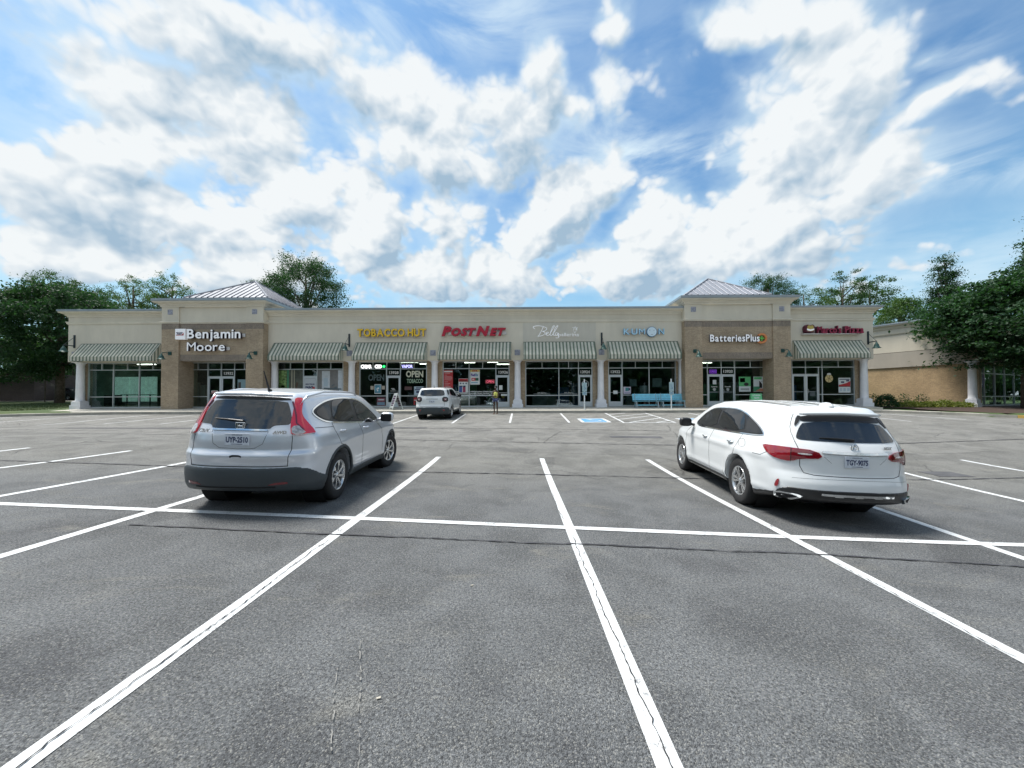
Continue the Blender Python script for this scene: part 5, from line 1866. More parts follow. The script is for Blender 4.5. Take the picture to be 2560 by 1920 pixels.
class Car:
    """y forward from the rear axle, z up from the road"""
    def __init__(s, spec):
        s.sp = spec

    def F(s, X, Y, Z):
        sp = s.sp
        ax = np.abs(X)
        # side
        w = lut(sp['side'], Z, .07) * lut(sp['plan'], Y, .35)
        gh = sm(sp['belt'] - .05, sp['belt'] + .25, Z)
        w = w * (1 - gh * (1 - lut(sp['ghplan'], Y, .4)))
        for wy in (0.0, sp['wb']):
            d = np.sqrt((Y - wy) ** 2 + (Z - sp['wr']) ** 2)
            w = w + sp['flare'] * np.exp(-((d - sp['arch'] - .03) / .10) ** 2) * (Z < 1.2)
        if 'crease' in sp:
            for (zc, amp, wd, sl) in sp['crease']:
                w = w + amp * np.exp(-((Z - zc - sl * Y) / wd) ** 2) * sm(-1.0, -.5, Y) * (1 - sm(sp['wb'] + .4, sp['wb'] + .9, Y))
        f_side = (ax - w)
        # top
        top = lut(sp['top'], Y, .12) - sp['crown'] * (ax / .8) ** 2.4
        slope = sp.get('topslope', .35)
        f_top = (Z - top) / np.sqrt(1 + slope ** 2 * (Y > sp['wb'] * .45))
        # rear and front
        yr = lut(sp['rear'], Z, .035) + sp['rcurve'] * (ax / .85) ** 3.2
        f_rear = (yr - Y) * .93
        yf = lut(sp['front'], Z, .08) - sp['fcurve'] * (ax / .85) ** 2.5
        f_front = (Y - yf) * .9
        f = smax(f_side, f_top, sp['kroof'])
        f = smax(f, f_rear, sp['krear'])
        f = smax(f, f_front, .22)
        f = smax(f, (sp['bottom'] + sp.get('btilt', 0) * sm(.35, .95, -Y) - Z), .04)
        for fn in sp.get('extra', []):
            f = fn(s, f, X, Y, Z)
        return f

    def arches(s, f, X, Y, Z):
        sp = s.sp
        for wy in (0.0, sp['wb']):
            d = np.sqrt((Y - wy) ** 2 + (Z - sp['wr']) ** 2)
            f = np.maximum(f, -np.maximum(d - sp['arch'], .52 - np.abs(X)))
        return f

    def grad(s, P, fn=None):
        fn = fn or s.F
        e = 2e-3
        g = np.zeros_like(P)
        for i in range(3):
            q = P.copy()
            q[:, i] += e
            r_ = P.copy()
            r_[:, i] -= e
            g[:, i] = (fn(*q.T) - fn(*r_.T)) / (2 * e)
        return g

    def trace(s, O, Dv, tmax=3.0):
        """march points O along Dv until the body is met"""
        P = np.array(O, dtype=float)
        Dv = np.broadcast_to(np.array(Dv, dtype=float), P.shape)
        t = np.zeros(len(P))
        for _ in range(90):
            f = s.F(*(P + Dv * t[:, None]).T)
            t = np.minimum(t + np.clip(f, -.1, .3) * .6, tmax)
        return P + Dv * t[:, None]

    def surface_nets(s, lo, hi, h, fn):
        n = [int(math.ceil((b_ - a) / h)) + 1 for a, b_ in zip(lo, hi)]
        ax = [lo[i] + h * np.arange(n[i]) for i in range(3)]
        X, Y, Z = np.meshgrid(*ax, indexing='ij')
        V = fn(X.ravel(), Y.ravel(), Z.ravel()).reshape(n)
        sgn = V < 0
        c = [sgn[:-1, :-1, :-1], sgn[1:, :-1, :-1], sgn[:-1, 1:, :-1], sgn[1:, 1:, :-1], sgn[:-1, :-1, 1:], sgn[1:, :-1, 1:], sgn[:-1, 1:, 1:], sgn[1:, 1:, 1:]]
        cnt = sum(q.astype(np.int8) for q in c)
        act = (cnt > 0) & (cnt < 8)
        idx = -np.ones(act.shape, dtype=np.int64)
        cells = np.argwhere(act)
        idx[act] = np.arange(len(cells))
        acc = np.zeros((len(cells), 3))
        num = np.zeros(len(cells))
        offs = [(0, 0, 0), (1, 0, 0), (0, 1, 0), (1, 1, 0), (0, 0, 1), (1, 0, 1), (0, 1, 1), (1, 1, 1)]
        for i, a in enumerate(offs):
            for j, b_ in enumerate(offs):
                if j > i and sum(abs(p - q) for p, q in zip(a, b_)) == 1:
                    va = V[tuple((cells + a).T)]
                    vb = V[tuple((cells + b_).T)]
                    m_ = (va < 0) != (vb < 0)
                    t_ = np.where(m_, va / np.where(m_, va - vb, 1), 0)
                    p = cells + np.array(a) + (np.array(b_) - np.array(a)) * t_[:, None]
                    acc[m_] += p[m_]
                    num += m_
        P = np.array(lo) + h * acc / num[:, None]
        quads = []
        for axis in range(3):
            sl0 = [slice(None)] * 3
            sl1 = [slice(None)] * 3
            sl0[axis] = slice(0, -1)
            sl1[axis] = slice(1, None)
            ch = sgn[tuple(sl0)] != sgn[tuple(sl1)]
            u, v = [(1, 2), (2, 0), (0, 1)][axis]
            e = np.argwhere(ch)
            ok = (e[:, u] > 0) & (e[:, v] > 0) & (e[:, u] < n[u] - 1) & (e[:, v] < n[v] - 1)
            e = e[ok]
            du = np.zeros(3, dtype=int)
            dv = np.zeros(3, dtype=int)
            du[u] = 1
            dv[v] = 1
            q = np.stack([idx[tuple((e - du - dv).T)], idx[tuple((e - dv).T)], idx[tuple(e.T)], idx[tuple((e - du).T)]], 1)
            flip = ~sgn[tuple(e.T)]
            q[flip] = q[flip][:, ::-1]
            quads.append(q)
        return P, np.concatenate(quads)

    def body(s, h=.02):
        sp = s.sp
        fn = lambda X, Y, Z: s.arches(s.F(X, Y, Z), X, Y, Z)
        lo = (-1.08, sp['rear_y'] - .08, .1)
        hi = (1.08, sp['front_y'] + .08, sp['H'] + .08)
        P, Q = s.surface_nets(lo, hi, h, fn)
        # settle the points on the true surface, leaving the arch edges alone
        for _ in range(3):
            f0 = s.F(*P.T)
            fa = fn(*P.T)
            m_ = np.abs(f0 - fa) < 1e-6
            g = s.grad(P)
            P = P - np.where(m_, 1, 0)[:, None] * g * (f0 / np.maximum(1e-3, (g ** 2).sum(1)))[:, None] * .8
        return P, Q


def np_mesh(name, P, Q, m, smooth=True):
    me = bpy.data.meshes.new(name)
    me.vertices.add(len(P))
    me.vertices.foreach_set('co', np.asarray(P, dtype=np.float32).ravel())
    Q = np.asarray(Q, dtype=np.int32)
    me.loops.add(Q.size)
    me.loops.foreach_set('vertex_index', Q.ravel())
    me.polygons.add(len(Q))
    me.polygons.foreach_set('loop_start', np.arange(0, Q.size, Q.shape[1], dtype=np.int32))
    me.polygons.foreach_set('use_smooth', np.full(len(Q), smooth))
    me.update(calc_edges=True)
    for x in (m if isinstance(m, (list, tuple)) else [m]):
        me.materials.append(x)
    return me


def smooth_outline(pts, closed=True, step=.02, rnd=0):
    P = [Vector(p) for p in pts]
    for _ in range(rnd):       # corner cutting
        Q = []
        n = len(P)
        for i in range(n):
            a, b_ = P[i], P[(i + 1) % n]
            Q += [a.lerp(b_, .25), a.lerp(b_, .75)]
        P = Q
    out = []
    n = len(P)
    for i in range(n if closed else n - 1):
        a, b_ = P[i], P[(i + 1) % n]
        k_ = max(1, int((b_ - a).length / step))
        out += [a.lerp(b_, j / k_) for j in range(k_)]
    if not closed:
        out.append(P[-1])
    return out


def frame_of(view, side=1):
    """view -> (origin direction in, a axis, b axis)"""
    if view == 'side':
        return Vector((side * 1.3, 0, 0)), Vector((-side, 0, 0)), Vector((0, 1, 0)), Vector((0, 0, 1))
    if view == 'rear':
        return Vector((0, -1.9, 0)), Vector((0, 1, 0)), Vector((1, 0, 0)), Vector((0, 0, 1))
    if view == 'top':
        return Vector((0, 0, 2.2)), Vector((0, 0, -1)), Vector((1, 0, 0)), Vector((0, 1, 0))
    if view == 'corner':       # 45 degrees behind
        s2 = math.sqrt(.5)
        return Vector((side * 2.2 * s2, -2.2 * s2, 0)), Vector((-side * s2, s2, 0)), Vector((side * s2, s2, 0)), Vector((0, 0, 1))


def patch(car, outline, view, m, name, parent, side=1, off=.006, thick=.012, rnd=1, grid=.045, dome=0.0, mirror_b=False, step=.02):
    """a panel that follows the body, outline in the given view"""
    O, d, A, B = frame_of(view, side)
    ol = smooth_outline(outline, True, step, rnd)
    pts = [Vector((p.x, p.y)) for p in ol]
    n = len(pts)
    xs_ = [p.x for p in pts]
    ys_ = [p.y for p in pts]
    inner = []
    # interior grid
    def inside(x, y):
        c_ = False
        j = n - 1
        for i in range(n):
            if (pts[i].y > y) != (pts[j].y > y) and x < (pts[j].x - pts[i].x) * (y - pts[i].y) / (pts[j].y - pts[i].y) + pts[i].x:
                c_ = not c_
            j = i
        return c_
    arr = np.array([(p.x, p.y) for p in pts])
    x = min(xs_) + grid / 2
    while x < max(xs_):
        y = min(ys_) + grid / 2
        while y < max(ys_):
            if inside(x, y) and np.min(np.hypot(arr[:, 0] - x, arr[:, 1] - y)) > grid * .45:
                inner.append(Vector((x, y)))
            y += grid
        x += grid
    allp = pts + inner
    edges = [(i, (i + 1) % n) for i in range(n)]
    vo, eo, fo_, ov, oe, of = geometry.delaunay_2d_cdt(allp, edges, [list(range(n))], 1, 1e-5)
    V2 = np.array([(v.x, v.y) for v in vo])
    P = np.array(O)[None, :] + V2[:, :1] * np.array(A)[None, :] + V2[:, 1:] * np.array(B)[None, :]
    P = car.trace(P, np.array(d))
    g = car.grad(P)
    g /= np.maximum(1e-6, np.linalg.norm(g, axis=1))[:, None]
    o_ = off
    if dome:
        dd = np.array([np.min(np.hypot(arr[:, 0] - q[0], arr[:, 1] - q[1])) for q in V2])
        o_ = (off + dome * (1 - np.exp(-dd / .03)))[:, None]
    top = P + g * o_
    bot = P - g * thick
    k_ = len(V2)
    tri = []
    for f in fo_:
        a = (top[f[1]] - top[f[0]])
        b_ = (top[f[2]] - top[f[0]])
        nn = np.cross(a, b_)
        tri.append(tuple(f) if nn.dot(g[f[0]]) > 0 else tuple(reversed(f)))
    mb = MB()
    mb.smooth = True
    vs = [tuple(p) for p in top]
    mb.add(vs, tri)
    # rim
    cnt = {}
    for f in tri:
        for i in range(len(f)):
            e = (f[i], f[(i + 1) % len(f)])
            cnt[e] = cnt.get(e, 0) + 1
    rim = [e for e in cnt if (e[1], e[0]) not in cnt]
    vs2 = []
    fs2 = []
    for a, b_ in rim:
        q = len(vs2)
        vs2 += [tuple(top[a]), tuple(top[b_]), tuple(bot[b_]), tuple(bot[a])]
        fs2.append((q, q + 3, q + 2, q + 1))
    mb.smooth = False
    mb.add(vs2, fs2)
    o = mb.build(name, m, parent)
    return o


def line_on(car, pts, view, m, name, parent, side=1, w=.006, off=.003, closed=False, rnd=0, step=.03, tube=False, h=None):
    """a narrow strip (door seam, chrome line) following the body"""
    O, d, A, B = frame_of(view, side)
    if rnd:
        P_ = [Vector(p) for p in pts]
        for _ in range(rnd):
            Q = [P_[0]] if not closed else []
            n_ = len(P_)
            for i in range(n_ if closed else n_ - 1):
                a, b_ = P_[i], P_[(i + 1) % n_]
                Q += [a.lerp(b_, .25), a.lerp(b_, .75)]
            if not closed:
                Q.append(P_[-1])
            P_ = Q
        pts = P_
    ol = smooth_outline(pts, closed, step)
    if closed:
        ol.append(ol[0])
    V2 = np.array([(v.x, v.y) for v in ol])
    P = np.array(O)[None, :] + V2[:, :1] * np.array(A)[None, :] + V2[:, 1:] * np.array(B)[None, :]
    P = car.trace(P, np.array(d))
    g = car.grad(P)
    g /= np.maximum(1e-6, np.linalg.norm(g, axis=1))[:, None]
    if tube:
        mb = MB()
        mb.smooth = True
        mb.tube([tuple(p) for p in P + g * off], w, 8)
        return mb.build(name, m, parent)
    T = np.gradient(P, axis=0)
    Sd = np.cross(T, g)
    Sd /= np.maximum(1e-9, np.linalg.norm(Sd, axis=1))[:, None]
    vs, fs = [], []
    hh = h if h else off
    for i in range(len(P)):
        vs += [tuple(P[i] + Sd[i] * w / 2 - g[i] * .004), tuple(P[i] + Sd[i] * w / 2 + g[i] * hh), tuple(P[i] - Sd[i] * w / 2 + g[i] * hh), tuple(P[i] - Sd[i] * w / 2 - g[i] * .004)]
        if i:
            k_ = (i - 1) * 4
            fs += [(k_, k_ + 4, k_ + 5, k_ + 1), (k_ + 1, k_ + 5, k_ + 6, k_ + 2), (k_ + 2, k_ + 6, k_ + 7, k_ + 3)]
    fs += [(0, 1, 2, 3), (len(vs) - 1, len(vs) - 2, len(vs) - 3, len(vs) - 4)]
    mb = MB()
    mb.add(vs, fs)
    return mb.build(name, m, parent)


def at_surface(car, a, b_, view, side=1):
    O, d, A, B = frame_of(view, side)
    P = car.trace(np.array([O + A * a + B * b_]), np.array(d))
    g = car.grad(P)
    return Vector(P[0]), Vector(g[0]).normalized()


M_CARGL, t, b = nmat('tinted car glass')
b.inputs['Base Color'].default_value = (.012, .014, .017, 1)
b.inputs['Roughness'].default_value = .015
b.inputs['Specular IOR Level'].default_value = .36
b.inputs['IOR'].default_value = 1.5
bumpin(t, b, t.noise(t.coord(), 2.2, 2, .5), .06, .02)
M_REARGL, t, b = nmat('tinted rear glass')
b.inputs['Base Color'].default_value = (.012, .014, .017, 1)
b.inputs['Roughness'].default_value = .02
b.inputs['IOR'].default_value = 1.75
bumpin(t, b, t.noise(t.v('MULTIPLY', t.coord(), (1, 1, 4)), 5, 2, .5), .10, .01)
M_TYRE = mat('tyre rubber', (.018, .018, .019), .85, bump=.3, bscale=60)
M_RIM = mat('silver alloy', (.62, .63, .64), .25, .85)
M_RIMD = mat('dark alloy pocket', (.03, .03, .032), .5, .3)
M_CHROME = mat('chrome', (.75, .77, .78), .08, 1.0)
M_TRIMK = mat('black trim', (.012, .012, .013), .4)
M_CLAD = mat('dark grey bumper plastic', (.040, .050, .056), .55, bump=.15, bscale=300)
M_SEAMK = mat('panel gap and crease shade', (.012, .012, .014), .9)
M_LRED = mat('red tail lamp lens', (.38, .008, .022), .08, spec=.8, coat=1.0, emit=(1, .02, .03), es=.05)
M_LRED2 = mat('deep red lamp lens', (.16, .003, .01), .08, spec=.8, coat=1.0)
M_LCLEAR = mat('clear lamp lens', (.42, .40, .40), .1, spec=.9, coat=1.0, var=.4, vscale=30)
M_WELL = mat('wheel well', (.008, .008, .009), .95)
M_PLATE = mat('number plate', (.62, .66, .72), .5, var=.08, vscale=12)
M_SILVER = mat('silver car paint', (.66, .69, .74), .32, .5, coat=.8)
M_WPAINT = mat('white car paint', (.74, .765, .775), .30, .0, coat=1.0)
M_WPAINT2 = mat('white car paint second', (.74, .755, .755), .35, .0, coat=.8)


def wheel(parent, x, y, r, side, w=.23, steer=0.0, spokes=5, style='fan', rim_r=.62):
    """tyre, rim and spokes; outer face towards side"""
    M = Matrix.Translation((x, y, r)) @ Matrix.Rotation(R(steer), 4, 'Z') @ Matrix.Rotation(R(90) * side, 4, 'Y')
    tm = MB()
    tm.smooth = True
    hw = w / 2
    rr = r * rim_r
    prof = [(rr - .01, hw - .03), (rr + .005, hw - .008), (rr + .03, hw - .002), (r * .86, hw + .008), (r * .95, hw - .006), (r * .985, hw - .03), (r, hw - .055), (r, -hw + .055), (r * .985, -hw + .03),
            (r * .95, -hw + .006), (r * .84, -hw), (rr, -hw + .02), (rr - .02, 0)]
    tm.lathe(prof, 48, M, close=True)
    tm.smooth = False
    for g_ in (-.045, 0, .045):
        tm.lathe([(r + .0004, g_ - .004), (r + .0006, g_ + .004)], 48, M)
    ty = tm.build('wheel', M_TYRE, parent)
    rm = MB()
    rm.smooth = True
    rm.lathe([(rr - .004, hw - .028), (rr + .004, hw - .006), (rr - .008, hw - .004), (rr - .022, hw - .03), (rr - .03, hw - .10)], 48, M)
    rm.smooth = False
    z0, z1 = hw - .045, hw - .012
    for k_ in range(spokes):
        a = 2 * math.pi * k_ / spokes + .3
        def pt(rad, da, z):
            return M @ Vector((rad * math.cos(a + da), rad * math.sin(a + da), z))
        if style == 'fan':
            q = [(rr * .20, -.42), (rr * .20, .42), (rr * .62, .24), (rr * .97, .34), (rr * .97, -.06), (rr * .62, .02)]
            sets = [q]
        elif style == 'split':
            sets = [[(rr * .18, -.50), (rr * .18, -.02), (rr * .97, -.09), (rr * .97, -.27)], [(rr * .18, .02), (rr * .18, .50), (rr * .97, .27), (rr * .97, .09)]]
        else:
            sets = [[(rr * .2, -.5), (rr * .2, .5), (rr * .97, .16), (rr * .97, -.16)]]
        for q in sets:
            n_ = len(q)
            top = [pt(rad, da, z1 - .02 * (1 - rad / rr) * 0 - (.015 if rad < rr * .3 else 0)) for rad, da in q]
            bot = [pt(rad, da, z0 - .02) for rad, da in q]
            rm.add(top + bot, [tuple(range(n_))] + [(i, i + n_, (i + 1) % n_ + n_, (i + 1) % n_) for i in range(n_)])
    rm.smooth = True
    rm.lathe([(0, hw - .018), (.028, hw - .018), (.034, hw - .026), (rr * .26, hw - .034), (rr * .27, hw - .07)], 24, M)
    o = rm.build('rim', M_RIM, ty)
    fixn(o)
    MB().lathe([(0, hw - .085), (rr - .03, hw - .085), (rr - .03, hw - .10), (0, hw - .10)], 32, M).build('brake_disc', M_RIMD, ty)
    return ty


def well(parent, car, side):
    for wy in (0.0, car.sp['wb']):
        mb = MB()
        M = Matrix.Translation((side * .53, wy, car.sp['wr'])) @ Matrix.Rotation(R(90) * side, 4, 'Y')
        ra = car.sp['arch'] + .006
        mb.lathe([(ra - .001, .0), (ra - .001, .30)], 40, M)
        mb.lathe([(0, .002), (ra, .002)], 40, M)
        o = mb.build('wheel_well', M_WELL, parent)


def mirror(parent, car, y, z, side, m1, m2, s_=1.0):
    p, n_ = at_surface(car, y, z, 'side', side)
    mb = MB()
    mb.smooth = True
    bm = bmesh.new()
    bmesh.ops.create_uvsphere(bm, u_segments=16, v_segments=12, radius=1)
    vs = []
    for v in bm.verts:
        q = v.co.copy()
        q.x = math.copysign(abs(q.x) ** .6, q.x) * .125 * s_
        q.z = math.copysign(abs(q.z) ** .6, q.z) * .095 * s_
        q.y = math.copysign(abs(q.y) ** .7, q.y) * .075 * s_
        vs.append(Vector((p.x + side * .19 * s_ + q.x, p.y + .02 + q.y, p.z + .08 + q.z)))
    fs = [[v.index for v in f.verts] for f in bm.faces]
    bm.free()
    mb.add(vs, fs)
    mb.tube([(p.x - side * .01, p.y + .04, p.z + .02), (p.x + side * .10 * s_, p.y + .04, p.z + .04)], .028, 8)
    o = mb.build('wing_mirror', m1, parent)
    MB().box((p.x + side * .09 * s_, p.y - .062 * s_, p.z + .0), (p.x + side * .29 * s_, p.y - .050 * s_, p.z + .145), .02).build('mirror_glass', m2, o)
    return o


def handle(parent, car, y, z, side, m, L=.20):
    p, n_ = at_surface(car, y, z, 'side', side)
    mb = MB()
    mb.smooth = True
    pts = [(p.x + side * q, p.y + dy_, p.z) for q, dy_ in ((-.01, -L / 2), (.022, -L / 2 + .02), (.034, 0), (.024, L / 2 - .02), (-.01, L / 2))]
    mb.tube(pts, [.010, .014, .016, .014, .010], 8)
    mb.build('door_handle', m, parent)


def number_plate(parent, car, z, body, state, tilt=0.0, x=0.0):
    p, n_ = at_surface(car, x, z, 'rear')
    o = MB().box((-.152, -.004, -.076), (.152, .004, .076), .003).build('number_plate', M_PLATE, parent, loc=(p.x, p.y - .012, p.z), rot=(R(tilt), 0, 0))
    pb = mat('plate blue print', (.045, .06, .13), .6)
    if state:
        text('plate_lettering', body, .066, (0, -.0055, -.036), pb, o, width=.27, bold=.004)
        text('plate_lettering', state, .017, (0, -.0055, .048), pb, o, width=.13)
    else:
        text('plate_lettering', body, .06, (-.10, -.0055, -.03), pb, o, bold=.004)
    MB().box((-.07, -.0062, -.062), (.07, -.0042, -.056)).build('plate_frame_print', MATS['plate blue print'], o)
    return o


def place_car(name, label, cat, x, y, rz, zf, wb, half):
    """stand the car on the sloping ground by its four wheels"""
    c, s_ = math.cos(rz), math.sin(rz)
    def w(px, py):
        return (x + px * c - py * s_, y + px * s_ + py * c)
    z = {}
    for sx_ in (-1, 1):
        for wy in (0, wb):
            q = w(sx_ * half, wy)
            z[(sx_, wy)] = float(zf(*q))
    zr = (z[(-1, 0)] + z[(1, 0)]) / 2
    zf_ = (z[(-1, wb)] + z[(1, wb)]) / 2
    pitch = math.atan2(zf_ - zr, wb)
    roll = math.atan2(((z[(1, 0)] + z[(1, wb)]) - (z[(-1, 0)] + z[(-1, wb)])) / 2, 2 * half)
    o = thing(name, label, cat, (x, y, zr - .004))
    o.matrix_world = Matrix.Translation((x, y, zr - .004)) @ Matrix.Rotation(rz, 4, 'Z') @ Matrix.Rotation(pitch, 4, 'X') @ Matrix.Rotation(-roll, 4, 'Y')
    return o

SPEC_CRV = dict(wb=2.62, wr=.362, arch=.415, H=1.655, rear_y=-1.02, front_y=3.52, belt=1.05, flare=.018,
    side=[(.15, .80), (.30, .865), (.42, .893), (.55, .905), (.75, .910), (.90, .905), (1.0, .885), (1.07, .855), (1.25, .785), (1.45, .690), (1.55, .635), (1.7, .55)],
    plan=[(-1.1, .80), (-.8, .885), (-.4, .985), (0, 1.0), (2.2, 1.0), (2.8, .985), (3.2, .94), (3.55, .85)],
    ghplan=[(-1.1, .88), (-.5, .955), (.3, 1.0), (1.4, 1.0), (2.2, .95), (3.0, .86)],
    top=[(-1.1, 1.50), (-.88, 1.555), (-.5, 1.612), (0, 1.648), (.6, 1.66), (1.2, 1.645), (1.6, 1.59), (2.0, 1.41), (2.6, 1.12), (2.75, 1.07), (3.0, 1.03), (3.3, .95), (3.5, .83), (3.7, .6)],
    crown=.075, topslope=.25,
    rear=[(.15, -.88), (.30, -.93), (.40, -.985), (.52, -1.005), (.60, -1.0), (.66, -.985), (.70, -.985), (.76, -1.0), (.80, -.995), (.84, -.955), (.95, -.945), (1.05, -.925), (1.13, -.890), (1.30, -.81), (1.48, -.715), (1.60, -.64), (1.8, -.5)],
    rcurve=.33, front=[(.15, 3.35), (.4, 3.48), (.6, 3.5), (.8, 3.47), (1.0, 3.35), (1.7, 2.6)], fcurve=.30,
    kroof=.105, krear=.085, bottom=.25, btilt=.09, crease=[(.86, .012, .05, .02), (.40, .010, .05, 0.0)])

SPEC_MDX = dict(wb=2.82, wr=.376, arch=.425, H=1.70, rear_y=-1.22, front_y=3.78, belt=1.10, flare=.022,
    side=[(.15, .85), (.30, .92), (.42, .955), (.55, .970), (.72, .980), (.90, .978), (1.02, .955), (1.10, .925), (1.25, .860), (1.45, .760), (1.58, .690), (1.75, .60)],
    plan=[(-1.3, .81), (-.95, .885), (-.5, .98), (0, 1.0), (2.4, 1.0), (3.0, .975), (3.4, .92), (3.8, .82)],
    ghplan=[(-1.3, .86), (-.7, .93), (.2, 1.0), (1.6, 1.0), (2.4, .95), (3.2, .86)],
    top=[(-1.3, 1.545), (-1.0, 1.60), (-.5, 1.655), (.2, 1.692), (.9, 1.70), (1.4, 1.68), (1.8, 1.615), (2.2, 1.44), (2.8, 1.16), (3.0, 1.10), (3.3, 1.05), (3.55, .96), (3.75, .82), (3.95, .6)],
    crown=.055, topslope=.25,
    rear=[(.15, -1.05), (.28, -1.12), (.38, -1.19), (.50, -1.215), (.60, -1.215), (.68, -1.19), (.74, -1.165), (.86, -1.16), (.96, -1.165), (1.03, -1.15), (1.12, -1.10), (1.30, -.98), (1.48, -.86), (1.60, -.78), (1.8, -.62)],
    rcurve=.30, front=[(.15, 3.6), (.4, 3.74), (.6, 3.77), (.85, 3.72), (1.05, 3.6), (1.7, 2.8)], fcurve=.34,
    kroof=.085, krear=.085, bottom=.27, btilt=.10, crease=[(.90, .012, .05, .01), (.42, .012, .06, 0.0)])

SPEC_REN = dict(wb=2.57, wr=.345, arch=.40, H=1.66, rear_y=-.83, front_y=3.42, belt=1.10, flare=.02,
    side=[(.15, .80), (.30, .86), (.5, .89), (.75, .90), (.95, .895), (1.08, .875), (1.30, .81), (1.5, .745), (1.62, .70), (1.8, .62)],
    plan=[(-.9, .93), (-.6, .97), (0, 1.0), (2.3, 1.0), (2.9, .98), (3.4, .88)],
    ghplan=[(-.9, .96), (0, 1.0), (1.5, 1.0), (2.3, .95), (3.0, .88)],
    top=[(-.9, 1.60), (-.6, 1.635), (0, 1.66), (.8, 1.668), (1.3, 1.64), (1.7, 1.54), (2.3, 1.16), (2.5, 1.10), (3.0, 1.06), (3.3, 1.0), (3.5, .85)],
    crown=.05, topslope=.25,
    rear=[(.15, -.72), (.3, -.78), (.42, -.82), (.6, -.825), (.72, -.80), (.80, -.765), (1.0, -.76), (1.12, -.74), (1.3, -.68), (1.5, -.60), (1.62, -.55), (1.8, -.45)],
    rcurve=.12, front=[(.15, 3.25), (.5, 3.38), (.8, 3.4), (1.1, 3.3), (1.7, 2.5)], fcurve=.22,
    kroof=.08, krear=.07, bottom=.28)
POSE_CRV = (-3.74, 5.80, .06)
POSE_MDX = (4.43, 6.30, -.075)
POSE_REN = (-4.86, 20.75, 0.0)


def cladding(car, o, zl, sill, m, arch_w=.065, h=.02, name='lower_cladding', ymax=None):
    """raised plastic along bumpers, arches and sills"""
    sp = car.sp

    def fn(X, Y, Z):
        f = car.F(X, Y, Z) - .010
        line = np.interp(Y, [p[0] for p in zl], [p[1] for p in zl])
        reg = Z - line
        for wy in (0.0, sp['wb']):
            d = np.sqrt((Y - wy) ** 2 + (Z - sp['wr']) ** 2)
            if arch_w:
                reg = np.minimum(reg, d - (sp['arch'] + arch_w))
        f = np.maximum(f, reg)
        # hollow so that nothing doubles inside
        f = np.maximum(f, -(car.F(X, Y, Z) + .05))
        f = car.arches(f, X, Y, Z)
        return f
    P, Q = car.surface_nets((-1.08, sp['rear_y'] - .08, .12), (1.08, sp['front_y'] + .08, .98), h, fn)
    return obj(name, np_mesh(name, P, Q, m, True), o)


def base_car(name, label, spec, pose, paint, h=.02, steer=0.0, style='fan', spokes=5, tyre_w=.225):
    car = Car(spec)
    o = place_car(name, label, 'car', *pose, gz, spec['wb'], .8)
    P, Q = car.body(h)
    obj('body', np_mesh('body', P, Q, paint), o)
    half = spec['side'][3][1] - .012
    for sd in (-1, 1):
        wheel(o, sd * (half - tyre_w / 2), 0, spec['wr'], sd, tyre_w, 0, spokes, style)
        wheel(o, sd * (half - tyre_w / 2), spec['wb'], spec['wr'], sd, tyre_w, steer, spokes, style)
        well(o, car, sd)
    MB().box((-.50, spec['rear_y'] + .42, .27), (.50, spec['front_y'] - .35, .40)).build('underbody', M_WELL, o)
    return car, o


def mir(pts):
    """mirror a half outline (x >= 0) to a full one"""
    return [(x, z) for x, z in pts] + [(-x, z) for x, z in reversed(pts) if x > 1e-6]


def rough_disc(o, car, x, z, r, m, name, view='rear', th=.01):
    p, n_ = at_surface(car, x, z, view)
    mb = MB()
    mb.smooth = True
    M = Matrix.Translation(p) @ n_.to_track_quat('Z', 'Y').to_matrix().to_4x4()
    mb.lathe([(0, th), (r * .8, th), (r, th * .5), (r, -.01)], 20, M)
    return mb.build(name, m, o)


def wiper(o, car, x0, z0, x1, z1):
    p, n_ = at_surface(car, x0, z0, 'rear')
    q, n2 = at_surface(car, x1, z1, 'rear')
    mid = (p + q) / 2 + n_ * .035
    MB().tube([p + n_ * .01, p + n_ * .03, mid, q + n2 * .02], [.018, .014, .010, .006], 6).build('rear_wiper', M_BLACK, o)


def badge(o, car, body, x, z, h, w, m, name='badge', shear=0, bold=.003):
    p, n_ = at_surface(car, x, z, 'rear')
    me = text_mesh(body, h, .006, bold, shear, w)
    me.materials.clear()
    me.materials.append(m)
    yaw = math.atan2(n_.x, -n_.y)
    return obj(name, me, o, p + n_ * .008, (0, 0, yaw))


# ================================================================= silver car on the left
C, O = base_car('parked_car', 'silver suv with tall red tail lamps parked in the left bay, front wheels turned', SPEC_CRV, POSE_CRV, M_SILVER, steer=-12, style='fan', spokes=7)
crv = O
cladding(C, O, [(-1.2, .632), (-.84, .640), (-.72, .60), (-.56, .515), (-.3, .40), (.3, .375), (2.2, .375), (2.6, .45), (3.6, .52)], 0, M_CLAD, .055)
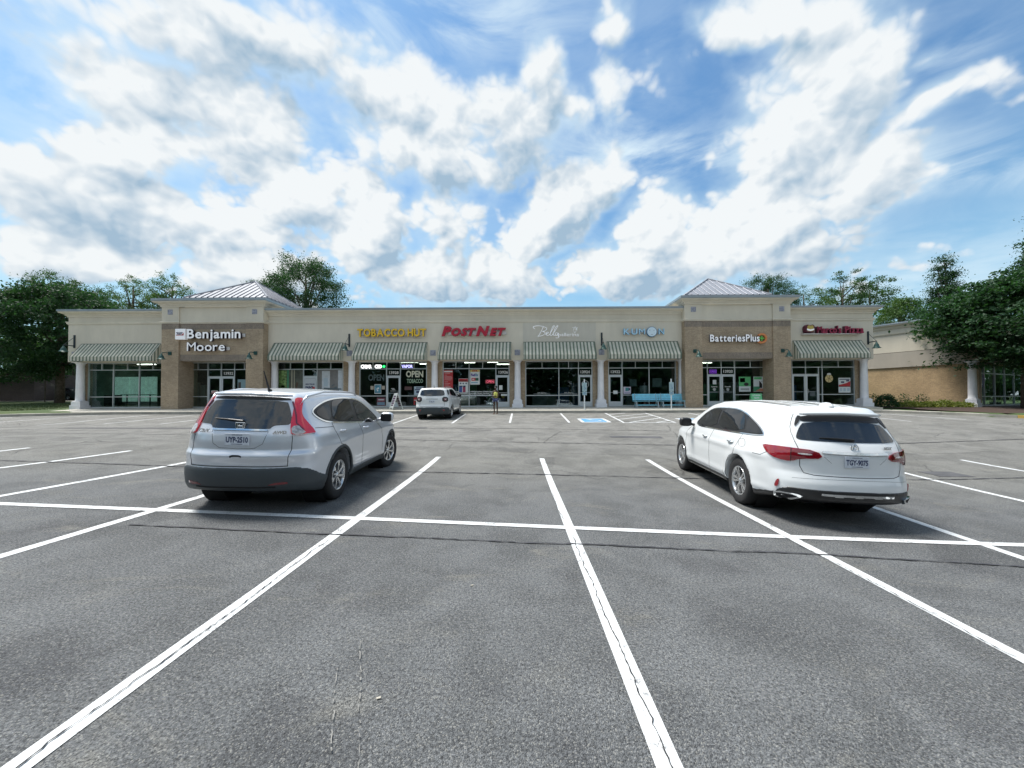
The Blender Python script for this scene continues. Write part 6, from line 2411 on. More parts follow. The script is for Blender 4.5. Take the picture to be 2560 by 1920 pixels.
# glasshouse
side_out = [(-.50, 1.335), (-.34, 1.412), (-.04, 1.482), (.34, 1.515), (.84, 1.517), (1.26, 1.462), (1.576, 1.309), (1.86, 1.13), (1.82, 1.045), (.86, 1.10), (-.2, 1.165), (-.40, 1.232)]
for sd in (-1, 1):
    patch(C, side_out, 'side', M_TRIMK, 'window_surround', O, sd, off=.003, rnd=2)
    line_on(C, side_out, 'side', M_CHROME, 'chrome_strip', O, sd, w=.022, off=.010, closed=True, rnd=2)
    patch(C, [(-.43, 1.322), (-.27, 1.384), (.05, 1.462), (-.10, 1.192), (-.32, 1.234)], 'side', M_CARGL, 'window', O, sd, off=.007, rnd=2)
    patch(C, [(.15, 1.478), (.357, 1.494), (.82, 1.496), (.80, 1.40), (.69, 1.136), (-.06, 1.184), (.03, 1.35)], 'side', M_CARGL, 'window', O, sd, off=.007, rnd=1)
    patch(C, [(.93, 1.47), (1.22, 1.428), (1.488, 1.286), (1.725, 1.13), (1.67, 1.072), (.86, 1.118), (.88, 1.3)], 'side', M_CARGL, 'window', O, sd, off=.007, rnd=1)
    for ln in ([(1.74, 1.04), (1.93, .90), (2.03, .70), (2.04, .44)], [(.84, 1.10), (.89, .95), (.915, .70), (.915, .38)], [(-.12, 1.16), (-.118, 1.045), (-.06, .93), (-.055, .85)],
               [(-.56, 1.12), (-.12, 1.105)], [(-.055, .845), (.1, .81), (.24, .72), (.37, .56), (.40, .40)]):
        line_on(C, ln, 'side', M_SEAMK, 'door_seam', O, sd, w=.007, off=.002)
    handle(O, C, .12, 1.03, sd, M_SILVER)
    handle(O, C, 1.10, 1.0, sd, M_SILVER)
    mirror(O, C, 1.80, 1.06, sd, M_SILVER, M_TRIMK)
    # tail lamp: tall, bent round the corner
    lamp = patch(C, [(-.062, 1.522), (.038, 1.524), (.012, 1.44), (-.010, 1.36), (-.010, 1.30), (.015, 1.24), (.141, 1.076), (.12, 1.045), (-.164, 1.027), (-.160, 1.17), (-.114, 1.331), (-.08, 1.469)],
                 'corner', M_LRED, 'tail_lamp', O, sd, off=.016, rnd=1, grid=.035)
    patch(C, [(-.150, 1.150), (-.07, 1.165), (-.045, 1.12), (.02, 1.062), (-.155, 1.042)], 'corner', M_LCLEAR, 'reversing_lamp', lamp, sd, off=.020, rnd=1, grid=.03)
    line_on(C, [(-.154, 1.036), (.12, 1.052)], 'corner', M_LCLEAR, 'lamp_strip', lamp, sd, w=.016, off=.021)
    line_on(C, [(-.10, 1.47), (-.085, 1.30), (-.09, 1.19), (-.01, 1.10)], 'corner', M_LRED2, 'lamp_line', lamp, sd, w=.02, off=.018)
    # roof rail
    P0 = []
    for y, up in ((-.62, .004), (-.48, .038), (0, .045), (.6, .045), (1.1, .040), (1.32, .004)):
        q, n_ = at_surface(C, sd * (.585 + .02 * math.sin(max(0, y))), y, 'top')
        P0.append(q + n_ * up)
    mb = MB()
    mb.smooth = True
    mb.tube(P0, [.012, .017, .017, .017, .016, .010], 8)
    mb.build('roof_rail', M_SILVER, O)
glass = mir([(0, 1.485), (.455, 1.478), (.49, 1.42), (.545, 1.30), (.578, 1.176), (.42, 1.170), (.375, 1.155), (.35, 1.118), (0, 1.115)])
gp = patch(C, glass, 'rear', M_REARGL, 'rear_window', O, off=.006, rnd=1, grid=.05)
patch(C, mir([(0, 1.535), (.46, 1.522), (.50, 1.488), (0, 1.490)]), 'rear', M_TRIMK, 'spoiler_underside', O, off=.009, rnd=1)
# spoiler lip
P0 = [at_surface(C, x, 1.545 - .012 * abs(x) / .5, 'rear') for x in np.linspace(-.50, .50, 13)]
mb = MB()
mb.smooth = True
mb.tube([p + n_ * .012 + Vector((0, -.03, .012)) for p, n_ in P0], [.012] + [.022] * 11 + [.012], 8)
mb.build('roof_spoiler', M_SILVER, O)
line_on(C, [(-.335, 1.104), (.335, 1.104)], 'rear', M_CHROME, 'chrome_strip', O, w=.022, off=.018)
for sd in (-1, 1):
    line_on(C, [(sd * .583, 1.17), (sd * .612, 1.0), (sd * .615, .86), (sd * .60, .76), (sd * .592, .655)], 'rear', M_SEAMK, 'tailgate_seam', O, w=.008, off=.002)
    line_on(C, [(sd * .345, 1.09), (sd * .29, .885), (sd * .0, .87)], 'rear', M_SEAMK, 'recess_edge', O, w=.004, off=.001, rnd=1)
    patch(C, [(sd * .47, .45), (sd * .60, .452), (sd * .60, .425), (sd * .40, .418)], 'rear', M_LRED2, 'bumper_reflector', O, off=.014, rnd=0)
line_on(C, [(-.60, .652), (.60, .652)], 'rear', M_SEAMK, 'tailgate_seam', O, w=.010, off=.002)
line_on(C, [(-.48, .395), (.48, .395)], 'rear', M_WELL, 'bumper_slot', O, w=.016, off=.013)
patch(C, [(-.055, .797), (.085, .797), (.085, .757), (-.055, .757)], 'rear', M_TRIMK, 'tailgate_handle', O, off=.004, rnd=1)
patch(C, [(-.03, .775), (.08, .775), (.08, .757), (-.03, .757)], 'rear', M_SILVER, 'handle_lip', O, off=.012, rnd=1)
number_plate(O, C, .988, 'UYP-2510', 'VIRGINIA')
# emblem: a rounded frame with an H
p, n_ = at_surface(C, 0, 1.150, 'rear')
em = thing('emblem', None, None)
em.parent = O
em.location = p + n_ * .014
if True:
    mb = MB()
    fr_ = [(-.048, -.034), (-.058, .040), (.058, .040), (.048, -.034)]
    for a, e in zip(fr_, fr_[1:] + fr_[:1]):
        mb.tube([(a[0], 0, a[1]), (e[0], 0, e[1])], .006, 6)
    mb.tube([(-.028, 0, -.030), (-.036, 0, .036)], .008, 6)
    mb.tube([(.028, 0, -.030), (.036, 0, .036)], .008, 6)
    mb.tube([(-.03, 0, -.002), (.03, 0, -.002)], .008, 6)
    me = mb.mesh('emblem', M_CHROME)
bpy.data.objects.remove(em)
obj('emblem', me, O, p + n_ * .016)
badge(O, C, 'CR-V', -.455, 1.065, .040, .17, M_CHROME, shear=.2)
badge(O, C, 'AWD', .475, 1.062, .036, .16, M_CHROME, shear=.2)
wiper(O, C, .02, 1.205, -.35, 1.235)
q, n_ = at_surface(C, .12, -.50, 'top')
MB().tube([q, q + Vector((0, -.03, .03)), q + Vector((-.02, -.12, .27))], [.03, .014, .006], 8).build('aerial', M_BLACK, O)
wsh = [(0, 1.56), (.50, 1.545), (.62, 1.12), (0, 1.12)]
# windscreen seen from the front
def front_patch(car, o, half):
    O_, d_ = Vector((0, car.sp['front_y'] + .6, 0)), Vector((0, -1, 0))
    vs, fs = [], []
    nx, nz = 12, 8
    pts = []
    for j in range(nz + 1):
        fz = j / nz
        for i in range(nx + 1):
            fx = i / nx * 2 - 1
            w_ = half[0] + (half[2] - half[0]) * fz
            pts.append((fx * w_, half[1] + (half[3] - half[1]) * fz))
    P = np.array([[x, car.sp['front_y'] + .6, z] for x, z in pts])
    P = car.trace(P, np.array(d_), 5)
    g = car.grad(P)
    g /= np.linalg.norm(g, axis=1)[:, None]
    P = P + g * .006
    for j in range(nz):
        for i in range(nx):
            k_ = j * (nx + 1) + i
            fs.append((k_ + 1, k_, k_ + nx + 1, k_ + nx + 2))
    mb = MB()
    mb.smooth = True
    mb.add([tuple(p) for p in P], fs)
    mb.build('windscreen', M_CARGL, o)
    for sd in (-1, 1):
        rr = []
        for x, z in ((.46, .80), (.72, .82), (.72, .72), (.50, .70)):
            rr.append((sd * x, z))
        P = np.array([[x, car.sp['front_y'] + .6, z] for x, z in rr])
        P = car.trace(P, np.array(d_), 5) + np.array([0, .008, 0])
        MB().add([tuple(q) for q in P], [(0, 1, 2, 3) if sd > 0 else (3, 2, 1, 0)]).build('headlight', M_LCLEAR, o)
    P = np.array([[x, car.sp['front_y'] + .6, z] for x, z in ((-.42, .68), (.42, .68), (.36, .48), (-.36, .48))])
    P = car.trace(P, np.array(d_), 5) + np.array([0, .008, 0])
    MB().add([tuple(q) for q in P], [(0, 1, 2, 3)]).build('grille', M_TRIMK, o)


front_patch(C, O, (.66, 1.13, .52, 1.53))

M_LREDM = mat('red lamp lens', (.27, .006, .014), .08, spec=.8, coat=1.0)
# ================================================================= white car on the right
C, O = base_car('parked_car', 'large white suv with wide red tail lamps and chrome exhaust trims on the right', SPEC_MDX, POSE_MDX, M_WPAINT, style='split', tyre_w=.245)
mdx = O
cladding(C, O, [(-1.4, .535), (-1.0, .53), (-.92, .49), (-.86, .43), (-.5, .37), (-.3, .345), (3.2, .345), (3.9, .40)], 0, M_TRIMK, 0)
side_out = [(2.12, 1.122), (1.95, 1.33), (1.70, 1.46), (1.45, 1.525), (.60, 1.545), (.15, 1.468), (-.26, 1.325), (-.50, 1.215), (-.545, 1.165), (-.02, 1.150), (1.05, 1.131)]
for sd in (-1, 1):
    patch(C, side_out, 'side', M_TRIMK, 'window_surround', O, sd, off=.003, rnd=2)
    line_on(C, side_out, 'side', M_CHROME, 'chrome_strip', O, sd, w=.018, off=.010, closed=True, rnd=2)
    patch(C, [(2.02, 1.145), (1.90, 1.31), (1.68, 1.434), (1.42, 1.497), (1.18, 1.508), (1.16, 1.40), (1.04, 1.163)], 'side', M_CARGL, 'window', O, sd, off=.007, rnd=1)
    patch(C, [(1.09, 1.508), (.60, 1.520), (.27, 1.482), (.10, 1.33), (.0, 1.185), (.96, 1.165), (1.06, 1.36)], 'side', M_CARGL, 'window', O, sd, off=.007, rnd=1)
    patch(C, [(.19, 1.458), (-.14, 1.358), (-.45, 1.218), (-.47, 1.188), (-.06, 1.182), (.04, 1.33)], 'side', M_CARGL, 'window', O, sd, off=.007, rnd=1)
    for ln in ([(2.20, 1.10), (2.40, .98), (2.44, .80), (2.42, .36)], [(1.08, 1.13), (1.15, .92), (1.17, .60), (1.16, .35)], [(-.02, 1.15), (.05, .98), (.09, .86), (.12, .80)],
               [(.12, .80), (.26, .74), (.38, .60), (.42, .42), (.40, .35)], [(-.45, .90), (-.62, .90), (-.80, 1.0)]):
        line_on(C, ln, 'side', M_SEAMK, 'door_seam', O, sd, w=.006, off=.002)
    if sd < 0:
        line_on(C, [(.05, 1.066), (-.15, 1.08), (-.22, .955), (-.02, .940)], 'side', M_SEAMK, 'fuel_flap_seam', O, sd, w=.004, off=.0015, closed=True, rnd=2)
    handle(O, C, 1.36, .965, sd, M_CHROME)
    handle(O, C, .27, .985, sd, M_CHROME)
    mirror(O, C, 2.10, 1.10, sd, M_TRIMK, M_TRIMK)
    line_on(C, [(2.3, .30), (.46, .30)], 'side', M_CHROME, 'sill_strip', O, sd, w=.022, off=.018)
    lamp = patch(C, [(.20, 1.058), (.0, 1.064), (-.17, 1.058), (-.46, 1.040), (-.53, .94), (-.30, .925), (-.19, .872), (-.03, .888), (.09, .936), (.165, 1.004)],
                 'corner', M_LREDM, 'tail_lamp', O, sd, off=.014, rnd=1, grid=.035)
    patch(C, [(-.185, 1.053), (-.45, 1.034), (-.512, .948), (-.30, .934), (-.195, .885)], 'corner', M_LRED2, 'tail_lamp_inner', lamp, sd, off=.017, rnd=1, grid=.035)
    patch(C, [(-.26, 1.00), (-.40, .995), (-.42, .975), (-.27, .975)], 'corner', M_LCLEAR, 'reversing_lamp', lamp, sd, off=.0195, rnd=1, grid=.03)
    line_on(C, [(-.187, 1.055), (-.19, .875)], 'corner', M_SEAMK, 'lamp_seam', lamp, sd, w=.007, off=.019)
    patch(C, [(-.07, .615), (-.035, .60), (-.0, .50), (-.055, .505)], 'corner', M_LREDM, 'bumper_reflector', O, sd, off=.013, rnd=1, grid=.03)
    ex = patch(C, [(-.0, .455), (-.36, .448), (-.28, .385), (-.01, .352)], 'corner', M_CHROME, 'exhaust_trim', O, sd, off=.030, rnd=1, grid=.03)
    patch(C, [(-.035, .432), (-.29, .430), (-.245, .396), (-.04, .375)], 'corner', M_WELL, 'exhaust_opening', ex, sd, off=.034, rnd=1, grid=.03)
    line_on(C, [(sd * .655, 1.155), (sd * .64, 1.05), (sd * .635, .82), (sd * .60, .735), (sd * .50, .715), (sd * .0, .708)], 'rear', M_SEAMK, 'tailgate_seam', O, w=.008, off=.002)
    patch(C, [(sd * .615, 1.33), (sd * .54, 1.495), (sd * .49, 1.49), (sd * .535, 1.41)], 'rear', M_TRIMK, 'spoiler_fin', O, off=.012, rnd=1)
    line_on(C, [(sd * .655, 1.16), (sd * .66, 1.30), (sd * .60, 1.45), (sd * .56, 1.52)], 'rear', M_SEAMK, 'tailgate_seam', O, w=.006, off=.002, rnd=1)
    for xx in (.16, .34, .52):
        line_on(C, [(sd * xx, -.62), (sd * (xx + .03), 1.55)], 'top', M_SEAMK if xx == .52 else M_WPAINT, 'roof_groove', O, w=.012, off=.004)
    line_on(C, [(sd * .30, .885), (sd * .39, .97)], 'rear', M_SEAMK, 'recess_edge', O, w=.003, off=.001)
glass = mir([(0, 1.428), (.49, 1.408), (.555, 1.34), (.62, 1.225), (.628, 1.185), (.58, 1.168), (0, 1.158)])
patch(C, glass, 'rear', M_REARGL, 'rear_window', O, off=.006, rnd=1, grid=.05)
patch(C, mir([(0, 1.515), (.50, 1.50), (.525, 1.435), (.48, 1.412), (0, 1.432)]), 'rear', M_TRIMK, 'spoiler_underside', O, off=.009, rnd=1)
P0 = [at_surface(C, x, 1.525 - .014 * abs(x) / .5, 'rear') for x in np.linspace(-.53, .53, 15)]
mb = MB()
mb.smooth = True
mb.tube([p + n_ * .012 + Vector((0, -.055, .012)) for p, n_ in P0], [.014] + [.026] * 13 + [.014], 8)
mb.build('roof_spoiler', M_WPAINT, O)
line_on(C, [(-.40, 1.025), (-.2, 1.018), (0, 1.014), (.2, 1.018), (.40, 1.025)], 'rear', M_CHROME, 'chrome_strip', O, w=.030, off=.020)
line_on(C, [(-.44, .478), (.44, .478)], 'rear', M_CHROME, 'bumper_bar', O, w=.030, off=.026)
for xx in (-.24, 0, .24):
    line_on(C, [(xx - .05, .462), (xx + .05, .462)], 'rear', M_CHROME, 'bumper_bar', O, w=.02, off=.024)
line_on(C, [(-.72, .655), (-.4, .672), (0, .676), (.4, .672), (.72, .655)], 'rear', M_SEAMK, 'bumper_crease_shade', O, w=.003, off=.001)  # dark strip stands in for the shade along a body-coloured crease
number_plate(O, C, .912, 'TGY-9075', 'VIRGINIA')
p, n_ = at_surface(C, 0, 1.088, 'rear')
mb = MB()
c_ = [(.045 * math.cos(a), 0, .048 * math.sin(a)) for a in np.linspace(0, 2 * math.pi, 25)]
mb.tube(c_, .006, 6, False)
mb.tube([(-.026, 0, -.036), (-.004, 0, .040)], .006, 6)
mb.tube([(.026, 0, -.036), (.004, 0, .040)], .006, 6)
mb.tube([(-.016, 0, -.006), (.016, 0, -.006)], .005, 6)
obj('emblem', mb.mesh('emblem', M_CHROME), O, p + n_ * .012)
badge(O, C, 'MDX', .43, 1.080, .032, .13, M_CHROME, shear=.15)
wiper(O, C, .02, 1.178, -.38, 1.20)
q, n_ = at_surface(C, -.02, -.60, 'top')
mb = MB()
mb.smooth = True
mb.lathe([(0, .05), (.035, .045), (.06, .025), (.075, -.01)], 14, Matrix.Translation(q) @ Matrix.Diagonal((1, 1.7, 1, 1)))
mb.build('aerial_fin', M_WPAINT, O)
front_patch(C, O, (.72, 1.17, .56, 1.57))

# ================================================================= little white car at the curb
C, O = base_car('parked_car', 'small boxy white suv parked nose-in at the curb beside the sandwich board', SPEC_REN, POSE_REN, M_WPAINT2, h=.03, style='plain')
cladding(C, O, [(-1, .665), (-.72, .66), (-.6, .60), (-.5, .55), (-.3, .42), (2.9, .42), (3.2, .5), (3.6, .56)], 0, M_CLAD, .06, h=.03)
for sd in (-1, 1):
    so = [(.0, 1.27), (.06, 1.565), (.85, 1.565), (1.15, 1.50), (1.55, 1.22), (1.5, 1.15), (.9, 1.17)]
    patch(C, so, 'side', M_TRIMK, 'window_surround', O, sd, off=.003, rnd=1)
    patch(C, [(.05, 1.28), (.10, 1.54), (.80, 1.54), (.80, 1.19)], 'side', M_CARGL, 'window', O, sd, off=.008, rnd=0)
    patch(C, [(.88, 1.19), (.88, 1.54), (1.12, 1.48), (1.48, 1.22), (1.44, 1.17)], 'side', M_CARGL, 'window', O, sd, off=.008, rnd=0)
    patch(C, [(-.50, 1.30), (-.40, 1.54), (-.10, 1.555), (-.14, 1.29)], 'side', M_CARGL, 'window', O, sd, off=.008, rnd=1)
    lamp = patch(C, [(-.13, 1.19), (.14, 1.185), (.12, .935), (-.145, .935)], 'corner', M_TRIMK, 'lamp_housing', O, sd, off=.014, rnd=1)
    patch(C, [(-.065, 1.13), (.065, 1.125), (.05, 1.0), (-.08, 1.0)], 'corner', M_LRED2, 'tail_lamp', lamp, sd, off=.022, rnd=1)
    for q_ in ([(-.04, 1.10), (.035, 1.02)], [(.04, 1.10), (-.045, 1.02)]):
        line_on(C, q_, 'corner', M_LCLEAR, 'lamp_cross', lamp, sd, w=.022, off=.027)
    rough_disc(O, C, sd * .62, .50, .055, M_LRED2, 'bumper_reflector', th=.02)
    handle(O, C, .12, 1.05, sd, M_WPAINT2, .16)
    handle(O, C, 1.02, 1.03, sd, M_WPAINT2, .16)
    mirror(O, C, 1.52, 1.10, sd, M_TRIMK, M_TRIMK, .9)
    for ln in ([(.86, 1.17), (.90, .5)], [(-.02, 1.25), (.0, .95), (.20, .72)], [(1.75, 1.12), (1.95, .5)]):
        line_on(C, ln, 'side', M_SEAMK, 'door_seam', O, sd, w=.01, off=.003)
    P0 = []
    for y, up in ((-.45, .0), (-.3, .05), (.4, .06), (1.0, .05), (1.15, 0)):
        q, n_ = at_surface(C, sd * .60, y, 'top')
        P0.append(q + n_ * up)
    MB().tube(P0, .016, 6).build('roof_rail', M_TRIMK, O)
patch(C, mir([(0, 1.565), (.56, 1.555), (.625, 1.40), (.64, 1.31), (.58, 1.25), (0, 1.235)]), 'rear', M_REARGL, 'rear_window', O, off=.008, rnd=1, grid=.07)
line_on(C, [(-.3, 1.085), (.3, 1.085)], 'rear', M_SEAMK, 'tailgate_groove', O, w=.02, off=.004)
line_on(C, [(-.62, 1.2), (-.64, .70), (.64, .70), (.62, 1.2)], 'rear', M_SEAMK, 'tailgate_seam', O, w=.010, off=.003)
q_ = number_plate(O, C, .955, 'T', '')
for x_, w2 in ((-.02, .03), (.05, .02), (.10, .025)):
    MB().box((x_ - w2 / 2, -.0065, -.03), (x_ + w2 / 2, -.0045, .02)).build('plate_figure', MATS['plate blue print'], q_)
wiper(O, C, 0, 1.27, -.3, 1.28)
q, n_ = at_surface(C, -.0, -.2, 'top')
MB().tube([q, q + Vector((0, -.02, .03)), q + Vector((0, -.08, .16))], [.03, .012, .005], 6).build('aerial', M_BLACK, O)
front_patch(C, O, (.68, 1.17, .6, 1.56))

# ------------------------------------------------------------------ trees
def leaf_mat(name, c1, c2, c3, tr_=.35):
    m, t, b = nmat(name)
    P = t.coord()
    n1 = t.noise(P, .55, 4, .6)
    n2 = t.noise(P, 5.0, 2, .6)
    c = t.ramp(n1, [(.32, c1), (.52, c2), (.70, c3)])
    k_ = t.mr(n2, .25, .75, .7, 1.3)
    c = t.mix(1.0, c, t.comb(k_, k_, k_), 'MULTIPLY')
    t.l.new(c, b.inputs['Base Color'])
    b.inputs['Roughness'].default_value = .55
    b.inputs['Specular IOR Level'].default_value = .3
    tb = t.new('ShaderNodeBsdfTranslucent')
    t.l.new(t.mix(1.0, c, (1.3, 1.5, .7), 'MULTIPLY'), tb.inputs[0])
    ms = t.new('ShaderNodeMixShader')
    ms.inputs[0].default_value = tr_
    t.l.new(b.outputs[0], ms.inputs[1])
    t.l.new(tb.outputs[0], ms.inputs[2])
    t.l.new(ms.outputs[0], m.node_tree.nodes['Material Output'].inputs[0])
    return m


M_LEAFD = leaf_mat('dark tree leaves', (.018, .050, .022), (.028, .075, .030), (.045, .105, .038))
M_LEAFM = leaf_mat('mid green leaves', (.030, .070, .022), (.045, .10, .032), (.075, .135, .042))
M_LEAFL = leaf_mat('light green leaves', (.040, .085, .024), (.065, .125, .034), (.095, .16, .045))
M_LEAFY = leaf_mat('yellow green leaves', (.08, .11, .02), (.15, .18, .04), (.24, .25, .06))
M_BARK = mat('tree bark', (.09, .075, .06), .95, var=.35, vscale=6, bump=.8, bscale=18)


def crown_mesh(name, m, seed, rx, rz, clumps, leaves, leaf=.20, hole=.25, flat=.6, droop=0.0, cone=0.0, lobes=5, cr=.9):
    """leaves gathered in clumps spread through an uneven crown; centre at the origin"""
    g = np.random.default_rng(seed)
    # uneven outline from a few lobes
    ld = g.normal(size=(lobes, 3))
    ld /= np.linalg.norm(ld, axis=1)[:, None]
    la = g.uniform(.10, .30, lobes)
    d = g.normal(size=(clumps, 3))
    d /= np.linalg.norm(d, axis=1)[:, None]
    rad = g.uniform(.25, 1.0, clumps) ** .42
    rad = rad * (0.82 + (np.maximum(0, d @ ld.T) ** 4 * la).sum(1) * 1.6) * g.uniform(.85, 1.08, clumps)
    C = d * rad[:, None]
    zz = C[:, 2]
    if cone:
        s_ = 1 - cone * np.clip((zz + 1) / 2, 0, 1)
        C[:, 0] *= s_
        C[:, 1] *= s_
    C[:, 0] *= rx
    C[:, 1] *= rx
    C[:, 2] *= rz
    keep = g.uniform(size=clumps) > hole * (1 - rad)
    C = C[keep]
    n = len(C) * leaves
    size = g.uniform(.55, 1.25, len(C))
    cc = np.repeat(C, leaves, 0)
    ss = np.repeat(size, leaves)
    q = g.normal(size=(n, 3)) * .42
    q[:, 2] *= flat
    # clumps stretch away from the trunk
    out = cc.copy()
    out[:, 2] = 0
    out /= np.maximum(.1, np.linalg.norm(out, axis=1))[:, None]
    P = cc + q * (ss * cr)[:, None] + out * (g.normal(size=n) * .28 * cr)[:, None]
    P[:, 2] -= droop * (q ** 2).sum(1)
    nrm = g.normal(size=(n, 3)) * .75 + np.array([0, 0, .85]) + out * .25
    nrm /= np.linalg.norm(nrm, axis=1)[:, None]
    t1 = np.cross(nrm, g.normal(size=(n, 3)))
    t1 /= np.linalg.norm(t1, axis=1)[:, None]
    t2 = np.cross(nrm, t1)
    L = (leaf * g.uniform(.6, 1.3, n))[:, None]
    W = L * .55
    V = np.stack([P - t1 * L * .5, P + t2 * W * .5 + nrm * L * .08, P + t1 * L * .5, P - t2 * W * .5 + nrm * L * .08], 1).reshape(-1, 3)
    F_ = np.arange(n * 4).reshape(-1, 4)
    me = np_mesh(name, V, F_, m, False)
    return me, C


def branches(parent, seed, C, h0, rtrunk, base_r=1.0, k=14, lean=.2):
    r_ = random.Random(seed)
    mb = MB()
    mb.smooth = True
    zc = h0
    top = Vector((r_.uniform(-lean, lean), r_.uniform(-lean, lean), h0 + C[:, 2].max() * .55))
    pts = [Vector((0, 0, -.3)), Vector((r_.uniform(-.05, .05), 0, h0 * .35)), Vector((top.x * .4, top.y * .4, h0 * .75)), top * 1.0]
    mb.tube(pts, [rtrunk * 1.25, rtrunk, rtrunk * .75, rtrunk * .2], 10)
    idx = list(range(len(C)))
    r_.shuffle(idx)
    for i in idx[:k]:
        e = Vector(C[i]) + Vector((0, 0, h0))
        s_ = r_.uniform(.35, .9)
        st = pts[1].lerp(pts[3], s_)
        if st.z > e.z + .5:
            st = pts[1].lerp(pts[3], .15)
        mid = st.lerp(e, .5) + Vector((0, 0, r_.uniform(-.1, .4)))
        mb.tube([st, mid, e], [rtrunk * .38, rtrunk * .22, rtrunk * .06], 6)
    return mb.build('trunk', M_BARK, parent)


PROTO = {}


def make_tree(kind, label, x, y, z, h_c, scale=1.0, rz=0.0, trunk_r=.22, group=None, nm='tree'):
    """h_c: height of the crown's centre above the ground"""
    me, C, m = PROTO[kind]
    o = thing(nm, label, 'tree', (x, y, z), rz, group)
    s_ = scale if hasattr(scale, '__len__') else (scale, scale, scale)
    c = obj('crown', me, o, (0, 0, h_c))
    c.scale = s_
    Cs = C * np.array(s_)
    branches(o, int(abs(x * 13 + y * 7)), Cs, h_c, trunk_r)
    return o


def proto(kind, m, **kw):
    me, C = crown_mesh('crown_' + kind, m, **kw)
    PROTO[kind] = (me, C, m)


proto('oak', M_LEAFD, seed=3, rx=5.6, rz=4.8, clumps=470, leaves=110, leaf=.27, flat=.38, droop=.15, cr=1.15, hole=.2)
proto('oakm', M_LEAFM, seed=13, rx=5.4, rz=4.6, clumps=300, leaves=100, leaf=.23, flat=.42, droop=.12, cr=1.15, hole=.25)
proto('airy', M_LEAFL, seed=7, rx=3.6, rz=3.6, clumps=95, leaves=105, leaf=.20, flat=.7, cr=.85, hole=.5, lobes=7)
proto('round', M_LEAFD, seed=21, rx=5.4, rz=5.2, clumps=190, leaves=150, leaf=.24, flat=.8, cr=1.25, hole=.4, lobes=8)
proto('spike', M_LEAFM, seed=29, rx=3.2, rz=4.2, clumps=110, leaves=120, leaf=.22, flat=.9, cr=.8, cone=.6, hole=.4, lobes=7)
proto('cone', M_LEAFD, seed=31, rx=4.0, rz=6.0, clumps=200, leaves=110, leaf=.22, flat=.5, cr=.95, cone=.8, hole=.3)
proto('light', M_LEAFL, seed=37, rx=3.8, rz=3.6, clumps=130, leaves=120, leaf=.22, flat=.7, cr=.9, cone=.35, hole=.3)


proto('ragged', M_LEAFM, seed=43, rx=3.8, rz=3.6, clumps=80, leaves=110, leaf=.22, flat=.6, cr=.85, hole=.55, lobes=9)


def lz(x, y):
    return float(ground_z(np.array(float(x)), np.array(float(y))))


# left of the strip
make_tree('oak', 'big dark tree with low drooping boughs left of the strip', -42.2, 34.5, lz(-42, 34.5), 6.9, (.84, .84, .98), 0, .28)
make_tree('oakm', 'wide loose tree at the far left edge of the photo', -53.0, 37, lz(-52, 37), 5.2, (.95, .95, .74), 1.0, .25)
make_tree('oakm', 'tall tree showing over the left end of the flat roof', -52.6, 44.5, lz(-52, 44), 10.2, (.62, .62, .95), 2.2, .3)
make_tree('airy', 'left one of two airy trees beside the left hipped roof', -59.0, 57, lz(-60, 57), 15.2, (.9, .9, 1.0), .4, .3)
make_tree('airy', 'right one of two airy trees beside the left hipped roof', -53.0, 57, lz(-54, 57), 15.2, (.95, .95, 1.0), 2.9, .3)
make_tree('oak', 'low dark tree filling the gap behind the white column at the left end', -38.4, 37.2, lz(-38, 37), 4.2, (.55, .55, .62), 1.9, .15)
# behind the roof
make_tree('round', 'tall dense dark tree rising behind the left hipped roof', -31.0, 54, 2.0, 15.0, (.88, .88, .98), .8, .4)
make_tree('round', 'smaller dark crown left of the tall tree behind the left hipped roof', -37.2, 56, 2.0, 14.6, (.50, .5, .52), 2.0, .3)
make_tree('spike', 'tiny treetop showing just over the middle of the roof', -1.9, 84, 2.4, 15.8, (.5, .5, .7), .8, .3)
make_tree('round', 'rounded green tree behind the right hipped roof', 35.6, 56, 2.0, 13.6, (.66, .66, .72), 2.4, .4)
for i, (x, y, zc, s_, k_, lb) in enumerate([(40.8, 56, 12.8, .72, 'airy', 'loose tree behind the right end of the roof, left of the spiky ones'), (46.0, 56, 12.8, .85, 'ragged', 'spiky treetop over the pizza shop roof, tallest of the row there'),
                                            (50.2, 56, 12.3, .8, 'ragged', 'spiky treetop over the right roof corner, right of the tallest one')]):
    make_tree(k_, lb, x, y, 2.0, zc + .5, s_ * 1.2, i * 1.3, .3, 'treetops over the right end of the roof')
make_tree('light', 'bright green tree between the shopping strip and the right hand building', 44.6, 46, 1.4, 9.2, (.86, .86, .92), .5, .3)
# right side
make_tree('oak', 'huge dark tree at the right edge with boughs over the free standing column', 33.2, 25.6, .92, 5.9, (.97, .95, .86), 1.2, .30)
make_tree('cone', 'tall bluish tree behind the right hand building', 39.6, 36.0, 1.0, 8.4, (.70, .70, .80), .3, .3)
make_tree('cone', 'conifer-shaped treetop at the upper right edge', 42.0, 31.5, 1.0, 8.8, (.8, .8, .98), 1.9, .3)
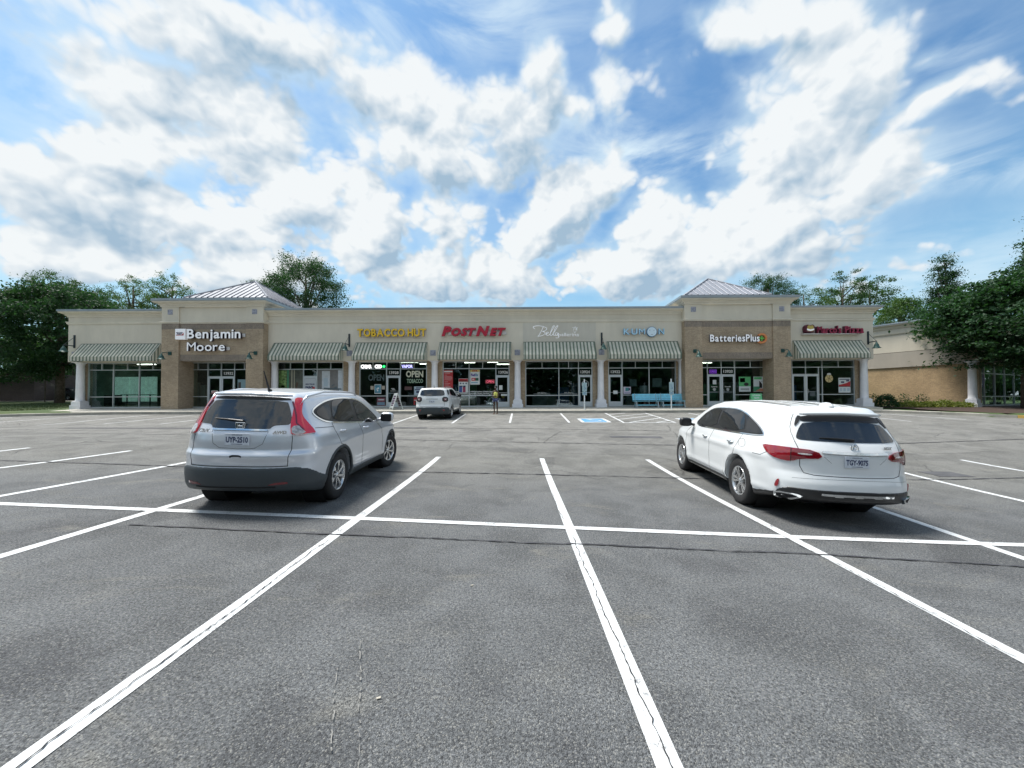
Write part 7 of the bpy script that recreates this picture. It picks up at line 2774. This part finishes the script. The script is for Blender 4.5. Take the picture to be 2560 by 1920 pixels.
# far woods that read as one mass, with gaps of sky above them
def wood(name, label, spots, m, seed, sc=1.0):
    g = np.random.default_rng(seed)
    Vs, off_ = [], 0
    for (x, y, z, r_, h_) in spots:
        n = 2600
        d = g.normal(size=(n, 3))
        d /= np.linalg.norm(d, axis=1)[:, None]
        rad = g.uniform(.5, 1, n) ** .4
        P = d * rad[:, None] * np.array([r_, r_ * .7, h_ * .5]) + np.array([x, y, z + h_ * .5]) + g.normal(size=(n, 3)) * .5
        nr = g.normal(size=(n, 3)) + np.array([0, 0, .6])
        nr /= np.linalg.norm(nr, axis=1)[:, None]
        t1 = np.cross(nr, g.normal(size=(n, 3)))
        t1 /= np.linalg.norm(t1, axis=1)[:, None]
        t2 = np.cross(nr, t1)
        L = (g.uniform(.35, .8, n) * sc)[:, None]
        Vs.append(np.stack([P - t1 * L * .5, P + t2 * L * .3, P + t1 * L * .5, P - t2 * L * .3], 1).reshape(-1, 3))
    V = np.concatenate(Vs)
    me = np_mesh(name, V, np.arange(len(V)).reshape(-1, 4), m, False)
    o = obj(name, me)
    tag(o, label, 'woods', None, 'stuff')
    return o


g_ = random.Random(4)
sp = [(-95 + i * 6.5 + g_.uniform(-2, 2), 66 + g_.uniform(-4, 6), 1.5, g_.uniform(4, 6.5), g_.uniform(7, 12)) for i in range(9)]
wood('woods', 'distant dark woods behind the lawn on the left', sp, M_LEAFD, 5)
sp = [(44 + i * 6.5 + g_.uniform(-2, 2), 62 + g_.uniform(-4, 6), 1.2, g_.uniform(4, 6), g_.uniform(7, 10)) for i in range(8)]
wood('woods', 'distant woods behind the right hand building', sp, M_LEAFM, 6)
# the trees across the lot, which darken the reflections in the shop windows
sp = [(-135 + i * 5.2 + g_.uniform(-1.5, 1.5), -33 + g_.uniform(-3, 3), -.3, g_.uniform(4.2, 5.8), g_.uniform(11, 16)) for i in range(53)]
sp += [(-84 + g_.uniform(-3, 3), -30 + i * 5, .3, 4.8, g_.uniform(10, 14)) for i in range(13)]  # unseen row on the left, added to shape window reflections
sp += [(80 + g_.uniform(-3, 3), 8 + i * 5, .3, 4.8, g_.uniform(10, 14)) for i in range(9)]  # unseen row on the right, added to darken the angled building's glass
wood('woods', 'belt of trees across the lot with added side rows, seen as dark reflections in windows', sp, M_LEAFD, 8, 1.5)

# shrubs along the right hand building
def shrub(x, y, z, r_, h_, m, label, seed, group=None, n=900, leaf=.09):
    g = np.random.default_rng(seed)
    d = g.normal(size=(n, 3))
    d /= np.linalg.norm(d, axis=1)[:, None]
    d[:, 2] = np.abs(d[:, 2])
    rad = g.uniform(.3, 1, n) ** .4
    P = d * rad[:, None] * np.array([r_, r_ * .8, h_])
    P += g.normal(size=(n, 3)) * .05
    nr = g.normal(size=(n, 3)) + np.array([0, 0, .8])
    nr /= np.linalg.norm(nr, axis=1)[:, None]
    t1 = np.cross(nr, g.normal(size=(n, 3)))
    t1 /= np.linalg.norm(t1, axis=1)[:, None]
    t2 = np.cross(nr, t1)
    L = (leaf * g.uniform(.6, 1.4, n))[:, None]
    V = np.stack([P - t1 * L * .6, P + t2 * L * .35, P + t1 * L * .6, P - t2 * L * .35], 1).reshape(-1, 3)
    o = thing('shrub', label, 'shrub', (x, y, z), 0, group)
    obj('foliage', np_mesh('foliage', V, np.arange(len(V)).reshape(-1, 4), m, False), o)
    r__ = random.Random(seed)
    mb = MB()
    for k_ in range(4):
        a = r__.uniform(0, 6.28)
        mb.tube([(0, 0, -.05), (math.cos(a) * r_ * .5, math.sin(a) * r_ * .5, h_ * .7)], [.015, .006], 5)
    mb.build('stem', M_BARK, o)
    return o


shrub(25.3, 27.2, .92, .75, .95, M_LEAFD, 'dark rounded shrub beside the white column at the right end of the strip', 1, n=1500)
for i, (x, y, r_, h_, lb) in enumerate([(26.6, 26.9, .8, .45, 'yellow green groundcover shrub next to the dark rounded shrub'), (27.8, 26.8, .75, .40, 'yellow green shrub left of the brightest one'), (28.9, 26.8, .7, .50, 'brightest yellow green shrub, in the middle of the bed'),
                                        (30.0, 26.7, .75, .38, 'yellow green shrub just left of the free standing white column')]):
    shrub(x, y, .92, r_, h_, M_LEAFY, lb, 10 + i, 'yellow green shrubs along the right hand building')
for i, (x, y) in enumerate([(26.4, 29.4), (27.4, 29.2), (28.3, 29.0), (29.4, 28.8)]):
    shrub(x, y, .92, .55, 1.0, M_LEAFD, '%s thin dark upright shrub against the brick wall of the right hand building' % ('leftmost', 'second', 'third', 'rightmost')[i], 30 + i, 'thin dark shrubs against the brick wall', n=260)

# grass blades along the lawn edge on the left
g = np.random.default_rng(9)
n = 30000
X = g.uniform(-62, -33, n)
Y = curb_y(X) + 1.8 + g.uniform(0, 1, n) ** 1.6 * 12
Z = lawn(X, Y)
a = g.uniform(0, 6.28, n)
hh = g.uniform(.04, .10, n)
w_ = .012
dxy = np.stack([np.cos(a) * w_, np.sin(a) * w_, np.zeros(n)], 1)
P = np.stack([X, Y, Z], 1)
T = P + np.stack([g.normal(size=n) * .03, g.normal(size=n) * .03, hh], 1)
V = np.stack([P - dxy, P + dxy, T], 1).reshape(-1, 3)
o = obj('grass', np_mesh('grass', V, np.arange(len(V)).reshape(-1, 3), gm, False))
tag(o, 'short green grass on the lawn left of the shopping strip', 'grass', None, 'stuff')

# ------------------------------------------------------------------ right hand building
WX, WYY = 32.96, 28.16
wing = thing('side_building', 'beige and tan brick building turned at an angle behind the big tree on the right', 'building', (WX, WYY, .9), R(24.9))
B2 = .95 - .9
H2 = 7.75 - .9


def wpart(mb, nm, m):
    return mb.build(nm, m, wing)


wpart(MB().box((0.02, .3, -.3), (.4, 18, 3.2)), 'brick_wall', M_BRICKT)
wpart(MB().box((-.06, 0, 3.205), (.4, 18, 4.45)), 'stucco_wall', stucco('grey beige stucco', (.45, .41, .355)))
wpart(MB().box((-.03, .03, 4.451), (.4, 18, 4.48)), 'wall_reveal', M_SEAMK)
wpart(MB().box((-.06, 0, 4.481), (.4, 18, 6.45)), 'stucco_wall', M_STUC)
wpart(MB().box((.401, 0, 3.205), (24, .8, 6.45)), 'stucco_wall', M_STUC)
pth = [(-.06, 18), (-.06, 0), (24, 0)]
wpart(sweep(MB(), pth, [(0, 6.0 + z) for z in (0,)] * 0 + [(0, 5.95), (.04, 5.95), (.09, 6.02), (.11, 6.12), (0, 6.13)]), 'string_course', M_TRIM)
wpart(sweep(MB(), pth, [(0, 6.45), (.06, 6.45), (.13, 6.55), (.16, 6.62), (.34, 6.72), (.34, 6.79), (0, 6.79)]), 'cornice', M_TRIM)
wpart(sweep(MB(), pth, [(-.3, 6.795), (.40, 6.795), (.40, 6.91), (-.3, 6.96)]), 'coping', M_CAP)
wpart(MB().box((.402, .81, 6.0), (24, 18, 6.2)), 'roof_deck', M_CAP)
wpart(MB().box((.02, .02, -.3), (.5, .298, 3.2)), 'brick_pier', M_BRICK)
fr_ = MB()
for x in (.53, 2.6, 4.6, 6.6, 8.6, 10.6):
    fr_.box((x - .05, .45, .02), (x + .05, .57, 3.2))
fr_.box((.53, .46, .02), (10.6, .56, .12))
fr_.box((.53, .463, .72), (10.6, .557, .80))
fr_.box((.53, .463, 2.5), (10.6, .557, 2.57))
f_ = wpart(fr_, 'storefront_frame', M_ALU)
for a, e in ((.58, 2.55), (2.65, 4.55), (4.65, 6.55), (6.65, 8.55), (8.65, 10.55)):
    for z0, z1 in ((.12, .72), (.80, 2.5), (2.57, 3.2)):
        MB().box((a, .50, z0), (e, .508, z1)).build('pane', M_GLASS, f_)
wpart(MB().box((.5, 5, 0), (11, 5.1, 3.2)), 'back_wall', M_DARK)
wpart(MB().box((.5, .6, -.1), (11, 5, .02)), 'shop_floor', M_FLOOR)
col2 = thing('column', 'free standing white round column with stepped plinth under the big tree on the right', 'column', (31.7, 27.5, .85), R(24.9))
sh = column_parts(col2, 0, 0, .1, 3.3)
nn = thing('neon_sign', 'small red and blue lit sign in the dark window right of the white column', 'neon sign', (34.2, 29.9, 3.0), R(24.9))
MB().tube([(-.2, 0, -.10), (.12, 0, -.02)], .035, 6).build('blue_tube', mat('blue neon', (.1, .15, .9), .4, emit=(.05, .1, 1), es=2.0), nn)
MB().tube([(.10, 0, .02), (.30, 0, .18)], .035, 6).build('red_tube', mat('red neon strong', (.9, .1, .1), .4, emit=(1, .05, .08), es=1.6), nn)

# ------------------------------------------------------------------ left side things
enc = thing('brick_enclosure', 'low dark brick enclosure wall at the left edge beyond the lawn', 'wall', (-53, 38.5, 1.3), R(0))
MB().box((-9, 0, -.5), (3.3, .3, 3.05)).build('wall', M_BRICKD, enc)
MB().box((-9.05, -.06, 3.051), (3.36, .36, 3.15)).build('coping', M_CAP, enc)
MB().box((3.0, .301, -.5), (3.3, 6, 3.05)).build('wall', M_BRICKD, enc)
sp_ = thing('young_tree', 'slim young trunk with a stake standing on the lawn left of the strip', 'tree', (-45.2, 35.8, lz(-45, 35.8)))
MB().tube([(0, 0, -.1), (.02, 0, 1.2), (0, 0, 2.6)], [.05, .045, .03], 8).build('trunk', M_BARK, sp_)
me, C_ = crown_mesh('young_crown', M_LEAFD, 77, 1.0, 1.1, 24, 70, .16, .2, .7)
obj('crown', me, sp_, (0, 0, 3.0))
tall = MB()
g = np.random.default_rng(12)
n = 5000
X = g.uniform(-58, -40, n)
Y = g.uniform(45, 52, n)
Z = lawn(X, Y)
hh = g.uniform(.4, 1.0, n)
P = np.stack([X, Y, Z], 1)
a = g.uniform(0, 6.28, n)
dxy = np.stack([np.cos(a) * .04, np.sin(a) * .04, np.zeros(n)], 1)
T = P + np.stack([g.normal(size=n) * .15, g.normal(size=n) * .15, hh], 1)
V = np.stack([P - dxy, P + dxy, T], 1).reshape(-1, 3)
o = obj('tall_grass', np_mesh('tall_grass', V, np.arange(len(V)).reshape(-1, 3), mat('dry grass', (.20, .19, .07), .9, var=.4, vscale=2), False))
tag(o, 'pale dry tall grass beyond the footpath on the left', 'grass', None, 'stuff')

# a car parked in the deep shade on the left
SPEC_SED = dict(wb=2.75, wr=.33, arch=.375, H=1.44, rear_y=-1.1, front_y=3.7, belt=.92, flare=.015,
    side=[(.15, .80), (.3, .87), (.5, .90), (.7, .90), (.88, .87), (.95, .84), (1.15, .73), (1.35, .62), (1.5, .55)],
    plan=[(-1.2, .86), (-.6, .97), (0, 1), (2.6, 1.0), (3.2, .95), (3.7, .8)], ghplan=[(-1, .85), (0, .97), (1, 1), (2.2, .95), (3, .85)],
    top=[(-1.2, .98), (-.8, 1.02), (-.5, 1.08), (0, 1.27), (.5, 1.41), (1.1, 1.44), (1.6, 1.38), (2.3, 1.08), (2.6, .98), (3.2, .88), (3.7, .7)], crown=.05,
    rear=[(.15, -1.0), (.5, -1.1), (.8, -1.08), (1.0, -1.0), (1.4, -.9)], rcurve=.18, front=[(.15, 3.5), (.5, 3.68), (.8, 3.6), (1.0, 3.4), (1.5, 2.8)], fcurve=.3, kroof=.09, krear=.1, bottom=.2)
_g = gz
gz = lambda x, y: lawn(np.asarray(x, dtype=float), np.asarray(y, dtype=float)) + .02
C, O = base_car('parked_car', 'dark green car parked in deep shade under the trees at the far left', SPEC_SED, (-48.6, 41.5, R(78)), mat('dark green car paint', (.03, .045, .05), .3, .3, coat=1), h=.05, style='plain')
gz = _g
for sd in (-1, 1):
    patch(C, [(-.35, .96), (.0, 1.18), (.5, 1.33), (1.2, 1.36), (1.6, 1.29), (2.15, .97)], 'side', M_CARGL, 'window', O, sd, off=.01, rnd=1, grid=.1, step=.06)
front_patch(C, O, (.62, 1.02, .48, 1.36))
handle(O, C, .5, .85, 1, M_CHROME)

# ------------------------------------------------------------------ the person crossing to the shops
M_SKIN = mat('dark brown skin', (.075, .038, .024), .5)
M_HAIR = mat('black hair', (.010, .009, .009), .6)
M_SHIRT = mat('yellow sleeveless top', (.78, .76, .18), .8, var=.12, vscale=12)
M_SHORTS = mat('navy and pale blue shorts', (.045, .06, .16), .8)
M_PALEP = mat('pale blue shorts panel', (.45, .50, .62), .8)
M_SANDAL = mat('tan sandals', (.30, .17, .11), .6)
px_p, py_p = -1.80, 23.25
person = thing('person', 'person in a yellow sleeveless top and navy shorts holding something at the waist', 'person', (px_p, py_p, float(gz(px_p, py_p)) + .01), R(172))


def skin(name, verts, edges, radii, m, parent, sub=2, root=0):
    me = bpy.data.meshes.new(name)
    me.from_pydata(verts, edges, [])
    o = bpy.data.objects.new(name, me)
    COL.objects.link(o)
    sk = o.modifiers.new('skin', 'SKIN')
    sk.use_smooth_shade = True
    for i, r_ in enumerate(radii):
        v = o.data.skin_vertices[0].data[i]
        v.radius = r_ if hasattr(r_, '__len__') else (r_, r_)
        v.use_root = (i == root)
    ss = o.modifiers.new('sub', 'SUBSURF')
    ss.levels = sub
    ss.render_levels = sub
    dg = bpy.context.evaluated_depsgraph_get()
    m2 = bpy.data.meshes.new_from_object(o.evaluated_get(dg))
    bpy.data.objects.remove(o)
    m2.materials.clear()
    m2.materials.append(m)
    m2.polygons.foreach_set('use_smooth', [True] * len(m2.polygons))
    m2.name = name
    return obj(name, m2, parent)


# y is forward in the person's own frame
PV = [(0, 0, .93), (0, .0, 1.08), (0, .0, 1.24), (0, -.01, 1.36), (0, .0, 1.44), (0, .02, 1.50), (0, .03, 1.58), (0, .03, 1.64),
      (.155, -.01, 1.36), (.20, .01, 1.12), (.10, .17, 1.06), (.05, .22, 1.08),
      (-.155, -.01, 1.36), (-.20, .01, 1.12), (-.10, .17, 1.06), (-.05, .22, 1.08),
      (.085, 0, .88), (.095, .03, .50), (.085, -.01, .10), (.085, .04, .045), (.09, .14, .025),
      (-.085, 0, .88), (-.095, .02, .50), (-.085, -.06, .11), (-.085, -.02, .045), (-.09, .08, .025)]
PE = [(0, 1), (1, 2), (2, 3), (3, 4), (4, 5), (5, 6), (6, 7), (3, 8), (8, 9), (9, 10), (10, 11), (3, 12), (12, 13), (13, 14), (14, 15), (0, 16), (16, 17), (17, 18), (18, 19), (19, 20),
      (0, 21), (21, 22), (22, 23), (23, 24), (24, 25)]
PR = [(.125, .10), (.105, .085), (.12, .09), (.125, .08), (.048, .048), (.06, .065), (.075, .09), (.055, .065), .045, .036, .027, .026, .045, .036, .027, .026,
      .082, .052, .034, .036, .028, .082, .052, .034, .036, .028]
skin('body', PV, PE, PR, M_SKIN, person)
skin('top', [(0, 0, .95), (0, 0, 1.08), (0, 0, 1.24), (0, -.01, 1.38)], [(0, 1), (1, 2), (2, 3)], [(.142, .115), (.128, .105), (.145, .115), (.13, .085)], M_SHIRT, person)
skin('shorts', [(0, 0, .93), (.088, 0, .86), (.105, .02, .70), (-.088, 0, .86), (-.105, .01, .70)], [(0, 1), (1, 2), (0, 3), (3, 4)], [(.145, .12), (.11, .11), (.092, .095), (.11, .11), (.092, .095)], M_SHORTS, person)
for sd in (-1, 1):
    MB().box((sd * .155 - .022, -.06, .70), (sd * .155 + .022, .09, .84), .015).build('side_panel', M_PALEP, person)
    ft = MB().box((sd * .088 - .042, -.06 + (.04 if sd > 0 else -.02), -.005), (sd * .088 + .042, .17 + (.04 if sd > 0 else -.02), .022), .01)
    ft.build('sandal', M_SANDAL, person)
    # fingers closed on the thing held
    for k_ in range(5):
        zz = 1.10 - k_ * .016
        L = (.050, .056, .060, .054, .042)[k_]
        p0 = Vector((sd * .055, .222, zz))
        if k_ == 0:
            pts = [p0, p0 + Vector((-sd * .012, .022, .018)), p0 + Vector((-sd * .035, .026, .022))]
        else:
            pts = [p0, p0 + Vector((-sd * L * .35, .026, 0)), p0 + Vector((-sd * L * .8, .022, -.002)), p0 + Vector((-sd * L, .004, -.003))]
        mb = MB()
        mb.smooth = True
        mb.tube(pts, [.009] * (len(pts) - 1) + [.006], 6)
        mb.build('finger', M_SKIN, person)
mb = MB()
mb.smooth = True
bm = bmesh.new()
bmesh.ops.create_uvsphere(bm, u_segments=18, v_segments=14, radius=1)
vs = []
for v in bm.verts:
    q = v.co
    vs.append((q.x * .092, .0 + q.y * .105 - (.01 if q.y > 0 else -.0), 1.625 + q.z * .105))
mb.add(vs, [[v.index for v in f.verts] for f in bm.faces])
vs = [(v.co.x * .06, -.10 + v.co.y * .06, 1.66 + v.co.z * .06) for v in bm.verts]
mb.add(vs, [[v.index for v in f.verts] for f in bm.faces])
bm.free()
mb.build('hair', M_HAIR, person)
for sd in (-1, 1):
    MB().lathe([(0, 0), (.012, 0), (.012, .004), (0, .006)], 10, Matrix.Translation((sd * .032, .118, 1.60)) @ Matrix.Rotation(R(-90), 4, 'X')).build('eye', M_PAPER, person)
    MB().tube([(sd * .078, .03, 1.60), (sd * .088, .03, 1.58), (sd * .078, .03, 1.555)], .01, 6).build('ear', M_SKIN, person)
MB().tube([(0, .115, 1.60), (0, .138, 1.572), (0, .118, 1.565)], [.008, .014, .008], 8).build('nose', M_SKIN, person)
MB().tube([(-.022, .115, 1.538), (0, .121, 1.536), (.022, .115, 1.538)], .006, 6).build('mouth', mat('lips', (.14, .04, .035), .5), person)
held = thing('phone', 'small dark object held at the waist by the person', 'phone', (px_p - .02, py_p - .235, float(gz(px_p, py_p)) + 1.07), R(172))
MB().box((-.05, -.012, -.02), (.05, .012, .045), .004).build('case', M_BLACK, held)
# two crumbs of litter on the asphalt
for x, y, lb in ((-.46, 3.30, 'small pale scrap lying on the asphalt right of the left painted line'), (-.78, 2.05, 'tiny dry leaf lying on the asphalt near the camera')):
    o = thing('litter', lb, 'litter', (x, y, float(gz(x, y)) + .004), .4)
    MB().box((-.012, -.007, 0), (.012, .007, .005), .002).build('scrap', mat('pale scrap', (.42, .39, .33), .8), o)
